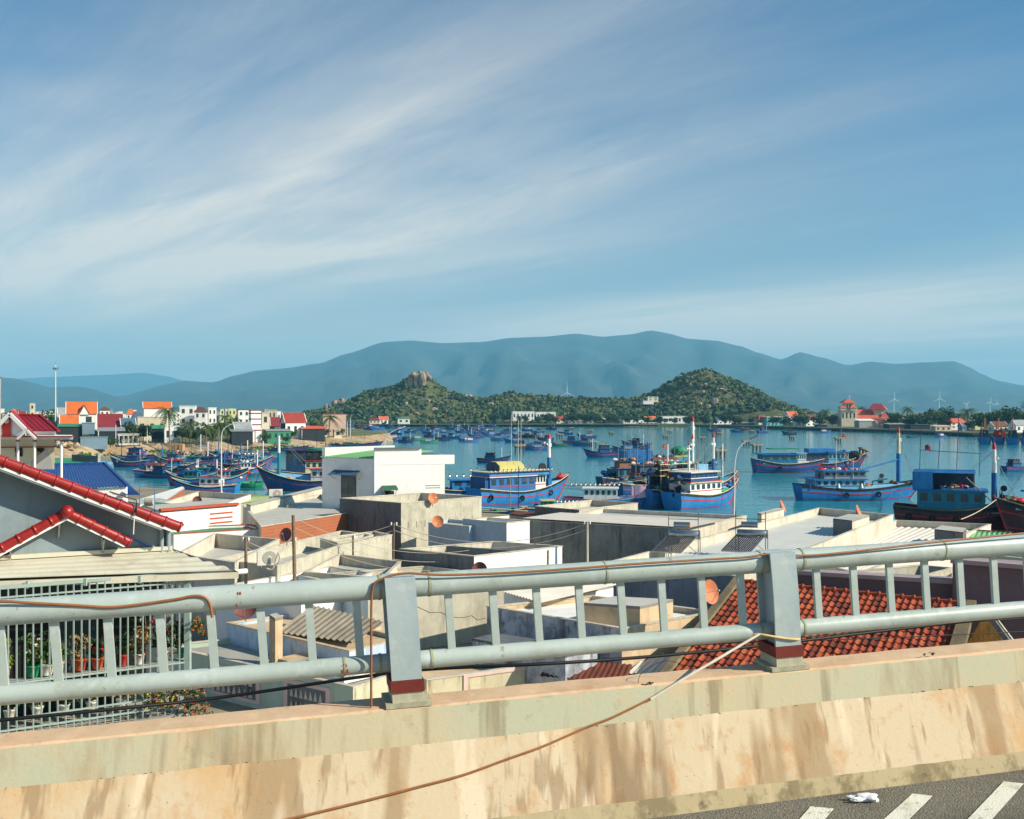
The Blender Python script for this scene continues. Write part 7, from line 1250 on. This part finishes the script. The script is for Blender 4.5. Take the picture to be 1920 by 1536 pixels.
rod(b, 'antenna_yard', [(-4.4, -.5, 9.2), (2.2, -.5, 8.9)], .04, BT['navy']); winch(b, 4.4, 3.4); rod(b, 'gaff', [(0.6, -2.2, 6.2), (3.4, -2.0, 3.4)], .08, BT['wood']); tyres(b, pt, (.1, .3, .5)); clutter(b, 4.4, 6.0, 1.6, 3.6, 8, 22, ('red', 'maroon', 'wood'))
def letters(root, txt, loc, rot, size, m):
    cu = bpy.data.curves.new('lettering', 'FONT'); cu.body = txt; cu.size = size; cu.extrude = .01; cu.materials.append(m); ot = bpy.data.objects.new('lettering_curve', cu); col.objects.link(ot); bpy.context.view_layer.update(); me = bpy.data.meshes.new_from_object(ot.evaluated_get(bpy.context.evaluated_depsgraph_get())); bpy.data.objects.remove(ot); o = bpy.data.objects.new('lettering', me); col.objects.link(o); o.parent = root; o.location = loc; o.rotation_euler = rot; return o
a, c_ = pt(.70, .80, -1, .10), pt(.9, .80, -1, .14); letters(b, 'NT 90086 TS', a, (R(78), 0, math.atan2(c_.y-a.y, c_.x-a.x)), .48, BT['white'])
b = new_boat('dark maroon boat bow cut off by the right edge, letters on its bow', 1962, 998, 196); hb, sh, pt = make_hull(b, 13, 4.8, 2.3, dict(hull=BT['maroon'], cap=BT['wood'], deck=BT['deep']), .8, .2); cabin(b, -4.6, 1.2, 3.8, 2.2, 2.3, BT['teal'], BT['blue'], 4, .3, BT['blue']); mast(b, 2.6, 2.4, 6.8, BT['blue'], BT['blue'], .3, False, True, 5.6, 4.0); clutter(b, 3.4, 5.8, 1.8, 3.6, 10, 25, ('red', 'maroon', 'green')); a, c_ = pt(.9, .80, 1, .14), pt(.70, .80, 1, .10); letters(b, 'NT 90331 TS', a, (R(78), 0, math.atan2(c_.y-a.y, c_.x-a.x)), .48, BT['white'])
# --- 8, 9: rest of the middle raft
b = new_boat('dark hulled boat with blue tarpaulin stern and white mast behind the middle raft', 1232, 912, 14); hb, sh, pt = make_hull(b, 17, 5.0, 2.2, dict(hull=BT['navy'], stripe=BT['deep']), .8, .5); cabin(b, -6.6, 1.6, 4.2, 2.1, 2.3, BT['teal'], BT['blue'], 5, .3, None); cabin(b, -1.6, 3.0, 4.0, 2.1, 3.0, BT['white'], BT['wood'], 5, .3, BT['red'], name='wheelhouse'); MB().box(-6.8, -1.6, -2.0, 2.0, 4.5, 6.6).build('blue_tarp', BT['blue'], b); MB().blob((4.4, 0, 6.4), (1.8, 1.5, .9), 3, 2, .12).build('green_dome_cover', BT['green'], b); MB().box(2.8, 6.0, -1.4, 1.4, 5.4, 5.6).build('shelter_roof', BT['yellow'], b)
for x in (3, 5.8):
    for y in (-1.3, 1.3): MB().bar((x, y, 2.2), (x, y, 5.5), .1).build('shelter_post', BT['blue'], b)
mast(b, 7.0, 2.6, 10.2, BT['sky'], BT['white'], .42, True, True, 8.3, 4.4); clutter(b, -6, 2, 3, 5.2, 16, 31); flag(b, Vector((1, 0, 5)), 2.6)
b = new_boat('deep blue boat hung with dark nets between the raft boats', 1272, 946, 40); hb, sh, pt = make_hull(b, 15, 5.0, 2.1, dict(hull=BT['blue'], stripe=BT['deep'], deck=BT['wood']), .8, .3); cabin(b, -4.6, 2.2, 4.2, 2.0, 2.2, BT['navy'], BT['net'], 5, .5, BT['wood']); heap(b, -7.0, -4.8, 4.2, 2.1, 2.0, 18, 62); heap(b, -6.2, .6, 4.2, 4.5, 1.2, 34, 63)
for x in (-6.6, -5, -3.4, -1.8, -.2, 1.2):
    for y in (-2.4, 2.4): MB().bar((x, y, 2.0), (x, y, 6.2), .09).build('gallows_post', BT['wood'], b)
for z in (4.6, 5.4, 6.2): MB().bar((-6.8, -2.42, z), (1.4, -2.42, z), .08).build('gallows_rail', BT['cream'], b)
for x in (-5.4, -4.7, -4.0): MB().box(x, x+.55, -2.35, -1.8, 4.5, 4.9).build('orange_crate', BT['orange'], b)
MB().box(1.2, 4.4, -2.0, 2.0, 5.0, 5.9).build('pale_tarp', BT['sky'], b); clutter(b, -6, 3, 3.6, 5.9, 22, 33); mast(b, 3.2, 2.4, 8.0, BT['white'], BT['white'], .22, True, True, 6.6, 3.8)
for x in (-5, -2, .5): rod(b, 'outrigger_pole', [(x, -2.5, 4.6), (x-1.5, -3.6, 4.4)], .07, BT['cream'])
b = new_boat('low white cabined boat with pink cloth drying on its bow', 1142, 951, -6); hb, sh, pt = make_hull(b, 12.5, 3.6, 1.15, dict(hull=BT['bright'], stripe=BT['red'], cap=BT['red'], gun=BT['sky']), 1.2, .2); cabin(b, -3.6, 1.2, 2.8, 1.0, 1.7, BT['white'], BT['white'], 6, .2, None); bulbs(b, -5.4, 1.4, -1.2, 3.3, 11); q = MB(); q.grid([[Vector((3.2 + .5*i, -1.2 + .1*math.sin(i*2), 3.3 - .45*j - .1*math.sin(i)*j*.2)) for i in range(5)] for j in range(5)], True); q.build('drying_cloth', BT['pink'], b); rod(b, 'cloth_rail', [(3, -1.2, 3.3), (5.4, -1.2, 3.3)], .04, BT['white']); rod(b, 'bow_mast', [(5.6, 0, 1.6), (5.6, 0, 4.6)], .12, BT['blue'], 8); rod(b, 'long_pole', [(5.4, -.3, 4.0), (-1, -.6, 3.2)], .06, BT['cream']); rod(b, 'long_pole', [(5.6, .3, 4.3), (-2, .6, 3.0)], .05, BT['grey']); clutter(b, 1.6, 5, 1.8, 1.3, 10, 41)
b = new_boat('small bright blue boat with lamp row half hidden left of the yellow hut trawler', 876, 934, 12); hb, sh, pt = make_hull(b, 10.5, 3.4, 1.3, dict(hull=BT['deep'], stripe=BT['white']), .6, .3); cabin(b, -2.6, 3.2, 2.8, 1.2, 1.7, BT['bright'], BT['bright'], 3, .3, None); bulbs(b, -3.0, 2.4, -1.3, 3.6, 6); rod(b, 'antenna', [(-3.6, 0, 1.2), (-3.6, 0, 5.6)], .05, BT['black']); clutter(b, -4.4, -2.8, 2, 1.4, 8, 44)
b = new_boat('low blue boat with green cover and pale bulbs in front of the small grey house', 1040, 962, 6); hb, sh, pt = make_hull(b, 8, 2.6, .7, dict(hull=BT['blue'], cap=BT['cream']), .9, .2); cabin(b, -1.8, -.2, 1.8, .6, 1.1, BT['green'], BT['yellow'], 2, .2, None); bulbs(b, .2, 3.4, -.8, 1.6, 7); clutter(b, -3, 3, 1.4, .8, 8, 46)
b = new_boat('narrow boat with white outrigger poles in front of the yellow hut trawler', 936, 966, -12); hb, sh, pt = make_hull(b, 6.5, 1.8, .5, dict(hull=BT['deep'], cap=BT['cream'], deck=BT['teal']), 1.1, .2); rod(b, 'outrigger_pole', [(-3.5, -.6, 1.1), (4, -.9, .7)], .08, BT['cream']); rod(b, 'antenna', [(1.5, 0, .8), (1.5, 0, 5.5)], .05, BT['grey']); rod(b, 'antenna', [(2.6, 0, .8), (2.6, 0, 6.5)], .06, BT['navy']); clutter(b, -2, 2, 1.0, .5, 5, 47)
# --- left cluster, main ones
b = new_boat('navy boat with white mast, bow to the left, beside the white house', 572, 920, 176); hb, sh, pt = make_hull(b, 15.5, 4.4, 1.8, dict(hull=BT['deep'], stripe=BT['red'], stem=BT['red']), 1.3, .3); mast(b, 4.6, 1.9, 8.4, BT['teal'], BT['white'], .3, False, False); rod(b, 'fore_stay', [(4.8, 0, 9.0), (7.6, 0, 3.6)], .04, BT['black']); rod(b, 'mooring_line', [(7.9, 0, 3.4), (9.6, -1.5, .1)], .04, BT['black']); cabin(b, -6.5, -1.5, 3.4, 1.7, 1.9, BT['white'], BT['blue'], 4, .2, BT['red']); MB().blob((-.6, -1.4, 2.0), (.9, .6, .45), 2, 1, .1).build('white_dinghy', BT['white'], b); clutter(b, 0, 6, 2, 2, 10, 51)
b = new_boat('dark cabined boat with black wheelhouse beside the white house', 590, 906, 8); hb, sh, pt = make_hull(b, 14, 4.6, 2.0, dict(hull=BT['deep'], stripe=BT['navy']), .7, .3); cabin(b, -5.2, -1.6, 4.0, 2.0, 4.2, BT['navy'], BT['black'], 2, .3, None); cabin(b, -1.6, 5, 4.0, 2.0, 2.2, BT['cream'], BT['black'], 6, .3, BT['red']); cabin(b, -1.6, 5, 3.6, 4.4, 1.7, BT['black'], BT['black'], 5, .2, None, name='upper_cabin')
for x in (-2, .4, 2): rod(b, 'antenna', [(x, 0, 6), (x, 0, 9.5)], .05, BT['black'])
def simple(label, px, yw, ang, L, hull='blue', cab='white', roof='red', F=1.35, mst=None, det=True, seed=1, nl=0, cabx=(-.28, .05), name='fishing_boat', tall=1.6, gear=6, group='fishing boats moored in the bay', cab2=None):
    b = thing(name, label, 'fishing boat', P(px, yw, z=0) if px is not None else (0, 0, 0), R(ang), group=group, local=True); hb, sh, pt = make_hull(b, L, L*.29, F, dict(hull=BT[hull], deck=BT['teal'], gun=BT['black'] if seed % 3 else BT['navy']), 1.1, .3, det)
    if cab: cabin(b, L*cabx[0], L*cabx[1], L*.21, F*.85, tall, BT[cab], BT[roof] if roof else None, 3, .25, BT['red'] if seed % 2 else None, det)
    if cab2: cabin(b, L*cabx[0]*.9, L*cabx[1]*.5, L*.18, F*.85 + tall + .15, 1.1, BT[cab2], BT['navy'], 2, .3, None, False, name='upper_cabin')
    if mst: rod(b, 'mast', [(L*.25, 0, F), (L*.25, 0, F + mst)], .14, BT['blue'] if seed % 2 else BT['white'], 6); rod(b, 'boom', [(L*.25, 0, F + mst*.6), (-L*.1, 0, F + tall + .5)], .07, BT['bright'])
    for k in range(2): rod(b, 'antenna', [(L*(-.2 + .12*k), .2, F + tall), (L*(-.2 + .12*k) + .2, .2, F + tall + 2.5 + k)], .045, BT['navy'])
    clutter(b, L*.1, L*.38, L*.14, F*1.0, gear, seed, ('black', 'blue', 'green', 'red', 'white', 'grey', 'teal')); clutter(b, -L*.44, -L*.3, L*.14, F*.95, gear//2, seed+3)
    if cab: clutter(b, L*cabx[0], L*cabx[1], L*.14, F*.85 + tall + (1.35 if cab2 else .1), gear//2, seed+9, ('blue', 'grey', 'white', 'teal', 'black', 'orange'))
    if mst: rod(b, 'rigging_line', [(L*.25, 0, F + mst), (L*.47, 0, F*1.9)], .03, BT['grey'], 3); rod(b, 'rigging_line', [(L*.25, 0, F + mst), (-L*.42, 0, F*1.5)], .03, BT['grey'], 3)
    if nl: bulbs(b, L*cabx[0], L*cabx[1], -L*.1, F + tall + .4, nl)
    return b
LC = (('blue boat with red prow moored highest at the left end of the cluster', 246, 869, 172, 14.5, 'blue', 'deep', 'blue', 5), ('low blue boat lying in front of the red prowed boat', 242, 876, 176, 11.5, 'deep', 'deep', 'deep', 0), ('blue boat with white box cabin and red trim over clear water', 302, 895, 3, 13.0, 'blue', 'white', 'red', 0), ('boat with red roofed bright blue cabin behind the white box cabin', 337, 886, 4, 12.0, 'deep', 'bright', 'red', 0), ('nearest boat of the left cluster with white window cabin and dark prow', 384, 927, 176, 14.0, 'bright', 'white', 'sky', 0), ('low blue boat just behind the nearest boat of the left cluster', 352, 911, 174, 10.5, 'blue', 'teal', 'blue', 0), ('boat with pale blue house cabin and red prow beside the left street lamp', 428, 911, 10, 11.0, 'bright', 'sky', 'blue', 0), ('white cabined boat at the right end of the left cluster', 468, 892, 12, 10.5, 'bright', 'white', 'sky', 4), ('dark boat with black open shelter at the street lamp', 400, 893, 5, 12.5, 'navy', 'black', 'grey', 4), ('boat with green net heap in the crowded middle of the left cluster', 372, 878, 2, 12.0, 'deep', 'blue', 'green', 5), ('blue boat with white slatted cabin in the back row of the left cluster', 345, 868, 0, 11.5, 'blue', 'white', 'white', 0), ('dark blue boat in the back row under the sluice piers', 392, 866, 176, 12.5, 'deep', 'navy', 'blue', 6), ('blue boat with leaning boom right of the street lamp', 432, 884, 8, 12.5, 'blue', 'deep', 'blue', 5), ('blue boat with tall lamp frame at the back right of the left cluster', 477, 876, 20, 11.0, 'blue', 'deep', 'blue', 5), ('hidden blue boat in the back row right of the street lamp', 425, 869, 178, 11.5, 'blue', 'bright', 'blue', 4), ('red prowed boat high in the back row near the sand', 447, 873, 4, 12.0, 'deep', 'teal', 'blue', 5), ('blue boat squeezed behind the red roofed cabin', 318, 872, 178, 10.0, 'teal', 'blue', 'navy', 3), ('boat with blue cabin in the third row of the left cluster', 388, 904, 6, 10.0, 'blue', 'blue', 'green', 3))
for i, (lb, px, yw, an, L, hu, ca, ro, ms) in enumerate(LC): simple(lb, px, yw, an, L*(.74 if i not in (7, 6) else .6), hu, ca, ro, 1.3, ms, True, i+1, 4 if i in (0, 7, 13) else 0, group='boats of the left cluster', cab2='deep' if i in (0, 8, 12) else None)
def coracle(label, px, yw, r, m):
    b_ = P(px, yw, z=0); root = thing('coracle', label, 'basket boat', b_, local=True, group='round basket boats'); MB().tube([(0, 0, -.2), (0, 0, .2), (0, 0, .75)], [r*.7, r*.95, r], 18, caps=False).build('basket_hull', m, root); MB().tube([(0, 0, .05), (0, 0, .1)], r*.8, 16).build('floor', BT['teal'], root); n = 18; MB().tube([Vector((math.cos(a)*r, math.sin(a)*r, .78)) for a in [2*math.pi*k/n for k in range(n+1)]], .07, 6, caps=False).build('rim', m, root)
    MB().blob((.2, .1, .5), (.6, .5, .45), 3, 1, .3).build('net_pile', BT['green'], root)
coracle('large green basket boat at the right end of the left cluster', 471, 913, 2.3, BT['green']); coracle('pale rimmed basket boat beside the red prowed house cabin boat', 445, 908, 1.7, BT['teal']); coracle('small pale basket boat left of the red prowed boat', 199, 872, 1.8, BT['sky']); coracle('blue basket boat off the sandy bank', 627, 842, 3.2, BT['blue']); coracle('green basket boat beside the boats pulled up on the sand', 590, 845, 2.6, BT['green']); coracle('upturned pale blue basket boat on the sand', 557, 834, 3.0, BT['sky'])
for i, (lb, px, yw, an, L) in enumerate((('blue boat pulled to the sandy bank, left of the pair', 541, 845, 5, 13), ('blue boat pulled to the sandy bank, right of the pair', 556, 844, 175, 11), ('long low blue boat on the bank above the green sheet roof', 665, 838, 2, 16), ('second low blue boat on the bank above the green sheet roof', 688, 836, 3, 12))): simple(lb, px, yw, an, L, 'deep', None, None, .9, None, False, i+2, gear=4, group='boats drawn up on the bank')
for i, (lb, px, yw, an, L, hu, ca, ro) in enumerate((('dark boat squeezed at the left end of the middle raft', 1186, 918, 20, 12, 'navy', 'teal', 'blue'), ('boat with wooden cabin showing behind the dark netted boat', 1222, 930, 30, 13, 'deep', 'wood', 'red'), ('boat with pale cabin at the back of the middle raft', 1268, 922, 26, 13, 'blue', 'cream', 'navy'), ('teal boat behind the purple covered boat', 1330, 928, 34, 12, 'deep', 'teal', 'green'))):
    b = simple(lb, px, yw, an, L, hu, ca, ro, 1.8, 6.5, True, i+3, 0, gear=14, tall=2.2, cab2='navy' if i % 2 else 'wood', group='boats of the middle raft'); heap(b, -L*.45, -L*.25, L*.2, 1.7, 1.6, 8, 70+i)
    for k in range(3): rod(b, 'antenna', [(L*(-.25 + .1*k), -.3, 4), (L*(-.25 + .1*k) + .2, -.3, 8.5 + k)], .05, BT['grey'])
# --- copies farther out: seven kinds
KIND = [simple('k', None, 0, 0, 13, 'blue', 'sky', 'blue', 1.5, 4, False, 3, cab2='deep'), simple('k', None, 0, 0, 13, 'deep', 'deep', 'navy', 1.6, 5, False, 4, cab2='navy'), simple('k', None, 0, 0, 12, 'blue', 'white', 'blue', 1.4, 3, False, 5), simple('k', None, 0, 0, 14, 'green', 'sky', 'orange', 1.5, 4, False, 6), simple('k', None, 0, 0, 12, 'maroon', 'wood', 'maroon', 1.7, 5, False, 7), simple('k', None, 0, 0, 9, 'teal', None, None, .9, None, False, 8), simple('k', None, 0, 0, 13, 'navy', 'teal', 'green', 1.6, 5, False, 9, cab2='black')]
KN = ('blue boat with pale cabin', 'deep blue double decked boat', 'blue boat with white cabin', 'green boat with orange roof', 'rust red boat', 'open teal skiff', 'dark boat with green roof')
KU = set(); CNT = {}; ORD = ('first', 'second', 'third', 'fourth', 'fifth', 'sixth', 'seventh', 'eighth', 'ninth', 'tenth', 'eleventh', 'twelfth', 'thirteenth', 'fourteenth', 'fifteenth', 'sixteenth', 'seventeenth', 'eighteenth')
FAR = [('crowded below the dark red cabin', [(648, 797, 1), (655, 801, 0), (662, 808, 2), (668, 799, 1), (676, 803, 4), (684, 798, 0), (690, 806, 1), (697, 801, 2), (704, 797, 0), (710, 805, 0), (716, 800, 1), (724, 797, 2), (730, 803, 1), (738, 799, 0), (746, 796, 1), (752, 806, 0), (742, 815, 0), (735, 824, 2), (748, 828, 5), (762, 830, 1), (778, 826, 3), (806, 831, 3)]), ('in the group right of the left shore tip', [(793, 807, 1), (801, 813, 0), (808, 820, 1), (815, 804, 4), (822, 809, 0), (829, 826, 1), (835, 812, 2), (843, 806, 1), (849, 823, 0), (858, 801, 2), (846, 799, 0), (872, 828, 2), (884, 829, 2), (891, 821, 1), (838, 797, 1)]), ('in the group above the yellow hut trawler', [(884, 811, 1), (896, 808, 0), (904, 812, 1), (912, 809, 2), (938, 826, 0), (950, 813, 1), (958, 808, 0), (963, 830, 0), (972, 819, 6), (992, 821, 4), (1003, 844, 0), (982, 838, 6), (1020, 838, 2), (926, 868, 1), (942, 803, 5)]), ('near the middle pier stumps', [(1043, 837, 3), (1076, 833, 1), (1092, 836, 0), (1126, 858, 1), (1172, 848, 0), (1193, 846, 1), (1188, 838, 6), (1160, 846, 5)]), ('off the far beach under the conical hill', [(1338, 810, 1), (1381, 811, 0), (1395, 807, 4), (1432, 812, 1), (1479, 815, 6), (1547, 812, 2)]), ('on open water by the far right shore', [(1709, 821, 5), (1762, 820, 2), (1906, 884, 1)])] + [('packed in the back rows of the left cluster', [(262 + 14*k + (k*37 % 9), 858 + (k*53 % 40), (0, 1, 2, 1, 6, 0, 1, 5)[k % 8]) for k in range(17)]), ('in the sparse middle water', [(770, 812, 0), (864, 812, 1), (918, 818, 0), (1022, 826, 1), (1060, 815, 0), (1100, 822, 2), (900, 801, 1), (1035, 806, 1), (986, 808, 2), (1008, 812, 0), (924, 801, 0), (876, 804, 1)])]
fr2 = random.Random(77); usedk = set()
for where, lst in FAR:
    for px, yw, k in sorted(lst):
        key = (where, k); n_ = CNT.get(key, 0); CNT[key] = n_ + 1; src = KIND[k]; o = src if k not in usedk else copy_tree(src); usedk.add(k)
        o.location = P(px, yw, z=0); an = fr2.choice((0, 180)) + fr2.uniform(-28, 28); o.rotation_euler = (0, 0, R(an)); s_ = fr2.uniform(.5, .68)*(1.15 if 1030 < px < 1210 or px > 1850 else 1); o.scale = (s_, s_, s_*fr2.uniform(.95, 1.15))
        o['label'] = '%s %s %s' % (ORD[n_], KN[k], where); o['group'] = 'boats far out in the bay'
# row of trawlers moored at the right edge
for i, (px, yw) in enumerate(((1846, 832), (1872, 832), (1899, 833), (1926, 833))):
    b = simple('blue trawler with orange masts moored in the right hand row, %s from the left' % ORD[i], px, yw, 62, 17, 'blue', 'navy', 'navy', 2.2, None, False, i+2, gear=8, tall=2.4, cab2='black', group='trawlers moored in a row'); rod(b, 'orange_mast', [(2, 0, 2), (2, 0, 10.5)], .22, BT['orange'], 6); rod(b, 'orange_mast', [(-5, .6, 2), (-5, .6, 9)], .18, BT['wood'], 6); clutter(b, -6, 4, 3, 4.5, 10, i*5)
# mooring ropes on the water
for lb, a, c_, sg in (('mooring rope from the long trawler bow towards the maroon trawler', P(1725, 893, d=154), P(1752, 915, d=118), .5), ('pale mooring rope across the maroon trawler bow', P(1868, 937, d=108), P(1802, 974, d=104), .2), ('slack mooring rope between the yellow hut trawler and the middle raft', P(1064, 901, d=160), P(1150, 925, d=150), .8)): cable(lb, [a.lerp(c_, f) - Vector((0, 0, sg*4*f*(1-f))) for f in (0, .25, .5, .75, 1)], .05, BT['cream'], 'mooring_rope', 4, 'rope')
# ------------------------------------------------------------------ air
hz = MB().box(-13000, 13000, -70, 18200, -3, 780); hm = bpy.data.materials.new('air'); hm.use_nodes = True
hm.node_tree.nodes.remove(hm.node_tree.nodes['Principled BSDF'])
pv = hm.node_tree.nodes.new('ShaderNodeVolumePrincipled'); pv.inputs['Color'].default_value = (0.26, 0.70, 1.0, 1); pv.inputs['Density'].default_value = 1.0e-4
hm.node_tree.links.new(pv.outputs[0], hm.node_tree.nodes['Material Output'].inputs['Volume'])
hzo = hz.build('haze', hm, kind='stuff'); tag(hzo, 'thin blue haze in the air over the bay', kind='stuff')
